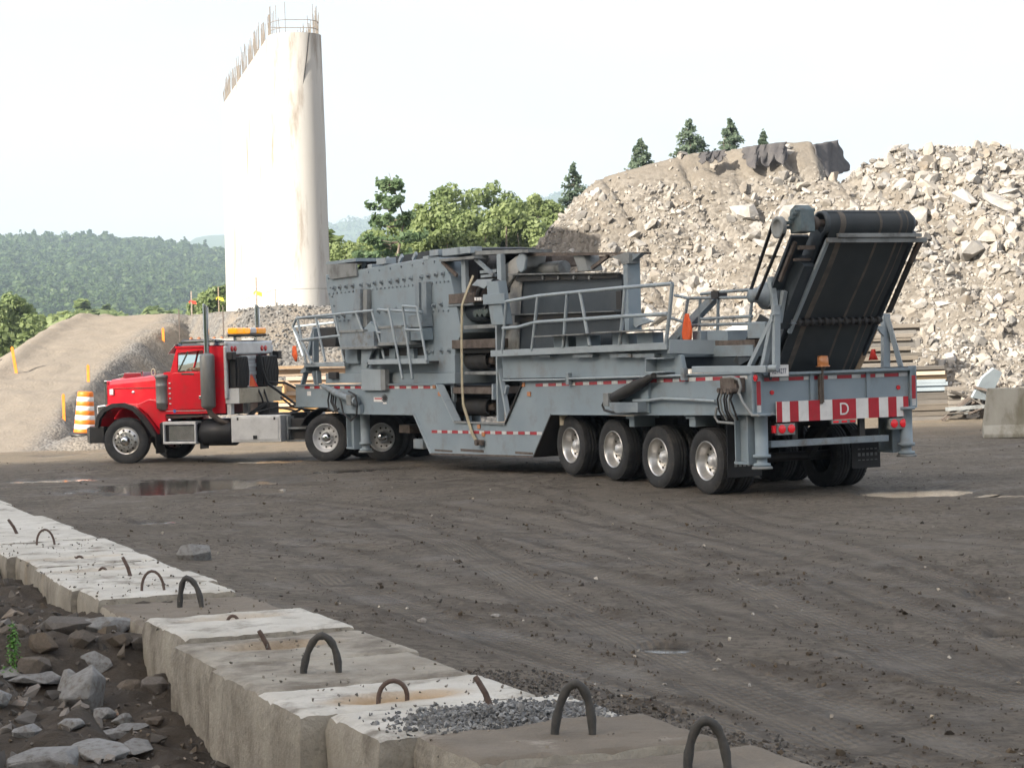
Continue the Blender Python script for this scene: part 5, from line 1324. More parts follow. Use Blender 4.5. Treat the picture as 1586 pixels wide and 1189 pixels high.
# --- mudflaps
for ya, yb, x, z0, z1_, mk in ((.72, 1.34, -.92, .30, 1.18, [(.52, .545), (.46, .50)]), (-1.47, -.92, -1.0, .33, .95, [(.62, .64), (.52, .57), (.45, .465)])):
    b = MB(); b.box((x - .006, ya, z0), (x + .006, yb, z1_)); mf = b.build('mudflap', M['black'], T)
    for a_, c_ in mk:
        b = MB()
        for k in range(5): b.box((x - .0095, yb - .12 - k * .08, a_), (x - .0065, yb - .17 - k * .08, c_))
        b.build('flap_mark', M['dusty'], mf)
# --- tail
b = MB(); b.box((-1.70, -1.575, 1.30), (-1.66, 1.325, 1.86)); tg = b.build('tailgate', M['paint'], T)
b = MB(); b.box((-1.80, -1.53, 1.862), (-1.6, 1.22, 1.90)); b.build('top_lip', M['paint'], tg, .004)
b = MB(); b.box((-1.74, -1.57, 1.26), (-1.6, 1.3, 1.298)); b.build('bottom_lip', M['paint2'], tg, .004)
for y in (.3, -.75): b = MB(); b.box((-1.735, y - .035, 1.3), (-1.702, y + .035, 1.86)); b.build('stiffener', M['paint'], tg)
for y0, y1, z1_ in ((1.22, 1.40, 1.93), (-1.66, -1.53, 1.93)):
    b = MB(); b.box((-1.75, y0, 1.28), (-1.702, y1, z1_)); pq = b.build('corner_post', M['paint'], T, .006)
    b = MB(); b.box((-1.756, y0 + .03, 1.42), (-1.752, y0 + .1, 1.78)); b.build('reflective_tape', M['tapered'], pq)
    b = MB(); b.box((-1.756, y0 + .03, 1.31), (-1.752, y0 + .1, 1.415)); b.build('reflective_tape', M['tapewhite'], pq)
def tape(p0, p1, h, n, y=None, parent=T, start=0, frac=.55):
    """row of red and white reflective segments from p0 to p1"""
    a, c = np.array(p0), np.array(p1); L_ = (c - a); b = MB(); k = 0; t = 0; ln = 1.0 / n
    for k in range(n):
        for (t0, t1, mi) in ((k * ln, (k + frac) * ln, 0), ((k + frac + .02) * ln, (k + .98) * ln, 1)):
            q0, q1 = a + L_ * t0, a + L_ * t1
            b.bar(tuple(q0), tuple(q1), .006, h, mi)
    return b.build('reflective_tape', [M['tapered'], M['tapewhite']], parent)
tape((-1.706, 1.15, 1.80), (-1.706, -1.52, 1.80), .055, 6, frac=.6)
tape((16.4, YL + .003, 1.625), (9.5, YL + .003, 1.655), .055, 12)
tape((5.3, YL + .003, 1.705), (-1.6, YL + .003, 1.84), .055, 14)
tape((9.75, YL + .003, .785), (5.1, YL + .003, .85), .055, 10)
for y in (1.02, -1.33): b = MB(); b.cyl((-1.7, y, 1.60), (-1.72, y, 1.60), .035, 12); b.build('clearance_lamp', M['lampoff'], tg)
# striped board
b = MB(); b.box((-1.775, -1.465, 1.15), (-1.755, .985, 1.46)); bd = b.build('warning_board', M['white'], T)
lab(bd, 'red and white striped warning board with a large letter D')
def yb_(u): return .985 - (u - 440) / 895 * 2.45
for u0, u1 in ((440, 475), (527, 584), (652, 727), (812, 972), (1058, 1130), (1195, 1252), (1300, 1335)):
    b = MB(); b.box((-1.779, yb_(u1), 1.15), (-1.7755, yb_(u0), 1.46)); b.build('red_stripe', M['signred'], bd)
d_ = text_mesh('D', .27, M['white'], 'letter_d', bd, .002); d_.rotation_euler = (R(90), 0, R(-90)); d_.location = (-1.782, yb_(890), 1.30); d_.scale = (.95, 1, 1)
# lamps
for yc in (.82, -1.265):
    b = MB(); b.box((-1.78, yc - .16, .955), (-1.70, yc + .16, 1.125)); lb = b.build('lamp_box', M['dusty'], T, .006)
    for s_ in (-.085, .085):
        b = MB(); b.lathe([(0, .001), (.0, .062), (-.012, .066), (-.016, .05), (-.02, .001)], (-1.781, yc + s_, 1.045), 'x', 20); b.build('tail_lamp', M['lamp'], lb)
b = MB(); b.box((-1.74, .98, .99), (-1.69, 1.03, 1.1)); b.build('side_marker', M['lamp'], T)
b = MB(); b.box((-1.775, -.47, 1.085), (-1.74, -.02, 1.143)); lb = b.build('lamp_bar', M['dusty'], T)
for y in (-.09, -.245, -.40):
    b = MB(); b.box((-1.785, y - .05, 1.10), (-1.776, y + .05, 1.13)); b.build('marker_lamp', M['lamp'], lb, .004)
b = MB(); b.box((-1.72, -1.12, .77), (-1.60, 1.06, .87)); b.build('rear_bumper_bar', M['paint2'], T, .008)
for y in (.6, -.65): b = MB(); b.box((-1.68, y - .05, .87), (-1.62, y + .05, 1.28)); b.build('bumper_bracket', M['dark'], T)
# side marker lamp with round lens at the rear of the beam
p = P3(z5, 1392, 180, YL + .004); b = MB(); b.cyl((p[0], p[1], p[2]), (p[0], p[1] + .02, p[2]), .05, 14); b.build('clearance_lamp', M['lampoff'], T)
# outrigger tube, number plate
b = MB(); a, c = S(z5, 1015, 130, 1.3), S(z5, 1470, 128, 1.3); b.box((a[0], 1.24, a[1] - .045), (c[0], 1.36, c[1] + .06)); b.cyl((c[0] - .02, 1.3, c[1] + .02), (c[0] - .16, 1.25, c[1] + .02), .05, 12); b.build('outrigger_tube', M['pale'], T, .01)
a, c = Cx(z7, 402, 108, -1.83), Cx(z7, 533, 186, -1.83)
b = MB(); b.box((-1.84, c[0], c[1]), (-1.83, a[0], a[1])); npl = b.build('number_plate', M['white'], T)
b = MB(); b.box((-1.846, c[0], a[1] - .008), (-1.828, a[0], a[1] + .012)); b.box((-1.846, a[0] - .0, c[1]), (-1.828, a[0] + .012, a[1])); b.box((-1.85, a[0] - .03, c[1] - .05), (-1.82, a[0] - .0, c[1] + .0)); b.build('plate_frame', M['black'], npl)
M['ink'] = mat('dark_blue_ink', (.02, .03, .09), rough=.5)
tx = text_mesh('RE44277', .115, M['ink'], 'plate_number', npl, .001); tx.rotation_euler = (R(90), 0, R(-90)); tx.location = (-1.843, (a[0] + c[0]) / 2, (a[1] + c[1]) / 2 - .015); tx.scale = (.62, 1, 1)
# rear beacon on a rod
b = MB(); b.bar((-1.80, .155, 1.42), (-1.80, .155, 1.98), .03, .03); b.box((-1.80, .15, 1.40), (-1.74, .20, 1.85)); bc = b.build('beacon_post', M['rust'], T)
b = MB(); b.lathe([(1.965, .11), (1.985, .11), (1.985, .09), (2.10, .085), (2.13, .075), (2.135, .001)], (-1.80, .14, 0), 'z', 16); b.build('beacon', M['amberoff'], bc)
# --- amber side markers and decals
for u, v in ((840, 137), (870, 180), (1338, 127), (1370, 180), (1090, 362), (1115, 405)):
    a = S(z3, u, v, YL); b = MB(); b.box((a[0] - .06, YL, a[1] - .04), (a[0] + .06, YL + .02, a[1] + .04)); b.build('side_marker', M['amberoff'], T, .005)
rect('decal', z3, 500, 198, 550, 224, YL + .001, YL + .004, 'white', 0); rect('decal', z3, 505, 202, 546, 210, YL + .005, YL + .006, 'signred', 0)
rect('decal', z3, 128, 165, 150, 190, YL + .001, YL + .004, 'white', 0)
b = MB(); c_ = S(z3, 562, 204, YL)
for k in range(6):
    a_ = math.pi * k / 6; b.bar((c_[0] - .16 * math.cos(a_), YL + .004 + k * .0004, c_[1] - .085 * math.sin(a_)), (c_[0] + .16 * math.cos(a_), YL + .004 + k * .0004, c_[1] + .085 * math.sin(a_)), .003, .022)
b.build('star_emblem', M['dark'], T); rect('decal', z3, 552, 226, 572, 236, YL + .001, YL + .004, 'white', 0)
# bolted rust patches along the belly
for u0, v0, u1, v1 in ((985, 485, 1115, 508), (1290, 500, 1390, 520), (840, 488, 940, 505)): rect('rust_patch', z3, u0, v0, u1, v1, YL + .0005, YL + .0025, 'rust', 0)

# --- feeder / screen housing at the front
hp_ = [(285, 245), (490, 215), (780, 168), (1060, 125), (1135, 255), (1175, 450), (1210, 640), (1165, 745), (1165, 838), (410, 838), (365, 660), (320, 480), (290, 330)]
b = MB(); b.prism(poly(z2, hp_, 1.2), -1.3, 1.2, 'y'); hs = b.build('screen_housing', M['paint'], T, .006)
b = MB(); big = [(345, 335), (385, 330), (428, 325), (472, 320), (530, 312), (575, 308), (622, 300), (668, 295), (730, 290), (778, 283), (822, 275), (870, 268), (940, 260), (990, 252), (1040, 243), (1088, 238), (980, 458), (1028, 452), (1075, 445), (650, 490), (698, 488), (765, 480), (375, 525), (415, 520), (985, 770), (1015, 768), (1078, 762), (1130, 760), (585, 312)]
for u, v in big:
    q = S(z2, u, v, 1.2); b.cyl((q[0], 1.2, q[1]), (q[0], 1.215, q[1]), .06, 8); b.cyl((q[0], 1.2, q[1]), (q[0], 1.27, q[1]), .03, 6)
sml = [(u, 375 - (u - 310) * .107) for u in range(310, 1125, 27)] + [(u, 490) for u in range(985, 1140, 34)] + [(u, 560 - (u - 350) * .05) for u in range(350, 450, 30)] + [(350 + i * 75, 262 - i * 12) for i in range(10)] + [(305 + i * 12, 270 + i * 62) for i in range(8)]
for u, v in sml: q = S(z2, u, v, 1.2); b.cyl((q[0], 1.2, q[1]), (q[0], 1.222, q[1]), .022, 6)
bo = b.build('bolts', M['paint2'], hs); bo['kind'] = 'stuff'
plate('hopper_lid', z2, [(285, 172), (490, 168), (492, 252), (315, 276)], 1.21, 1.25, 'dusty', .004, hs)
b = MB(); a = S(z2, 285, 172, 1.24); c = S(z2, 490, 168, 1.24); b.box((a[0], -1.25, a[1] - .02), (c[0], 1.24, a[1] + .05)); b.build('hopper_rim', M['paint'], hs)
plate('stiffener', z2, [(450, 615), (488, 342), (520, 342), (520, 615)], 1.21, 1.36, 'paint2', 0, hs)
plate('stiffener', z2, [(527, 348), (566, 345), (566, 600), (527, 600)], 1.21, 1.30, 'dusty', 0, hs)
plate('stiffener', z2, [(890, 298), (917, 296), (925, 590), (898, 590)], 1.21, 1.33, 'paint2', 0, hs)
plate('stiffener', z2, [(935, 296), (968, 292), (972, 568), (940, 568)], 1.21, 1.33, 'paint2', 0, hs)
rect('motor_mount', z2, 378, 640, 612, 740, 1.21, 1.50, 'paint2', .01); rect('mount_shelf', z2, 370, 738, 630, 748, 1.21, 1.56, 'dusty', .004); rect('mount_shelf', z2, 372, 624, 540, 634, 1.21, 1.52, 'dusty', .004)
rect('motor_mount', z2, 655, 604, 850, 710, 1.21, 1.48, 'paint2', .01); rect('mount_shelf', z2, 640, 708, 860, 722, 1.21, 1.52, 'dusty', .004); rect('mount_shelf', z2, 640, 596, 800, 604, 1.21, 1.5, 'dusty', .004)
rect('control_box', z2, 845, 520, 938, 600, 1.21, 1.46, 'paint2', .01); rect('control_box', z2, 860, 610, 945, 690, 1.21, 1.44, 'paint', .01)
plate('bracket', z2, [(520, 640), (590, 560), (640, 640), (560, 880), (530, 880)], 1.37, 1.42, 'paint', .0)
for u0, u1 in ((415, 500), (715, 758), (835, 885), (600, 650)): rect('support_leg', z2, u0, 748, u1, 850, 1.0, 1.3, 'paint', .006)
b = MB(); a, c = S(z2, 405, 752, 1.21), S(z2, 965, 832, 1.21); b.box((a[0], 1.202, a[1]), (c[0], 1.212, c[1])); b.build('shadow_gap_plate', M['dark'], T)  # dark sheet standing in for the shade between the support legs
# base beam under the housing
a, c = S(z2, 282, 905, 1.28), S(z2, 1165, 985, 1.28)
b = MB(); b.box((a[0], -1.3, 1.72), (c[0], 1.28, 1.93)); b.build('base_beam', M['paint'], T, .008)
a, c = S(z2, 415, 850, 1.22), S(z2, 1165, 912, 1.22); b = MB(); b.box((a[0], -1.25, 1.932), (c[0], 1.22, 2.28)); b.build('base_skirt', M['paint'], T, .008)
rect('end_fitting', z2, 300, 908, 355, 955, 1.285, 1.36, 'dark', .01)
rect('hanging_plate', z2, 525, 890, 672, 1035, 1.40, 1.45, 'pale', .01); rect('plate_rib', z2, 655, 890, 690, 1030, 1.37, 1.47, 'dusty', .004)
# front catwalk
a = S(z2, 135, 868, 1.36); c = S(z2, 412, 868, 1.36)
b = MB(); b.box((c[0], -1.35, 2.08), (a[0], 1.36, 2.17)); b.build('catwalk', M['pale'], T, .006)
plate('catwalk_end', z2, [(108, 905), (145, 862), (145, 905), (118, 918)], 1.0, 1.34, 'paint', 0)
for u0, v0, u1, v1 in ((128, 990, 150, 912), (222, 990, 205, 905), (240, 985, 235, 900)):
    b = MB(); b.bar(P3(z2, u0, v0, 1.25), P3(z2, u1, v1, 1.25), .1, .06); b.build('catwalk_leg', M['paint'], T)
rect('catwalk_edge', z2, 570, 822, 970, 850, 1.52, 1.58, 'pale', .004); a = S(z2, 570, 846, 1.5); c = S(z2, 970, 846, 1.5); b = MB(); b.box((a[0], 1.23, a[1] - .02), (c[0], 1.52, a[1] + .02)); b.build('catwalk_grating', M['dark'], T)
def rails(lines, y, m='pale', r=.028, name='handrail'):
    for L_ in lines:
        b = MB(); b.tube([P3(q[0], q[1], q[2], y) for q in L_], r, 8); b.build(name, M[m], T)
rails([[(z2, 60, 600), (z2, 85, 540), (z2, 340, 515), (z2, 610, 487)], [(z2, 105, 690), (z2, 420, 655), (z2, 740, 630)], [(z2, 60, 600), (z2, 130, 720), (z2, 190, 850)], [(z2, 90, 540), (z2, 150, 850)], [(z2, 215, 528), (z2, 280, 835)], [(z2, 345, 515), (z2, 412, 838)], [(z2, 490, 500), (z2, 545, 650)], [(z2, 598, 485), (z2, 685, 820)],
       [(z2, 640, 482), (z2, 940, 498)]], 1.42)
rails([[(z2, 712, 470), (z2, 808, 955)], [(z2, 808, 458), (z2, 875, 955)], [(z2, 905, 462), (z2, 972, 828)], [(z2, 808, 458), (z2, 905, 464)], [(z2, 830, 618), (z2, 940, 622)]], 1.60, name='ladder_rail')
b = MB(); q = P3(z2, 85, 540, 1.42); b.tube([q, (q[0], -1.3, q[2])], .028, 8); q = P3(z2, 105, 690, 1.42); b.tube([q, (q[0], -1.3, q[2])], .028, 8); b.build('handrail', M['pale'], T)
rails([[(z2, 60, 600), (z2, 340, 570)], [(z2, 60, 600), (z2, 130, 800)], [(z2, 230, 560), (z2, 280, 830)]], -1.1)
# front skid boxes seen through the rails
rect('drive_guard', z2, 235, 605, 350, 735, .3, .9, 'dark', .02); b = MB(); b.bar(P3(z2, 175, 790, .9), P3(z2, 215, 610, .9), .12, .1); b.bar(P3(z2, 215, 610, .9), P3(z2, 215, 840, .9), .12, .1); b.build('guard_frame', M['paint'], T)
# belt running along the top of the housing
tb = [(492, 208), (520, 178), (700, 128), (1000, 78), (1180, 58), (1265, 66), (1265, 92), (1060, 116), (780, 160), (600, 195)]
b = MB(); b.prism(poly(z2, tb, .75), -.7, .75, 'y'); b.build('top_belt', M['belt'], T)
for u, v in ((700, 150), (795, 133), (890, 117), (540, 180)):
    b = MB(); b.bar(P3(z2, u - 10, v + 25, .95), P3(z2, u + 12, v - 20, .95), .05, .08); b.build('idler_bracket', M['pale'], T)
for u0, v0, u1, v1 in ((628, 135, 690, 170), (990, 78, 1050, 112), (1078, 70, 1200, 105), (1180, 62, 1270, 96), (568, 175, 600, 205), (945, 120, 985, 148)): rect('bearing_block', z2, u0, v0, u1, v1, .95, 1.2, 'pale', .008)
b = MB(); b.tube([P3(z2, 490, 222, 1.14), P3(z2, 780, 172, 1.14), P3(z2, 1062, 124, 1.14)], .03, 6); b.build('top_edge_bar', M['paint2'], T)

# --- middle opening with the drive drums
b = MB(); b.box((6.9, -.1, .98), (9.0, .1, 4.05)); b.build('dark_backdrop', M['dark'], T)  # backdrop plate; its dark colour stands in for the shaded inside
for k, (vc, ru) in enumerate(((505, 68), (832, 62), (1142, 62))):
    a, c = S(z2, 1150, vc, 1.0), S(z2, 1395, vc + 3, 1.0); r_ = ru / 4.403 * 43.5 / FPX
    x0, x1 = c[0], a[0]; zc = a[1]
    b = MB(); b.lathe([(x1 - .0, .001), (x1, r_ * .7), (x1 - .08, r_ * .96), (x1 - .14, r_), (x0 + .5, r_), (x0 + .44, r_ * 1.06), (x0 + .36, r_ * 1.06), (x0 + .3, r_), (x0 + .1, r_), (x0 + .1, r_ * .9), (x0 + .35, r_ * .88), (x0 + .36, .001)], (0, .85, zc), 'x', 26); dr = b.build('drive_drum', M['darkplate'] if k == 0 else M['dark'], T)
    b = MB(); b.lathe([(x0 + .3, .09), (x0 + .02, .085), (x0, .06), (x0 - .01, .001)], (0, .85, zc), 'x', 14)
    for q in range(6): aa = q * math.pi / 3; b.cyl((x0 + .3, .85 + .12 * math.cos(aa), zc + .12 * math.sin(aa)), (x0 + .15, .85 + .12 * math.cos(aa), zc + .12 * math.sin(aa)), .02, 6)
    b.build('drum_hub', M['rust'], dr)
rect('rust_trough', z2, 1120, 378, 1300, 432, .5, 1.24, 'rust', .01); rect('trough_edge', z2, 1115, 425, 1290, 452, .6, 1.22, 'paint2', .01)
rect('rust_trough', z2, 1142, 690, 1440, 742, .4, 1.22, 'rust', .01); rect('rust_trough', z2, 1150, 1010, 1430, 1058, .4, 1.22, 'rust', .01)
rect('dark_pan', z2, 1200, 745, 1440, 775, .5, 1.1, 'dark', .01); rect('dark_pan', z2, 1230, 905, 1450, 925, .5, 1.2, 'dusty', .006); rect('cross_shelf', z2, 1225, 590, 1450, 606, .5, 1.22, 'dusty', .004)
for p_, q_ in (((1165, 745), (1165, 1110)), ((1150, 1000), (1160, 1190))):
    b = MB(); b.bar(P3(z2, *p_, 1.15), P3(z2, *q_, 1.15), .06, .05); b.build('frame_post', M['paint2'], T)
for p_, q_, w_ in (((368, 530), (378, 1120), .13), ((366, 760), (428, 1110), .08), ((420, 900), (410, 950), .06), ((345, 890), (345, 985), .12)):
    b = MB(); b.bar(P3(z4, *p_, 1.24), P3(z4, *q_, 1.24), w_, .06); b.build('frame_post', M['pale'], T)
b = MB(); b.box((S(z4, 140, 130, 1.1)[0], 1.05, S(z4, 140, 330, 1.1)[1]), (S(z4, 165, 130, 1.1)[0], 1.12, S(z4, 140, 130, 1.1)[1])); b.build('frame_post', M['pale'], T)
rect('inner_panel', z4, 75, 265, 215, 340, .4, .9, 'rust', .0); rect('inner_panel', z4, 160, 130, 240, 330, .3, .8, 'dark', .0)
b = MB(); b.lathe([(S(z4, 350, 200, .6)[0], .42), (S(z4, 230, 200, .6)[0], .42), (S(z4, 230, 200, .6)[0] + .01, .001)], (0, .2, S(z4, 300, 200, .6)[1]), 'x', 24); b.build('dark_rotor', M['dark'], T)
# arrow shaped guard with its hood
g1 = plate('belt_guard', z4, [(290, 262), (360, 258), (372, 340), (400, 525), (322, 528), (300, 395)], 1.28, 1.46, 'paint', .008)
rect('guard_strap', z4, 268, 342, 402, 396, 1.46, 1.5, 'paint', .006)
hc = S(z4, 330, 345, 1.2); b = MB()
b.tube([(hc[0] + .62 * math.cos(a_), 1.2, hc[1] + .25 * math.sin(a_)) for a_ in np.linspace(0.1, 3.0, 12)], .05, 8); b.build('guard_hood', M['dark'], T)
plate('guard_hood', z4, [(200, 285), (235, 248), (330, 245), (275, 305), (240, 290)], 1.22, 1.3, 'pale', .0)
b = MB(); q = S(z4, 285, 455, 1.15)
for k in range(6): b.cyl((q[0] + .25 - k * .1, 1.0, q[1] + .03 * (k % 2)), (q[0] + .25 - k * .1, 1.25, q[1] + .03 * (k % 2)), .07 - .02 * (k % 2), 10)
b.build('gear_motor', mat('green_grease', (.03, .05, .045), (.09, .11, .1), scale=8, rough=.6), T)
b = MB()
for k in range(3): q = P3(z4, 225 + k * 16, 368, 1.32); b.box((q[0] - .035, 1.3, q[2] - .03), (q[0] + .035, 1.33, q[2] + .03))
b.build('warning_label', M['white'], T)
# yellow strap
b = MB(); pts = [P3(z2, *q, yy) for q, yy in (((1290, 250), 1.25), ((1245, 360), 1.36), ((1214, 450), 1.42), ((1210, 640), 1.40), ((1214, 1000), 1.40), ((1222, 1130), 1.40))] + [P3(z3, 1050, 400, 1.41), P3(z3, 1075, 445, 1.41)]
for p_, q_ in zip(pts[:-1], pts[1:]): b.bar(p_, q_, .012, .085, up=(0, 0, 1) if False else (1, 0, 0))
b.build('ratchet_strap', M['strap'], T)
q = P3(z3, 1090, 450, 1.42); b = MB(); b.box((q[0] - .16, 1.39, q[2] - .05), (q[0] + .1, 1.46, q[2] + .05)); b.cyl((q[0], 1.46, q[2]), (q[0], 1.5, q[2]), .06, 10); b.build('ratchet', M['rust'], T, .01)
# upper frame over the opening
def beam(z, p_, q_, y, w_=.08, h=.08, m='pale', name='frame_beam'):
    b = MB(); b.bar(P3(z, *p_, y), P3(z, *q_, y), w_, h); return b.build(name, M[m], T)
plate('frame_beam', z4, [(0, 125), (215, 103), (215, 122), (0, 140)], .95, 1.26, 'dusty', 0); plate('frame_beam', z4, [(200, 74), (545, 64), (545, 84), (200, 100)], .6, 1.1, 'dusty', 0)
rect('frame_beam', z4, 352, 95, 382, 270, 1.06, 1.16, 'pale', .006); beam(z4, (222, 122), (335, 222), 1.15, .05, .07, 'paint2'); beam(z4, (20, 140), (110, 225), 1.2, .05, .06, 'rust')
rect('frame_beam', z4, 250, 195, 350, 203, 1.0, 1.06, 'pale', 0); rect('frame_beam', z4, 255, 222, 350, 230, 1.0, 1.06, 'pale', 0)
plate('curved_chute', z4, [(385, 170), (470, 105), (530, 90), (520, 170), (470, 225), (405, 300), (385, 300)], .55, 1.0, 'shell', .03)
plate('round_guard', z4, [(470, 130), (490, 90), (520, 90), (530, 120), (520, 190), (500, 210), (478, 180)], 1.0, 1.06, 'pale', .02)
# big drum shell and dark bin side
shell = [(412, 300), (430, 262), (470, 235), (520, 220), (500, 330), (492, 460), (490, 690), (402, 690), (418, 480), (440, 440)]
Lc_ = [(470, 235), (436, 290), (416, 370), (406, 470), (402, 580), (402, 690)]; Rc_ = [(520, 221), (506, 300), (498, 400), (493, 500), (491, 600), (490, 690)]
b = MB(); V = []; nn_ = 9
for (ul, vl), (ur, vr) in zip(Lc_, Rc_):
    a_, c_ = np.array(P3(z4, ul, vl, .45)), np.array(P3(z4, ur, vr, .98))
    for k in range(nn_): t_ = k / (nn_ - 1); V.append(tuple(a_ * (1 - t_) + c_ * t_ + np.array([0, .16 * math.sin(math.pi * t_), 0])))
b.add(V, [(i * nn_ + k, (i + 1) * nn_ + k, (i + 1) * nn_ + k + 1, i * nn_ + k + 1) for i in range(5) for k in range(nn_ - 1)], 0, True)
ds_ = b.build('drum_shell', M['shell'], T); so = ds_.modifiers.new('s', 'SOLIDIFY'); so.thickness = .02
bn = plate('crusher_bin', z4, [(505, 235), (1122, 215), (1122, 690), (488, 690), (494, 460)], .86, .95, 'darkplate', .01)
plate('bin_ledge', z4, [(465, 214), (1122, 203), (1122, 208), (465, 222)], .9, 1.12, 'dusty', 0, bn, .95); plate('bin_ledge', z4, [(500, 223), (1122, 209), (1122, 238), (500, 262)], .955, 1.04, 'dark', 0, bn, .95)
plate('bin_ledge', z4, [(478, 460), (1120, 440), (1120, 446), (478, 468)], .9, 1.10, 'dusty', 0, bn, .95); plate('bin_ledge', z4, [(490, 469), (1120, 447), (1120, 482), (490, 512)], .955, 1.04, 'dark', 0, bn, .95)
b = MB()
for k in range(4): q = S(z4, 640 + k * 95, 238, 1.05); b.cyl((q[0], 1.04, q[1]), (q[0], 1.07, q[1]), .035, 8)
b.build('bin_bolts', M['dusty'], bn)['kind'] = 'stuff'
rect('rubber_skirt', z4, 1085, 320, 1120, 430, .96, 1.0, 'dark', 0)
# posts and beams over the bin
plate('frame_beam', z4, [(520, 86), (1240, 82), (1240, 96), (520, 107)], .75, .95, 'rust', 0); rect('bin_post', z4, 1127, 95, 1166, 560, .8, 1.05, 'paint', .006)
plate('gusset', z4, [(1052, 112), (1145, 84), (1165, 84), (1165, 150), (1125, 160), (1110, 130)], .86, 1.06, 'dusty', .004); plate('gusset', z4, [(1165, 95), (1245, 85), (1165, 150)], .9, 1.0, 'paint2', 0)
plate('chute_plate', z4, [(818, 90), (885, 85), (915, 195), (855, 200), (840, 150)], .6, .9, 'dusty', .004); plate('chute_plate', z4, [(640, 110), (690, 105), (700, 205), (640, 205)], .2, .5, 'rust', 0)
a = S(z4, 600, 185, .85); b = MB(); b.cyl((a[0] + .7, .6, a[1]), (a[0] - .6, .6, a[1]), .13, 18); b.build('idler_roll', M['dusty'], T)
rect('motor_cover', z4, 530, 115, 655, 170, -.2, .5, 'rust', .03)
beam(z4, (940, 180), (1040, 105), .9, .05, .06, 'rust'); plate('frame_beam', z4, [(885, 108), (1050, 102), (1050, 116), (885, 122)], .3, .6, 'rust', 0)
plate('side_flap', z4, [(1160, 470), (1200, 465), (1310, 505), (1230, 530), (1205, 545)], .9, .96, 'pale', 0)
# brackets on the walkway
for u0, u1, v in ((640, 955, 590), (1000, 1340, 566)):
    b = MB(); p_, q_ = P3(z4, u0, v + 8, 1.40), P3(z4, u1, v - 8, 1.40); b.bar(p_, q_, .42, .022); b.build('bracket_plate', M['dusty'], T)
for u0, u1, v in ((702, 795, 600), (838, 928, 596), (1062, 1165, 582), (1212, 1312, 576)): rect('bracket_leg', z4, u0, v, u1, v + 80, 1.15, 1.36, 'paint', .006)
# lower skirt, walkway
plate('skirt_plate', z4, [(382, 690), (1390, 640), (1480, 715), (1505, 842), (1380, 842), (395, 856)], 1.22, 1.30, 'paint', .004)
b = MB(); b.bar((6.86, 1.46, 2.285), (.57, 1.46, 2.345), .035, .115); b.build('walkway_edge', M['pale'], T, .004)
b = MB(); b.bar((6.86, 1.21, 2.30), (.57, 1.21, 2.36), .46, .03); b.build('walkway_grating', M['dark'], T)
for u in (570, 825, 1060, 1200): q = S(z4, u + 60, 712, 1.4); b = MB(); b.box((q[0] - .35, 1.1, q[1] - .04), (q[0] + .35, 1.42, q[1] + .02)); b.build('walkway_bracket', M['paint2'], T)
b = MB(); b.bar((.57, 1.44, 2.34), (.40, .62, 2.30), .12, .22); b.build('kick_plate', M['pale'], T)
b = MB(); q = P3(z4, 1355, 770, 1.40); b.box((q[0] - .3, 1.3, q[2] + .09), (q[0] + .3, 1.5, q[2] + .11)); b.box((q[0] - .3, 1.3, q[2] - .13), (q[0] + .3, 1.5, q[2] - .11)); b.box((q[0] + .28, 1.3, q[2] - .13), (q[0] + .3, 1.5, q[2] + .11)); b.build('step_bracket', M['pale'], T)
rails([[(z4, 410, 385), (z4, 610, 350), (z4, 860, 325), (z4, 1120, 300), (z4, 1432, 275)], [(z4, 392, 548), (z4, 480, 543), (z4, 590, 512), (z4, 1125, 475), (z4, 1402, 460)], [(z4, 413, 385), (z4, 388, 700)], [(z4, 607, 350), (z4, 570, 685)], [(z4, 787, 335), (z4, 762, 668)], [(z4, 865, 325), (z4, 925, 655)], [(z4, 1142, 298), (z4, 1128, 480), (z4, 1108, 650)], [(z4, 1432, 275), (z4, 1415, 460), (z4, 1392, 640)]], 1.47, r=.032)
for (u0, v0), (u1, v1) in (((395, 868), (780, 862)), ((790, 858), (1500, 838))):
    b = MB(); b.tube([P3(z4, u0, v0, 1.44), P3(z4, u1, v1, 1.44)], .022, 6); b.build('pipe', M['pale'], T)
rect('clamp', z4, 775, 822, 795, 895, 1.38, 1.46, 'paint2', .004); rect('clamp', z5, 925, 120, 950, 195, 1.38, 1.46, 'paint2', .004)
# hydraulic cylinder on the rear beam
p0, p1 = np.array(P3(z4, 1075, 978, 1.5)), np.array(P3(z4, 1320, 838, 1.5)); dv = p1 - p0
b = MB(); b.tube([tuple(p0 + dv * t_) for t_ in (0, .02, .55, .56, .72, .73, .86, .87, 1.0)], [.085, .10, .10, .085, .085, .07, .07, .05, .05], 14); hc_ = b.build('hydraulic_cylinder', M['dark'], T)
b = MB(); q = P3(z4, 1065, 980, 1.5); b.box((q[0] - .06, 1.38, q[2] - .12), (q[0] + .12, 1.62, q[2] + .1)); b.build('cylinder_clevis', M['dusty'], T, .01)
b = MB(); b.prism(poly(z4, [(1075, 1000), (1285, 1000), (1285, 1060), (1150, 1065)], 1.4), 1.37, 1.6, 'y'); b.build('cylinder_bracket', M['paint2'], T)
b = MB(); b.box((S(z4, 1245, 900, 1.4)[0], 1.371, 1.27), (S(z4, 1290, 900, 1.4)[0], 1.42, 1.8)); b.build('beam_rib', M['paint'], T)
b = MB(); b.tube([P3(z4, u, v, 1.52) for u, v in ((1060, 965), (1020, 985), (1003, 1020), (1015, 1050), (1060, 1062), (1120, 1062))], .022, 7); b.build('hydraulic_hose', M['hose'], T)
b = MB(); b.tube([P3(z5, u, v, 1.43) for u, v in ((640, 318), (735, 318), (810, 306), (960, 312), (1140, 322))], .026, 7); b.build('pipe', M['pale'], T)
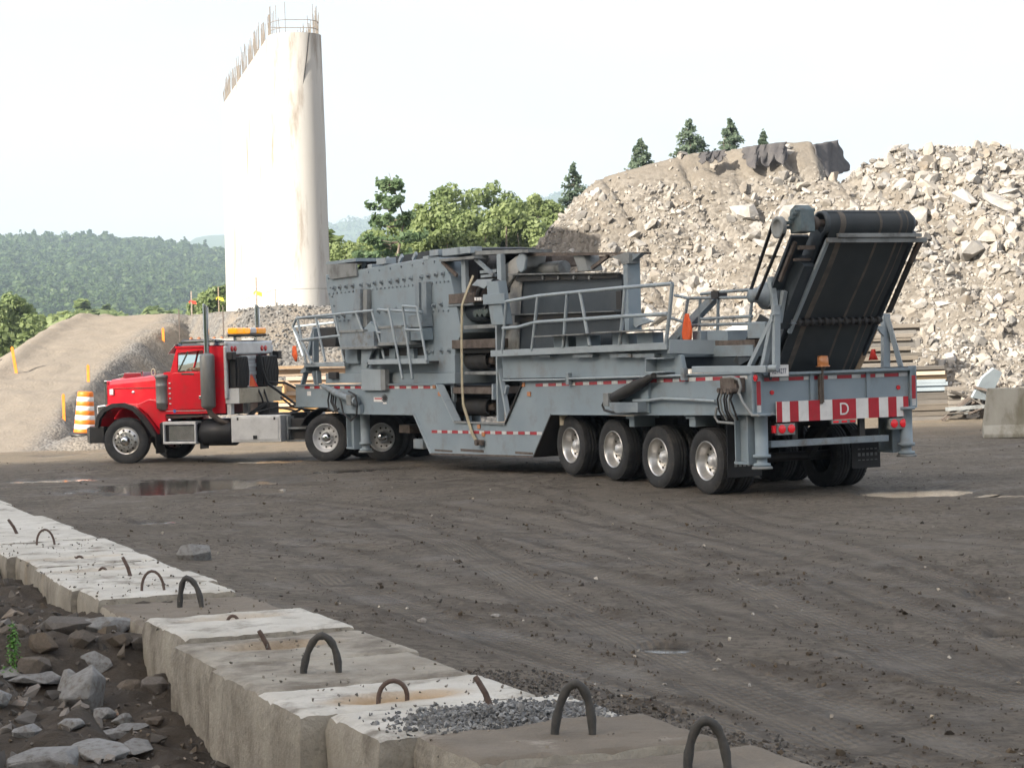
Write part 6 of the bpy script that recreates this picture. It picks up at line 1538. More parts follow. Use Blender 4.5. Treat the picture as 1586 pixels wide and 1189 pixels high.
# valve cluster and hoses near the rear jack
b = MB(); q0, q1 = S(z5, 1195, 178, 1.5), S(z5, 1285, 265, 1.5); b.box((q0[0], 1.38, q1[1]), (q1[0], 1.58, q0[1]))
for k in range(5): q = P3(z5, 1185 + k * 20, 255 + 8 * (k % 2), 1.56); b.cyl((q[0], 1.5, q[2]), (q[0], 1.64, q[2]), .04, 8); b.cyl((q[0], 1.55, q[2]), (q[0], 1.55, q[2] + .1), .025, 6)
b.build('valve_block', M['rust'], T, .01)
r = np.random.default_rng(6)
for k in range(6):
    b = MB(); u = 1160 + k * 17; b.tube([P3(z5, u + 12, 255, 1.58), P3(z5, u - 6 + r.uniform(-6, 6), 310, 1.6), P3(z5, u + 8 + r.uniform(-8, 8), 380, 1.57), P3(z5, u + 34, 438, 1.5)], .016, 6); b.build('hydraulic_hose', M[['hose', 'dusty', 'hose'][k % 3]], T)
for pts in ([(1195, 180), (1240, 172), (1285, 190), (1298, 235), (1285, 280)], [(1285, 265), (1310, 330), (1350, 385), (1370, 410), (1410, 408)], [(1150, 360), (1140, 420), (1160, 450), (1255, 458)]):
    b = MB(); b.tube([P3(z5, u, v, 1.56) for u, v in pts], .022, 7); b.build('hydraulic_hose', M['dusty'], T)
# folded outrigger arm and hoses near the front jack
b = MB(); b.tube([P3(z3, 218, 135, 1.45), P3(z3, 300, 178, 1.48), P3(z3, 405, 222, 1.5)], [.05, .085, .085], 12); b.build('outrigger_cylinder', M['paint2'], T)
rect('valve_block', z3, 345, 185, 372, 245, 1.45, 1.6, 'dusty', .01); rect('jack_bracket', z3, 330, 240, 425, 292, 1.38, 1.46, 'paint', .004)
for pts in ([(255, 165), (245, 215), (250, 262), (275, 280), (305, 262)], [(268, 170), (262, 225), (285, 272)], [(300, 180), (318, 225), (330, 285), (372, 330), (405, 300), (408, 230), (395, 185), (360, 165)], [(290, 190), (285, 240), (300, 280)], [(278, 180), (272, 230), (290, 282)]):
    b = MB(); b.tube([P3(z3, u, v, 1.52) for u, v in pts], .02, 6); b.build('hydraulic_hose', M['hose'], T)
rect('air_reservoir', z3, 640, 350, 700, 400, .6, 1.0, 'rust', .02); rect('step_box', z3, 720, 430, 775, 488, .8, 1.2, 'paint2', .01)
# --- rear platform, rails and flags
def rail3(pts, m='paint2', r=.026):
    b = MB(); b.tube(pts, r, 8); b.build('handrail', M[m], T)
yq = .55
for L_ in ([(20, 585), (95, 602), (560, 594)], [(170, 578), (270, 566), (560, 546)], [(130, 757), (545, 745)], [(0, 715), (130, 760)], [(170, 722), (465, 705)], [(165, 610), (160, 790)], [(270, 575), (265, 790)], [(468, 560), (448, 770)], [(95, 602), (50, 890)]):
    rail3([P3(z6, u, v, yq) for u, v in L_])
b = MB(); b.bar(P3(z6, -20, 880, .5), P3(z6, 265, 580, .5), .12, .13); b.build('diagonal_brace', M['paint2'], T); b = MB(); q = P3(z6, 262, 580, .55); b.box((q[0] - .1, .42, q[2] - .06), (q[0] + .1, .6, q[2] + .06)); b.build('brace_end', M['dark'], T)
rect('rear_platform', z6, 50, 880, 470, 935, -1.0, .72, 'paint', .006); rect('platform_edge', z6, 160, 848, 480, 882, -1.0, .70, 'rust', .004)
for u0, v0, u1, v1 in ((120, 790, 170, 880), (205, 790, 325, 850), (435, 745, 540, 830)): rect('platform_bracket', z6, u0, v0, u1, v1, .2, .6, 'paint', .006)
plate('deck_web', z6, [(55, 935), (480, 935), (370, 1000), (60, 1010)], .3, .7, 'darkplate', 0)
def flag(pts, m, label, seed=0):
    b = MB(); n = 6; V = []
    L_, R__ = pts
    for i in range(len(L_)):
        for k in range(n):
            t_ = k / (n - 1); p_ = np.array(L_[i]) * (1 - t_) + np.array(R__[i]) * t_; p_ = p_ + np.array([.008 * math.sin(k * 2.1 + i + seed), .03 * math.cos(k * 1.3 + i * .5), 0]); V.append(tuple(p_))
    b.add(V, [(i * n + k, i * n + k + 1, (i + 1) * n + k + 1, (i + 1) * n + k) for i in range(len(L_) - 1) for k in range(n - 1)], 0, True)
    o = b.build('flag', M[m], T); so = o.modifiers.new('s', 'SOLIDIFY'); so.thickness = .006; lab(o, label)
flag(([P3(z6, u, v, .7) for u, v in ((88, 690), (77, 740), (66, 800), (68, 850), (93, 889))], [P3(z6, u, v, .7) for u, v in ((102, 690), (117, 735), (124, 785), (116, 845), (97, 891))]), 'flag', 'orange warning flag on the rear walkway rail')
flag(([P3(z2, u, v, 1.5) for u, v in ((68, 730), (62, 790), (78, 835))], [P3(z2, u, v, 1.5) for u, v in ((86, 728), (100, 790), (92, 836))]), 'flag', 'orange warning flag at the front corner rail', 2)
flag(([C3(z6, u, v, -1.2) for u, v in ((1158, 895), (1148, 930), (1138, 958))], [C3(z6, u, v, -1.2) for u, v in ((1172, 895), (1186, 930), (1192, 956))]), 'redflag', 'red warning flag beside the raised conveyor', 4)
# --- A frames that carry the conveyor
for p_, q_, w_ in ((P3(z6, 572, 480, 1.12), P3(z6, 600, 700, 1.12), .09), (P3(z6, 604, 640, 1.10), P3(z6, 602, 1000, 1.10), .10), (P3(z6, 585, 720, 1.14), P3(z6, 450, 1000, 1.14), .07), (P3(z6, 590, 690, 1.13), P3(z6, 530, 1000, 1.13), .08), (P3(z6, 650, 560, 1.0), P3(z6, 620, 740, 1.0), .07),
                   (C3(z6, 1232, 690, -1.1), C3(z6, 1232, 1022, -1.1), .13), (C3(z6, 1240, 705, -1.12), C3(z6, 1322, 1000, -1.25), .10)):
    b = MB(); b.bar(p_, q_, w_, .08); b.build('conveyor_support', M['pale'], T, .004)
b = MB(); b.prism([Cx(z6, u, v, -1.15) for u, v in ((1168, 760), (1215, 760), (1215, 820), (1195, 800))], -1.2, -1.15, 'x'); b.build('gusset', M['pale'], T)
b = MB(); b.prism([Cx(z6, u, v, -1.1) for u, v in ((600, 770), (690, 770), (640, 830), (620, 830))], -1.15, -1.1, 'x'); b.build('gusset', M['paint2'], T)
# --- discharge conveyor
H0, T0 = np.array([-2.72, 4.09]), np.array([-.55, 1.25]); uv = (H0 - T0) / np.linalg.norm(H0 - T0); nv = np.array([-uv[1], uv[0]])
if nv[1] > 0: nv = -nv                                   # points back and down
DR = .185; Y0c, Y1c = .70, -.80
def cv(s, off, y): q = T0 + uv * s + nv * off; return (q[0], y, q[1])
Lc = np.linalg.norm(H0 - T0)
b = MB()
ring = [(s, DR) for s in np.linspace(0, Lc, 12)] + [(Lc + DR * math.sin(a_), DR * math.cos(a_)) for a_ in np.linspace(0, math.pi, 12)[1:]] + [(s, -DR) for s in np.linspace(Lc, 0, 12)[1:]]
sag = lambda s, o: o + (.035 * math.sin(math.pi * s / (Lc * .55)) ** 2 if o > 0 and s < Lc else 0)
V = [cv(s, sag(s, o) + th, y) for th, y in ((0, Y0c), (0, Y1c), (-.015, Y0c), (-.015, Y1c)) for s, o in ring]; n = len(ring)
b.add(V, [(i, i + 1, n + i + 1, n + i) for i in range(n - 1)], 0, True); b.add(V, [(2 * n + i + 1, 2 * n + i, 3 * n + i, 3 * n + i + 1) for i in range(n - 1)], 0, True); b.add(V, [(i + 1, i, 2 * n + i, 2 * n + i + 1) for i in range(n - 1)]); b.add(V, [(n + i, n + i + 1, 3 * n + i + 1, 3 * n + i) for i in range(n - 1)])
cb = b.build('conveyor_belt', M['belt'], T); lab(cb, 'black conveyor belt with pale worn stripes')
for ya, yb2 in ((.53, .43), (-.18, -.225), (-.55, -.59), (-.68, -.70)):
    b = MB(); rg = [(s, o) for s, o in ring if not (o < 0 and s < Lc - .2)]; m_ = len(rg)
    V = [cv(s, sag(s, o) + .003 * (1 if o > -.99 else 1) if s <= Lc else o, y) if s <= Lc else cv(Lc + (s - Lc) * (1 + .003 / DR), o * (1 + .003 / DR), y) for y in (ya, yb2) for s, o in rg]
    b.add(V, [(i, i + 1, m_ + i + 1, m_ + i) for i in range(m_ - 1)], 0, True); b.build('worn_stripe', M['beltwear'], cb)
b = MB(); hx, hz = H0
b.lathe([(.60, .001), (.60, .15), (.74, .15), (.76, .172), (.62, .183), (.3, .168), (-.4, .168), (-.8, .168), (-.9, .15), (-.95, .001)][0:0] or [(.66, .001), (.66, .135), (.775, .14), (.775, .178), (.70, .182), (-.74, .182), (-.84, .15), (-.88, .13), (-.88, .001)], (hx, 0, hz), 'y', 36); b.build('head_drum', M['darkplate'], T)
b = MB(); b.cyl((hx, .66, hz), (hx, .86, hz), .055, 12); b.cyl((hx, .84, hz), (hx, .92, hz), .10, 12); b.cyl((hx, -.86, hz), (hx, -.98, hz), .05, 10); b.build('drum_shaft', M['rust'], T)
# side frames of the conveyor
for y, m in ((.76, 'pale'), (-.93, 'paint2')):
    b = MB(); b.bar(cv(.2, .02, y), cv(Lc - .1, .02, y), .05, .26, up=(nv[0], 0, nv[1])); b.build('conveyor_side_frame', M['darkplate'], T)
b = MB(); b.bar(cv(1.75, .24, .74), cv(Lc - .12, .27, .74), .06, .05); b.build('belt_edge_angle', M['pale'], T, .004)
b = MB(); y1 = -1.02; b.bar(cv(Lc - .1, .30, .78), cv(Lc - .1, .30, y1), .06, .07); b.bar(cv(Lc - .02, .29, .62), cv(Lc - .02, .29, y1 + .12), .05, .06); b.build('belt_scraper', M['dusty'], T, .006)
b = MB(); b.bar(cv(Lc - .15, .22, -.98), cv(Lc - 1.5, .22, -.98), .09, .03); b.build('hanging_arm', M['dark'], T)
b = MB(); b.bar(cv(Lc - .15, .25, -.98), cv(Lc - .55, .25, -.96), .06, .05); b.build('hanging_arm', M['rust'], T)
sr = Lc * .545; b = MB(); b.cyl(cv(sr, DR + .06, .72), cv(sr, DR + .06, -.88), .035, 12)
for k in range(13): y = .66 - k * .122; b.lathe([(y - .03, .036), (y - .025, .062), (y + .025, .062), (y + .03, .036)], (cv(sr, DR + .06, 0)[0], 0, cv(sr, DR + .06, 0)[2]), 'y', 12)
b.build('return_roller', M['dark'], T)
b = MB(); b.bar(cv(sr, DR + .02, .8), cv(sr, DR + .02, .7), .12, .1); b.build('roller_bracket', M['paint2'], T)
# skirt left of the belt lower down, and timber prop right of it
b = MB(); b.bar(C3(z6, 405, 992, -.3), C3(z6, 560, 720, -.6), .1, .30, up=(0, 0, 1)); b.build('belt_skirt', M['belt'], T)
b = MB(); b.bar(C3(z6, 1065, 1018, -1.35), C3(z6, 1170, 780, -1.4), .05, .08); b.build('timber_prop', M['wood'], T)
# gearbox, pulleys, V belts and motor
g0 = cv(Lc + .05, -.05, 1.10)
b = MB(); b.prism([(g0[0] - .15, g0[2] - .2), (g0[0] + .13, g0[2] - .22), (g0[0] + .18, g0[2] - .03), (g0[0] + .13, g0[2] + .13), (g0[0] - .0, g0[2] + .2), (g0[0] - .13, g0[2] + .12)], .95, 1.2, 'y')
for k in range(5): b.cyl((g0[0] - .1 + .07 * k, .93, g0[2] + .12 - .06 * k), (g0[0] - .1 + .07 * k, 1.28, g0[2] + .12 - .06 * k), .03, 8)
b.build('gearbox', mat('teal_grey_gearbox', (.08, .12, .135), (.14, .175, .185), scale=7, rough=.6, dirt=(.09, .075, .06), dscale=5, dlo=.5, dhi=.7), T, .02)
pl = (g0[0] + .22, 1.34, g0[2] - .12); b = MB(); b.lathe([(1.30, .001), (1.30, .15), (1.31, .165), (1.34, .15), (1.37, .165), (1.38, .15), (1.375, .11), (1.35, .1), (1.35, .001)], (pl[0], 0, pl[2]), 'y', 22); b.build('pulley', M['dusty'], T)
mo = (pl[0] + .72, 1.34, pl[2] - .98); b = MB(); b.lathe([(.75, .001), (.75, .17), (.80, .19), (1.18, .19), (1.22, .13), (1.30, .1), (1.40, .1), (1.40, .001)], (mo[0], 0, mo[2]), 'y', 20)
for k in range(9): b.lathe([(.82 + k * .04, .19), (.825 + k * .04, .21), (.835 + k * .04, .21), (.84 + k * .04, .19)], (mo[0], 0, mo[2]), 'y', 20)
b.build('drive_motor', M['paint2'], T)
dd = np.array([mo[0] - pl[0], mo[2] - pl[2]]); nn = np.array([-dd[1], dd[0]]) / np.linalg.norm(dd)
for s_ in (-1, 1):
    b = MB(); b.bar((pl[0] + nn[0] * .155 * s_, 1.35, pl[2] + nn[1] * .155 * s_), (mo[0] + nn[0] * .10 * s_, 1.35, mo[2] + nn[1] * .10 * s_), .05, .022, up=(nn[0], 0, nn[1])); b.build('drive_belt', M['hose'], T)
b = MB(); b.bar(cv(Lc - .25, -.05, 1.0), cv(Lc - 1.3, -.05, 1.0), .3, .05, up=(nv[0], 0, nv[1])); b.bar(cv(Lc - .6, .1, .85), cv(Lc - 1.75, .1, .85), .2, .28, up=(nv[0], 0, nv[1])); b.build('motor_base', M['darkplate'], T)
b = MB(); b.bar(cv(Lc - .35, .12, 1.08), cv(Lc - .35, .12, .8), .05, .06); b.bar(cv(Lc - .55, .14, 1.1), cv(Lc - .55, .14, .8), .04, .04); b.bar(cv(Lc - .3, .05, 1.12), cv(Lc - 1.0, .05, 1.12), .05, .05); b.build('motor_frame', M['rust'], T)
rect('mid_block', z6, 690, 400, 780, 545, .3, .5, 'darkplate', .01) if False else None
# ================================================================== RED TRACTOR TRUCK
K = thing('tractor_truck', 'red conventional tractor truck with chrome stacks and amber light bar, coupled to the grey trailer', 'truck', tuple(TK.O), TK.ang + R(90))
def kb(name, m, fn, bevel=.0, parent=None):
    b = MB(); fn(b); return b.build(name, M[m] if isinstance(m, str) else m, parent or K, bevel)
for y in (.43, -.43): kb('frame_rail', 'dark', lambda b: b.box((-7.3, y - .045, .66), (.55, y + .045, .93)))
for x in (-1.0, -3.2, -4.4, -5.2, -6.7, -7.25): kb('cross_member', 'dark', lambda b: b.box((x - .05, -.38, .7), (x + .05, .38, .9)))
# wheels: steer pair, two drive axles
def steer_rim():
    b = MB(); o = .115
    b.lathe([(o - .04, .312), (o + .012, .312), (o + .012, .300), (o - .01, .285), (o + .0, .262), (o + .035, .235), (o + .05, .20), (o + .045, .17), (o + .05, .15), (o + .055, .06)], (0, 0, 0), 'y', 40)
    for k in range(10):
        a = 2 * math.pi * k / 10; c, s_ = math.cos(a), math.sin(a); b.cyl((.232 * c, o + .02, .232 * s_), (.236 * c, o + .046, .236 * s_), .026, 10, 1)
        a = 2 * math.pi * (k + .5) / 10; c, s_ = math.cos(a), math.sin(a); b.cyl((.165 * c, o + .045, .165 * s_), (.165 * c, o + .085, .165 * s_), .018, 8, 2)
    return b
srim = steer_rim().build('rim', [M['alu'], M['dark'], M['chrome']]); srd = srim.data; bpy.data.objects.remove(srim)
chub = hub_mb(.16, .11, .10).build('hub_cap', M['chrome']); chd = chub.data; bpy.data.objects.remove(chub)
drimd = rim_dish(.10).build('rim', [M['alu_dull'], M['dark']]); drd = drimd.data; bpy.data.objects.remove(drimd)
tyd = tyre_mb().build('wheel', M['rubber']); tydd = tyd.data; bpy.data.objects.remove(tyd)
def kwheel(x, y, z, side, rim, hub=None, hy=0, rz=0):
    w = bpy.data.objects.new('wheel', tydd); COL.objects.link(w); w.parent = K; w.location = (x, y, z); w.rotation_euler = (0, x, (0 if side > 0 else math.pi) + rz)
    if rim: o = bpy.data.objects.new('rim', rim); COL.objects.link(o); o.parent = w
    if hub: o = bpy.data.objects.new('hub_cap', hub); COL.objects.link(o); o.parent = w; o.location = (0, hy, 0)
    return w
ST = R(14)
kwheel(-.14, 1.03, .515, 1, srd, chd, 0, ST); kwheel(-.14, -1.03, .515, -1, srd, chd, 0, ST)
for x in (-5.23, -6.58):
    for s_ in (1, -1):
        kwheel(x, s_ * 1.03, .53, s_, drd, chd, -.10); kwheel(x, s_ * .69, .53, s_, None)
    kb('axle', 'dark', lambda b: b.cyl((x, -.9, .53), (x, .9, .53), .09, 12)); kb('differential', 'dark', lambda b: b.lathe([(-.25, .05), (-.15, .2), (.15, .2), (.25, .05)], (x, 0, .53), 'x', 16))
kb('axle', 'dark', lambda b: b.box((-.2, -.9, .42), (-.08, .9, .52)))
# hood, lofted
def loft(b, secs, mi=0, sm=False):
    """secs: list of (x, [(y,z)...]) rings of equal length"""
    n = len(secs[0][1]); V = [(x, y, z) for x, r_ in secs for y, z in r_]
    b.add(V, [(i * n + j, i * n + (j + 1) % n, (i + 1) * n + (j + 1) % n, (i + 1) * n + j) for i in range(len(secs) - 1) for j in range(n)], mi, sm)
    b.add(V[:n], [tuple(range(n))[::-1]], mi); b.add(V[-n:], [tuple(range(n))], mi)
def hood_sec(w, zb, zt, r=.12): return [(w, zb), (w, zt - r), (w - r * .3, zt - r * .3), (w - r, zt), (0, zt + .03), (-w + r, zt), (-w + r * .3, zt - r * .3), (-w, zt - r), (-w, zb)]
hd = kb('hood', 'red', lambda b: loft(b, [(.70, hood_sec(.47, 1.0, 1.84)), (.62, hood_sec(.49, .98, 1.90)), (-.1, hood_sec(.58, .98, 1.945)), (-.7, hood_sec(.68, .98, 1.985)), (-1.12, hood_sec(.76, .98, 2.02))][::-1]), .012)
kb('hood_seam', 'chrome', lambda b: b.bar((.55, .525, 1.70), (-.7, .70, 1.70), .008, .012), 0, hd)
kb('hood_badge', 'chrome', lambda b: b.lathe([(.0, .045), (.02, .04), (.025, .001)], (-.05, .575, 1.60), 'y', 14), 0, hd)
kb('hood_latch', 'alu_dull', lambda b: b.box((.5, .51, 1.55), (.6, .56, 1.68)), .008, hd)
kb('hood_ornament', 'chrome', lambda b: b.prism([(.62, 1.93), (.42, 1.96), (.38, 2.07), (.5, 2.03), (.7, 2.0)], -.02, .02, 'y'), .005, hd)
kb('hood_scoop', 'darkred', lambda b: b.prism([(.4, 1.93), (.36, 2.05), (-.1, 2.05), (-.15, 1.96)], -.3, .3, 'y'), .02, hd)
kb('fuel_cap', 'chrome', lambda b: b.tube([(-.28, .55, 1.96), (-.28, .56, 2.08)], [.018, .03], 8), 0, hd)
kb('mirror', 'cream', lambda b: b.tube([(-.62 + .05 * math.cos(a), .62, 2.05 + .08 * math.sin(a)) for a in np.linspace(0, 6.28, 11)], .012, 6), 0, hd)
# grille shell
gr = kb('grille', 'chrome', lambda b: (b.box((.70, -.50, .92), (.78, -.44, 1.86)), b.box((.70, .44, .92), (.78, .50, 1.86)), b.box((.70, -.5, 1.80), (.78, .5, 1.88)), b.box((.70, -.5, .88), (.78, .5, .95))), .012)
for k in range(14): kb('grille_bar', 'chrome', lambda b: b.box((.72, -.43 + k * .064, .95), (.75, -.405 + k * .064, 1.8)), 0, gr)
kb('grille_screen', 'black', lambda b: b.box((.705, -.44, .95), (.715, .44, 1.8)), 0, gr)
kb('bumper', 'chrome', lambda b: b.prism([(.78, .46), (.86, .50), (.86, .82), (.78, .86)], -1.15, 1.15, 'y'), .01)
kb('bumper_end', 'black', lambda b: b.box((.40, 1.0, .47), (.775, 1.16, .85)), .02); kb('bumper_end', 'black', lambda b: b.box((.40, -1.16, .47), (.775, -1.0, .85)), .02)
for s_ in (1, -1):
    hl = kb('headlight', 'chrome', lambda b: b.prism([(.36, 1.16), (.62, 1.10), (.66, 1.32), (.44, 1.34)], s_ * .78, s_ * 1.02, 'y'), .03)
    kb('headlight_lens', 'clear', lambda b: b.box((.64, min(s_ * .8, s_ * 1.0), 1.13), (.67, max(s_ * .8, s_ * 1.0), 1.31)), .01, hl)
# fenders: red wing over each front wheel with a black outer edge
arc = [(.62, .86), (.56, 1.08), (.40, 1.26), (.14, 1.37), (-.14, 1.38), (-.42, 1.29), (-.66, 1.08), (-.84, .86), (-1.0, .62)]
def band(b, arc, y0, y1, th, grow=0.0):
    c = np.array([-.14, .5]); V = []; n = len(arc)
    for yy in (y0, y1):
        for k, q in enumerate(arc):
            d = np.array(q) - c; L_ = np.linalg.norm(d); d /= L_
            for g in (0, th): V.append((c[0] + d[0] * (L_ - grow - g), yy, c[1] + d[1] * (L_ - grow - g)))
    o = 2 * n
    for k in range(n - 1):
        a, a2, e, e2 = 2 * k, 2 * k + 1, 2 * k + 2, 2 * k + 3
        b.add([V[i] for i in (a, e, o + e, o + a)], [(0, 1, 2, 3)], 0, True); b.add([V[i] for i in (a2, e2, o + e2, o + a2)], [(3, 2, 1, 0)], 0, True)
        b.add([V[i] for i in (a, a2, e2, e)], [(0, 1, 2, 3)]); b.add([V[o + i] for i in (a, a2, e2, e)], [(3, 2, 1, 0)])
for s_ in (1, -1):
    kb('fender', 'red', lambda b: band(b, arc, s_ * .55, s_ * 1.09, .05, .03))
    kb('fender_guard', 'black', lambda b: band(b, arc, s_ * 1.09, s_ * 1.2, .10))
    kb('fender_skirt', 'red', lambda b: b.prism([(-.35, 1.32), (-.66, 1.10), (-.86, .86), (-1.0, .70), (-1.12, .72), (-1.12, 1.40), (-.7, 1.45)], s_ * .70, s_ * .98, 'y'), .02)
    kb('mudflap', 'black', lambda b: b.box((-.98, min(s_ * .8, s_ * 1.18), .22), (-.96, max(s_ * .8, s_ * 1.18), .66)))
# cab shell of panels so one can see through the windows
def cab_side(s_):
    y0, y1 = s_ * .97, s_ * 1.01
    cs = kb('cab_side', 'red', lambda b: (b.prism([(-1.12, 1.10), (-1.12, 2.04), (-1.36, 2.05), (-2.68, 2.05), (-2.68, 1.10)], y0, y1, 'y'),
                                  b.prism([(-1.30, 2.052), (-1.48, 2.60), (-1.58, 2.60), (-1.50, 2.45), (-1.48, 2.052)], y0, y1, 'y'),
                                  b.prism([(-1.58, 2.602), (-1.50, 2.47), (-2.16, 2.52), (-2.16, 2.602)], y0, y1, 'y'),
                                  b.prism([(-2.16, 2.052), (-2.16, 2.602), (-2.68, 2.602), (-2.68, 2.052)], y0, y1, 'y')), .0)
    dr = kb('door', 'red', lambda b: b.prism([(-1.34, 1.2), (-1.34, 2.0), (-1.42, 2.03), (-2.2, 2.03), (-2.2, 1.2)], s_ * 1.012, s_ * 1.03, 'y'), .01)
    kb('door_handle', 'chrome', lambda b: b.box((-2.13, min(s_ * 1.03, s_ * 1.06), 1.42), (-2.04, max(s_ * 1.03, s_ * 1.06), 1.50)), .006, dr)
    kb('window_trim', 'chrome', lambda b: (b.bar((-1.52, s_ * 1.02, 2.06), (-1.78, s_ * 1.02, 2.50), .02, .03), b.bar((-1.5, s_ * 1.02, 2.06), (-1.66, s_ * 1.02, 2.065), .03, .02), b.bar((-1.60, s_ * 1.03, 2.0), (-1.92, s_ * 1.03, 1.99), .03, .035)), 0, dr)
    kb('drip_rail', 'red', lambda b: b.bar((-1.45, s_ * 1.02, 2.60), (-2.25, s_ * 1.02, 2.60), .04, .04))
    kb('window_glass', 'glass', lambda b: b.prism([(-1.50, 2.06), (-1.52, 2.46), (-2.15, 2.51), (-2.15, 2.06)], s_ * .985, s_ * .99, 'y'), 0, dr)
    kb('door_badge', mat('blue_badge', (.05, .12, .4), (.1, .2, .5), scale=20, rough=.4), lambda b: b.box((-1.42, min(s_ * 1.03, s_ * 1.034), 1.13), (-1.36, max(s_ * 1.03, s_ * 1.034), 1.2)), 0, dr)
    kb('trim_line', 'alu_dull', lambda b: b.bar((-1.15, s_ * 1.014, 1.17), (-2.2, s_ * 1.035, 1.17), .006, .012), 0, cs)
for s_ in (1, -1): cab_side(s_)
kb('cab_back', 'darkred', lambda b: b.box((-2.68, -.965, 1.10), (-2.64, .965, 2.6)))
kb('cab_floor', 'black', lambda b: b.box((-2.63, -.965, 1.06), (-1.13, .965, 1.12)))
kb('firewall', 'red', lambda b: (b.box((-1.16, -.965, 1.12), (-1.122, .965, 2.04)), b.box((-1.3, -.965, 1.9), (-1.162, .965, 2.05))))
kb('dashboard', 'black', lambda b: b.box((-1.62, -.96, 1.75), (-1.305, .96, 2.03)), .03)
kb('windshield', 'glass', lambda b: b.add([(-1.31, .96, 2.06), (-1.31, -.96, 2.06), (-1.49, -.96, 2.6), (-1.49, .96, 2.6)], [(0, 1, 2, 3)]))
kb('windshield_pillar', 'red', lambda b: b.bar((-1.3, 0, 2.05), (-1.48, 0, 2.6), .04, .04))
rf = kb('roof', 'navy', lambda b: loft(b, [(-1.42, [(.93, 2.602), (.90, 2.66), (-.90, 2.66), (-.93, 2.602)]), (-1.6, [(1.0, 2.602), (.93, 2.76), (-.93, 2.76), (-1.0, 2.602)]), (-2.3, [(1.0, 2.602), (.95, 2.77), (-.95, 2.77), (-1.0, 2.602)]), (-2.70, [(1.0, 2.602), (.95, 2.72), (-.95, 2.72), (-1.0, 2.602)])][::-1]), .02)
kb('sun_visor', 'white', lambda b: b.prism([(-1.22, 2.44), (-1.24, 2.46), (-1.44, 2.67), (-1.42, 2.64)], -1.0, 1.0, 'y'))  # white colour stands in for the sky reflected on the visor
for k in range(5): kb('roof_lamp', 'amberoff', lambda b: b.lathe([(2.765, .05), (2.80, .045), (2.83, .001)], (-1.68, -.7 + k * .35, 0), 'z', 12), 0, rf)
kb('roof_edge', 'chrome', lambda b: b.bar((-1.52, .965, 2.70), (-2.65, .985, 2.72), .02, .03), 0, rf)
# seat, steering wheel
kb('seat', 'black', lambda b: (b.box((-2.5, .2, 1.35), (-1.95, .75, 1.5)), b.box((-2.55, .2, 1.5), (-2.4, .75, 2.2))), .05)
kb('steering_wheel', 'black', lambda b: b.tube([(-1.78 - .09 * math.sin(a), .48 + .2 * math.cos(a), 1.95 + .18 * math.sin(a)) for a in np.linspace(0, 6.283, 18)], .016, 6))
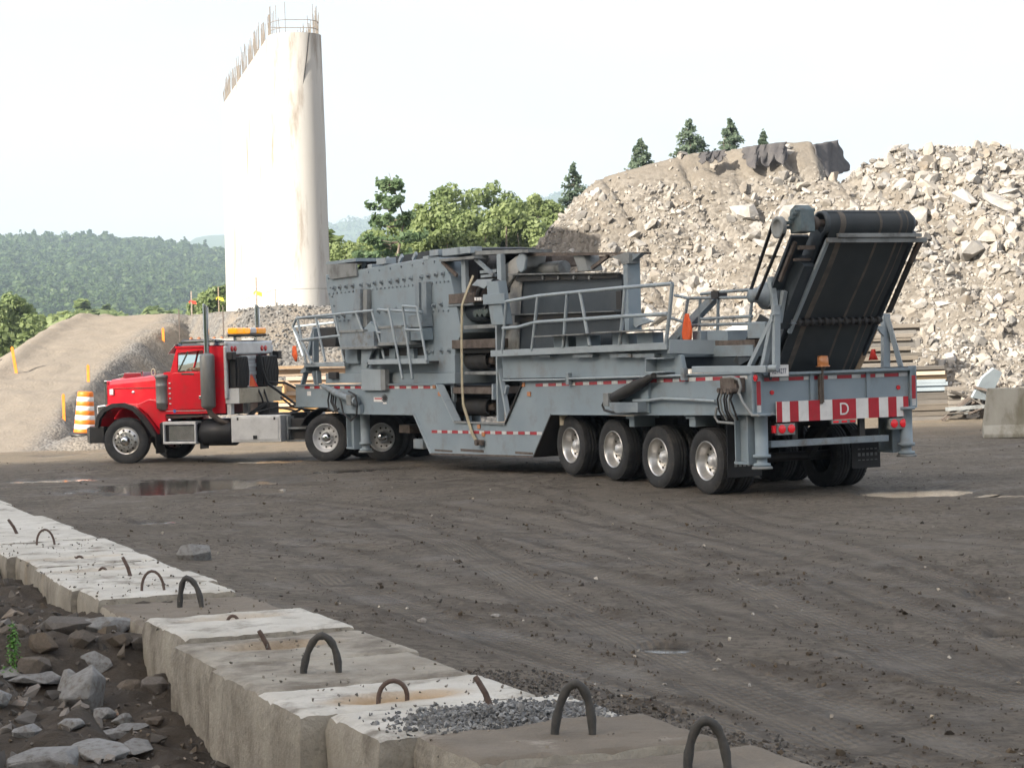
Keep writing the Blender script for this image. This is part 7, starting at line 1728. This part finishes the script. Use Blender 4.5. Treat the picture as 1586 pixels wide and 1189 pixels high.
# air cleaners, mufflers, stacks (both sides)
for s_ in (1, -1):
    ac = kb('air_cleaner', 'steelgrey', lambda b: b.lathe([(1.18, .001), (1.18, .08), (1.24, .145), (1.34, .15), (1.35, .158), (1.37, .15), (1.72, .15), (1.74, .158), (1.76, .15), (1.90, .15), (1.92, .17), (1.975, .17), (1.99, .15), (1.995, .001)], (-1.06, s_ * .98, 0), 'z', 28))
    kb('cleaner_strap', 'alu_dull', lambda b: [b.box((-1.30, min(s_ * 1.0, s_ * 1.03), 1.78 - k * .115), (-1.25, max(s_ * 1.0, s_ * 1.03), 1.81 - k * .115)) for k in range(5)], .006, ac)
    mf = kb('muffler', 'steelgrey', lambda b: b.lathe([(1.20, .06), (1.24, .145), (1.28, .165), (2.38, .165), (2.42, .145), (2.45, .07)], (-2.36, s_ * 1.20, 0), 'z', 30))
    kb('exhaust_stack', 'chrome', lambda b: (b.tube([(-2.36, s_ * 1.2, 2.42), (-2.36, s_ * 1.2, 3.44)], .064, 18, caps=False), b.add([(-2.36 + .064 * math.cos(a), s_ * 1.2 + .064 * math.sin(a), 3.44) for a in np.linspace(0, 6.283, 19)[:-1]] + [(-2.36 + .064 * math.cos(a), s_ * 1.2 + .064 * math.sin(a), 3.51 + .05 * math.cos(a)) for a in np.linspace(0, 6.283, 19)[:-1]], [(i, (i + 1) % 18, 18 + (i + 1) % 18, 18 + i) for i in range(18)], 0, True)), 0, mf)
    kb('exhaust_pipe', 'rust', lambda b: b.tube([(-2.36, s_ * 1.2, 1.22), (-2.40, s_ * 1.18, 1.10), (-2.55, s_ * 1.08, .95), (-2.75, s_ * .85, .82), (-2.8, s_ * .5, .8)], .062, 12), 0, mf)
    kb('muffler_bracket', 'chrome', lambda b: b.box((-2.42, min(s_ * 1.0, s_ * 1.19), 2.2), (-2.30, max(s_ * 1.0, s_ * 1.19), 2.24)), 0, mf)
    # tanks and steps
    kb('fuel_tank', 'black', lambda b: b.lathe([(-2.84, .001), (-2.84, .25), (-2.80, .29), (-2.04, .29), (-2.0, .25), (-2.0, .001)], (0, s_ * .80, .66), 'x', 28))
    sp = kb('step_tank', 'black', lambda b: b.box((-1.98, min(s_ * .55, s_ * 1.05), .42), (-.98, max(s_ * .55, s_ * 1.05), .92)), .05)
    kb('step', 'alu_dull', lambda b: (b.box((-1.97, min(s_ * .85, s_ * 1.12), .86), (-1.12, max(s_ * .85, s_ * 1.12), .93)), b.box((-1.97, min(s_ * .95, s_ * 1.12), .43), (-1.12, max(s_ * .95, s_ * 1.12), .48)), b.box((-1.16, min(s_ * 1.05, s_ * 1.12), .48), (-1.12, max(s_ * 1.05, s_ * 1.12), .86)), b.box((-1.97, min(s_ * 1.05, s_ * 1.12), .48), (-1.93, max(s_ * 1.05, s_ * 1.12), .86))), .008, sp)
    kb('step_panel', 'chrome', lambda b: b.box((-1.92, min(s_ * 1.052, s_ * 1.07), .50), (-1.25, max(s_ * 1.052, s_ * 1.07), .84)), .006, sp)
    kb('bracket_lamp', 'chrome', lambda b: b.lathe([(0, .05), (.04, .045), (.06, .001)], (-1.22, s_ * .95, .95), 'z', 12), 0, sp)
    tbx = kb('toolbox', 'alu_dull', lambda b: b.box((-4.10, min(s_ * .62, s_ * 1.10), .45), (-2.86, max(s_ * .62, s_ * 1.10), 1.04)), .012)
    kb('toolbox_lid', 'alu_dull', lambda b: b.box((-4.05, min(s_ * 1.10, s_ * 1.115), .50), (-2.91, max(s_ * 1.10, s_ * 1.115), 1.0)), .006, tbx)
    kb('latch', 'black', lambda b: b.box((-3.52, min(s_ * 1.115, s_ * 1.13), .52), (-3.42, max(s_ * 1.115, s_ * 1.13), .60)), .004, tbx)
    kb('hinge', 'dark', lambda b: (b.box((-3.06, min(s_ * 1.115, s_ * 1.125), .94), (-3.02, max(s_ * 1.115, s_ * 1.125), 1.0)), b.box((-3.98, min(s_ * 1.115, s_ * 1.125), .94), (-3.94, max(s_ * 1.115, s_ * 1.125), 1.0))), 0, tbx)
    stp = kb('rear_step', 'dusty', lambda b: (b.box((-4.62, min(s_ * .5, s_ * .9), .72), (-4.14, max(s_ * .5, s_ * .9), .76)), b.box((-4.62, min(s_ * .5, s_ * .9), .44), (-4.14, max(s_ * .5, s_ * .9), .48)), b.box((-4.18, min(s_ * .6, s_ * .9), .48), (-4.14, max(s_ * .6, s_ * .9), 1.0))), .004)
    kb('frame_box', 'dark', lambda b: b.box((-4.66, min(s_ * .49, s_ * .8), .5), (-4.2, max(s_ * .49, s_ * .8), .95)), .01)
    for x in (-5.23,):
        ar = [(x + .66 * math.cos(a), .53 + .66 * math.sin(a)) for a in np.linspace(.42, 1.95, 9)]
        kb('mudguard', 'black', lambda b: [b.bar((p[0], s_ * .86, p[1]), (q[0], s_ * .86, q[1]), .62, .025, up=(0, 0, 1)) for p, q in zip(ar[:-1], ar[1:])])
    kb('side_mirror', 'chrome', lambda b: (b.box((-1.28, min(s_ * 1.2, s_ * 1.36), 2.1), (-1.24, max(s_ * 1.2, s_ * 1.36), 2.45)), b.bar((-1.3, s_ * 1.0, 2.3), (-1.26, s_ * 1.25, 2.3), .02, .02)), .006) if s_ < 0 else None
# headache rack: aluminium frame across the back of the cab
rk = kb('headache_rack', 'alu_dull', lambda b: (b.box((-2.80, 1.02, 1.42), (-2.72, 1.12, 2.60)), b.box((-2.80, -1.12, 1.42), (-2.72, -1.02, 2.60)), b.box((-2.80, -1.02, 2.40), (-2.74, 1.02, 2.68)), b.box((-2.79, -1.10, 2.60), (-2.73, 1.10, 2.70))), .03)
for y0, y1 in ((1.0, .45), (-.25, -1.0)):
    kb('chain_rack', 'black', lambda b: (b.box((-2.96, y1, 1.66), (-2.80, y0, 2.36)),), .02, rk)
    kb('chain', 'dark', lambda b: [b.tube([(-2.97, y0 - .06 - k * .075, 2.34), (-3.0, y0 - .07 - k * .075, 2.0), (-2.98, y0 - .06 - k * .075, 1.7)], .022, 6) for k in range(int((y0 - y1) / .078))], 0, rk)['kind'] = 'stuff'
kb('ribbed_panel', 'alu_dull', lambda b: [b.box((-2.79 - .02 * (k % 2), -.24, 1.66 + k * .09), (-2.75, .44, 1.745 + k * .09)) for k in range(8)], 0, rk)
for y in (.85, .70, -.55, -.72): kb('tail_lamp', 'lampoff', lambda b: b.lathe([(-2.80, .065), (-2.815, .06), (-2.82, .03), (-2.82, .001)], (0, y, 2.53), 'x', 16), 0, rk)
for y in (1.05, -1.1): kb('work_lamp', 'black', lambda b: (b.box((-2.98, y - .08, 2.28), (-2.82, y + .1, 2.46)),), .02, rk)
kb('rack_flag', 'flag', lambda b: b.add([(-3.0, .40, 1.95), (-3.02, .50, 1.68), (-3.03, .22, 1.66), (-3.02, .30, 1.85)], [(0, 1, 2, 3)]), 0, rk)
kb('rack_flag', 'redflag', lambda b: b.add([(-2.99, .34, 1.98), (-3.01, .25, 1.68), (-3.0, .05, 1.66)], [(0, 1, 2)]), 0, rk)
tk_ = kb('hydraulic_tank', 'cream', lambda b: b.box((-3.04, -1.02, 1.31), (-2.72, 1.02, 1.645)), .01)
kb('tank_end', 'alu_dull', lambda b: b.box((-3.05, 1.022, 1.31), (-2.71, 1.045, 1.65)), .004, tk_)
for y in (.95, .2, -.9): kb('rack_leg', 'alu_dull', lambda b: b.bar((-2.78, y, 1.06), (-2.78, y, 1.31), .14, .1))
kb('pump_bracket', 'dark', lambda b: (b.box((-3.3, -.35, .93), (-3.0, .1, 1.3)), b.bar((-2.9, .4, 1.0), (-3.2, .1, 1.28), .08, .08), b.box((-4.0, -.4, .93), (-3.4, .4, 1.06))), .01)
# hoses from the rack to the trailer
for pts, r_ in (([(-2.95, -.15, 2.4), (-3.0, -.2, 2.0), (-3.02, -.35, 1.72), (-3.2, -.5, 1.55), (-3.5, -.6, 1.3), (-3.9, -.5, 1.08), (-4.2, -.3, 1.02)], .03), ([(-2.98, -.4, 1.75), (-3.3, -.7, 1.72), (-3.6, -.8, 1.55), (-3.75, -.8, 1.3), (-3.7, -.6, 1.1), (-3.6, -.3, 1.04)], .028),
               ([(-3.03, .1, 1.6), (-3.12, .1, 1.4), (-3.15, .05, 1.15), (-3.2, 0, 1.0)], .022), ([(-3.03, -.15, 1.6), (-3.1, -.15, 1.4), (-3.2, -.15, 1.1)], .022), ([(-3.3, -.45, 1.4), (-3.6, -.4, 1.2), (-4.0, -.2, 1.12), (-4.6, -.1, 1.08), (-5.0, .1, 1.1)], .025), ([(-3.6, -.3, 1.2), (-4.0, -.4, 1.25), (-4.5, -.3, 1.12), (-5.1, -.1, 1.15)], .02), ([(-3.2, .5, 1.1), (-3.6, .3, 1.2), (-3.9, 0, 1.1)], .02)):
    kb('air_hose', 'hose', lambda b: b.tube(pts, r_, 8))
# fifth wheel
kb('fifth_wheel', 'dark', lambda b: (b.box((-6.4, -.5, 1.0), (-5.4, .5, 1.12)), b.box((-6.2, -.45, .93), (-5.6, .45, 1.0)), b.prism([(-6.4, 1.0), (-6.9, .9), (-6.9, .95), (-6.4, 1.1)], -.35, .35, 'y')), .02)
# amber light bar on top of the rack
lbx = kb('light_bar', 'black', lambda b: b.box((-2.86, -.70, 2.80), (-2.60, .70, 2.86)), .02)
for y0, y1, m in ((.70, .36, 'amberlit'), (.35, .05, 'amberlit'), (.04, -.25, 'clear'), (-.26, -.70, 'amber')): kb('beacon_lens', m, lambda b: b.box((-2.855, y1, 2.862), (-2.605, y0, 3.0)), .035, lbx)
kb('bar_foot', 'chrome', lambda b: (b.box((-2.78, .35, 2.70), (-2.70, .6, 2.80)), b.box((-2.78, -.6, 2.70), (-2.70, -.35, 2.80))), .01, lbx)
# driver: seated, left forearm resting on the window sill
def driver():
    t = thing('person', 'driver in dark shirt seated in the red cab, forearm on the window sill', 'person')
    t.parent = None
    Mw = Matrix.Translation(Vector(TK.O)) @ Matrix.Rotation(TK.ang + R(90), 4, 'Z')
    t.matrix_world = Mw
    J = {'pel': (-2.25, .48, 1.58, .15), 'sp': (-2.27, .48, 1.80, .145), 'ch': (-2.26, .48, 2.02, .155), 'nk': (-2.22, .48, 2.17, .06), 'hd0': (-2.20, .48, 2.25, .075), 'hd1': (-2.19, .48, 2.36, .095), 'hd2': (-2.20, .48, 2.45, .07),
         'shl': (-2.24, .68, 2.05, .075), 'ell': (-2.05, .93, 2.08, .052), 'wrl': (-1.80, .90, 2.105, .036), 'shr': (-2.24, .28, 2.05, .075), 'elr': (-2.05, .25, 1.85, .052), 'wrr': (-1.82, .38, 1.98, .034),
         'hipl': (-2.2, .58, 1.56, .10), 'knl': (-1.78, .60, 1.60, .075), 'anl': (-1.68, .60, 1.2, .05), 'hipr': (-2.2, .38, 1.56, .10), 'knr': (-1.78, .36, 1.60, .075), 'anr': (-1.68, .36, 1.2, .05)}
    # hands: palm and five fingers each
    def hand(w, d, up, sd, pre):
        w, d, up, sd = map(np.array, (w, d, up, sd)); E_ = []
        J[pre + 'p'] = tuple(w + d * .05) + (.034,); E_.append(('wr' + pre, pre + 'p'))
        for k, (o, L_) in enumerate(((-.03, .07), (-.01, .08), (.01, .078), (.03, .06))):
            a = w + d * .09 + sd * o; m1 = a + d * L_ * .5 - up * .012; e = m1 + d * L_ * .35 - up * .03
            for q, (p_, r_) in enumerate(((a, .011), (m1, .0095), (e, .008))): J[f'{pre}f{k}{q}'] = tuple(p_) + (r_,)
            E_ += [(pre + 'p', f'{pre}f{k}0'), (f'{pre}f{k}0', f'{pre}f{k}1'), (f'{pre}f{k}1', f'{pre}f{k}2')]
        a = w + d * .04 - sd * .04; e = a + d * .05 - sd * .02
        J[pre + 't0'] = tuple(a) + (.013,); J[pre + 't1'] = tuple(e) + (.01,); E_ += [(pre + 'p', pre + 't0'), (pre + 't0', pre + 't1')]
        return E_
    E_ = [('pel', 'sp'), ('sp', 'ch'), ('ch', 'nk'), ('nk', 'hd0'), ('hd0', 'hd1'), ('hd1', 'hd2'), ('ch', 'shl'), ('shl', 'ell'), ('ell', 'wrl'), ('ch', 'shr'), ('shr', 'elr'), ('elr', 'wrr'), ('pel', 'hipl'), ('hipl', 'knl'), ('knl', 'anl'), ('pel', 'hipr'), ('hipr', 'knr'), ('knr', 'anr')]
    E_ += hand(J['wrl'][:3], (.97, -.2, 0), (0, 0, 1), (.2, .97, 0), 'l') + hand(J['wrr'][:3], (.9, .2, .2), (0, 0, 1), (-.2, .95, 0), 'r')
    nm = list(J); me = bpy.data.meshes.new('body'); me.from_pydata([J[k][:3] for k in nm], [(nm.index(a), nm.index(c)) for a, c in E_], []); me.update()
    o = bpy.data.objects.new('body', me); COL.objects.link(o); o.parent = t
    sk = o.modifiers.new('skin', 'SKIN'); su = o.modifiers.new('sub', 'SUBSURF'); su.levels = 1; su.render_levels = 1
    for k, a in enumerate(nm): me.skin_vertices[0].data[k].radius = (J[a][3], J[a][3]); me.skin_vertices[0].data[k].use_root = (a == 'pel')
    dg = bpy.context.evaluated_depsgraph_get(); m2 = bpy.data.meshes.new_from_object(o.evaluated_get(dg)); o.modifiers.clear(); o.data = m2
    m2.materials.clear(); m2.materials.append(M['skin']); m2.materials.append(M['shirt'])
    for p in m2.polygons:
        c = p.center; p.use_smooth = True
        fore = c.y > .80 and c.x > -2.06 or (c.x > -2.02 and c.y < .45 and c.z > 1.82 and c.z < 2.06)
        p.material_index = 0 if (c.z > 2.19 or fore) else 1
    b = MB(); b.lathe([(2.36, .102), (2.42, .10), (2.47, .075), (2.49, .001)], (-2.215, .48, 0), 'z', 16); b.build('hair', M['hair'], t)
    b = MB(); b.tube([(-2.10, .48, 2.36), (-2.07, .48, 2.325), (-2.10, .48, 2.315)], [.010, .016, .012], 8); b.build('nose', M['skin'], t)
    b = MB(); b.lathe([(-.012, .001), (-.008, .010), (0, .013), (.008, .010), (.012, .001)], (-2.105, .445, 2.365), 'y', 8); b.lathe([(-.012, .001), (-.008, .010), (0, .013), (.008, .010), (.012, .001)], (-2.105, .515, 2.365), 'y', 8); b.build('eyes', M['hair'], t)
    b = MB(); b.tube([(-2.10, .455, 2.28), (-2.09, .48, 2.278), (-2.10, .505, 2.28)], .006, 6); b.build('mouth', M['darkred'], t)
    for s_ in (-1, 1): b = MB(); b.lathe([(-.01, .001), (-.008, .028), (.008, .03), (.01, .001)], (-2.20, .48 + s_ * .098, 2.35), 'y', 10); b.build('ear', M['skin'], t)
driver()
# large sunlit white boulder seen between conveyor and walkway
me = rock_mesh('boulder', 640, 18, .6, mat('white_boulder', (.72, .70, .66), (.62, .6, .56), scale=2, rough=.9, bump=.3, bscale=5), 1.3)
o = bpy.data.objects.new('boulder', me); COL.objects.link(o); p = atY(1150, 515, 64.5); o.location = p; o.scale = (.62, .5, .5)
tag(o, 'big white boulder at the foot of the slope, seen between rear walkway and conveyor', 'rock')

# ================================================================== HAZE
HAZE = 1
if HAZE:
    b = MB(); b.box((-2500, -400, -12), (2500, 5200, 330)); hz = b.build('haze', [])
    m = bpy.data.materials.new('haze_air'); m.use_nodes = True; nt = m.node_tree; nt.nodes.clear()
    out = N(nt, 'ShaderNodeOutputMaterial'); pv = N(nt, 'ShaderNodeVolumePrincipled')
    pv.inputs['Color'].default_value = (.66, .83, 1.0, 1); pv.inputs['Density'].default_value = .00021; pv.inputs['Anisotropy'].default_value = .0
    nt.links.new(pv.outputs[0], out.inputs['Volume']); hz.data.materials.append(m); hz['kind'] = 'stuff'; hz['label'] = 'thin pale haze in the air over the whole valley'; hz['category'] = 'haze'
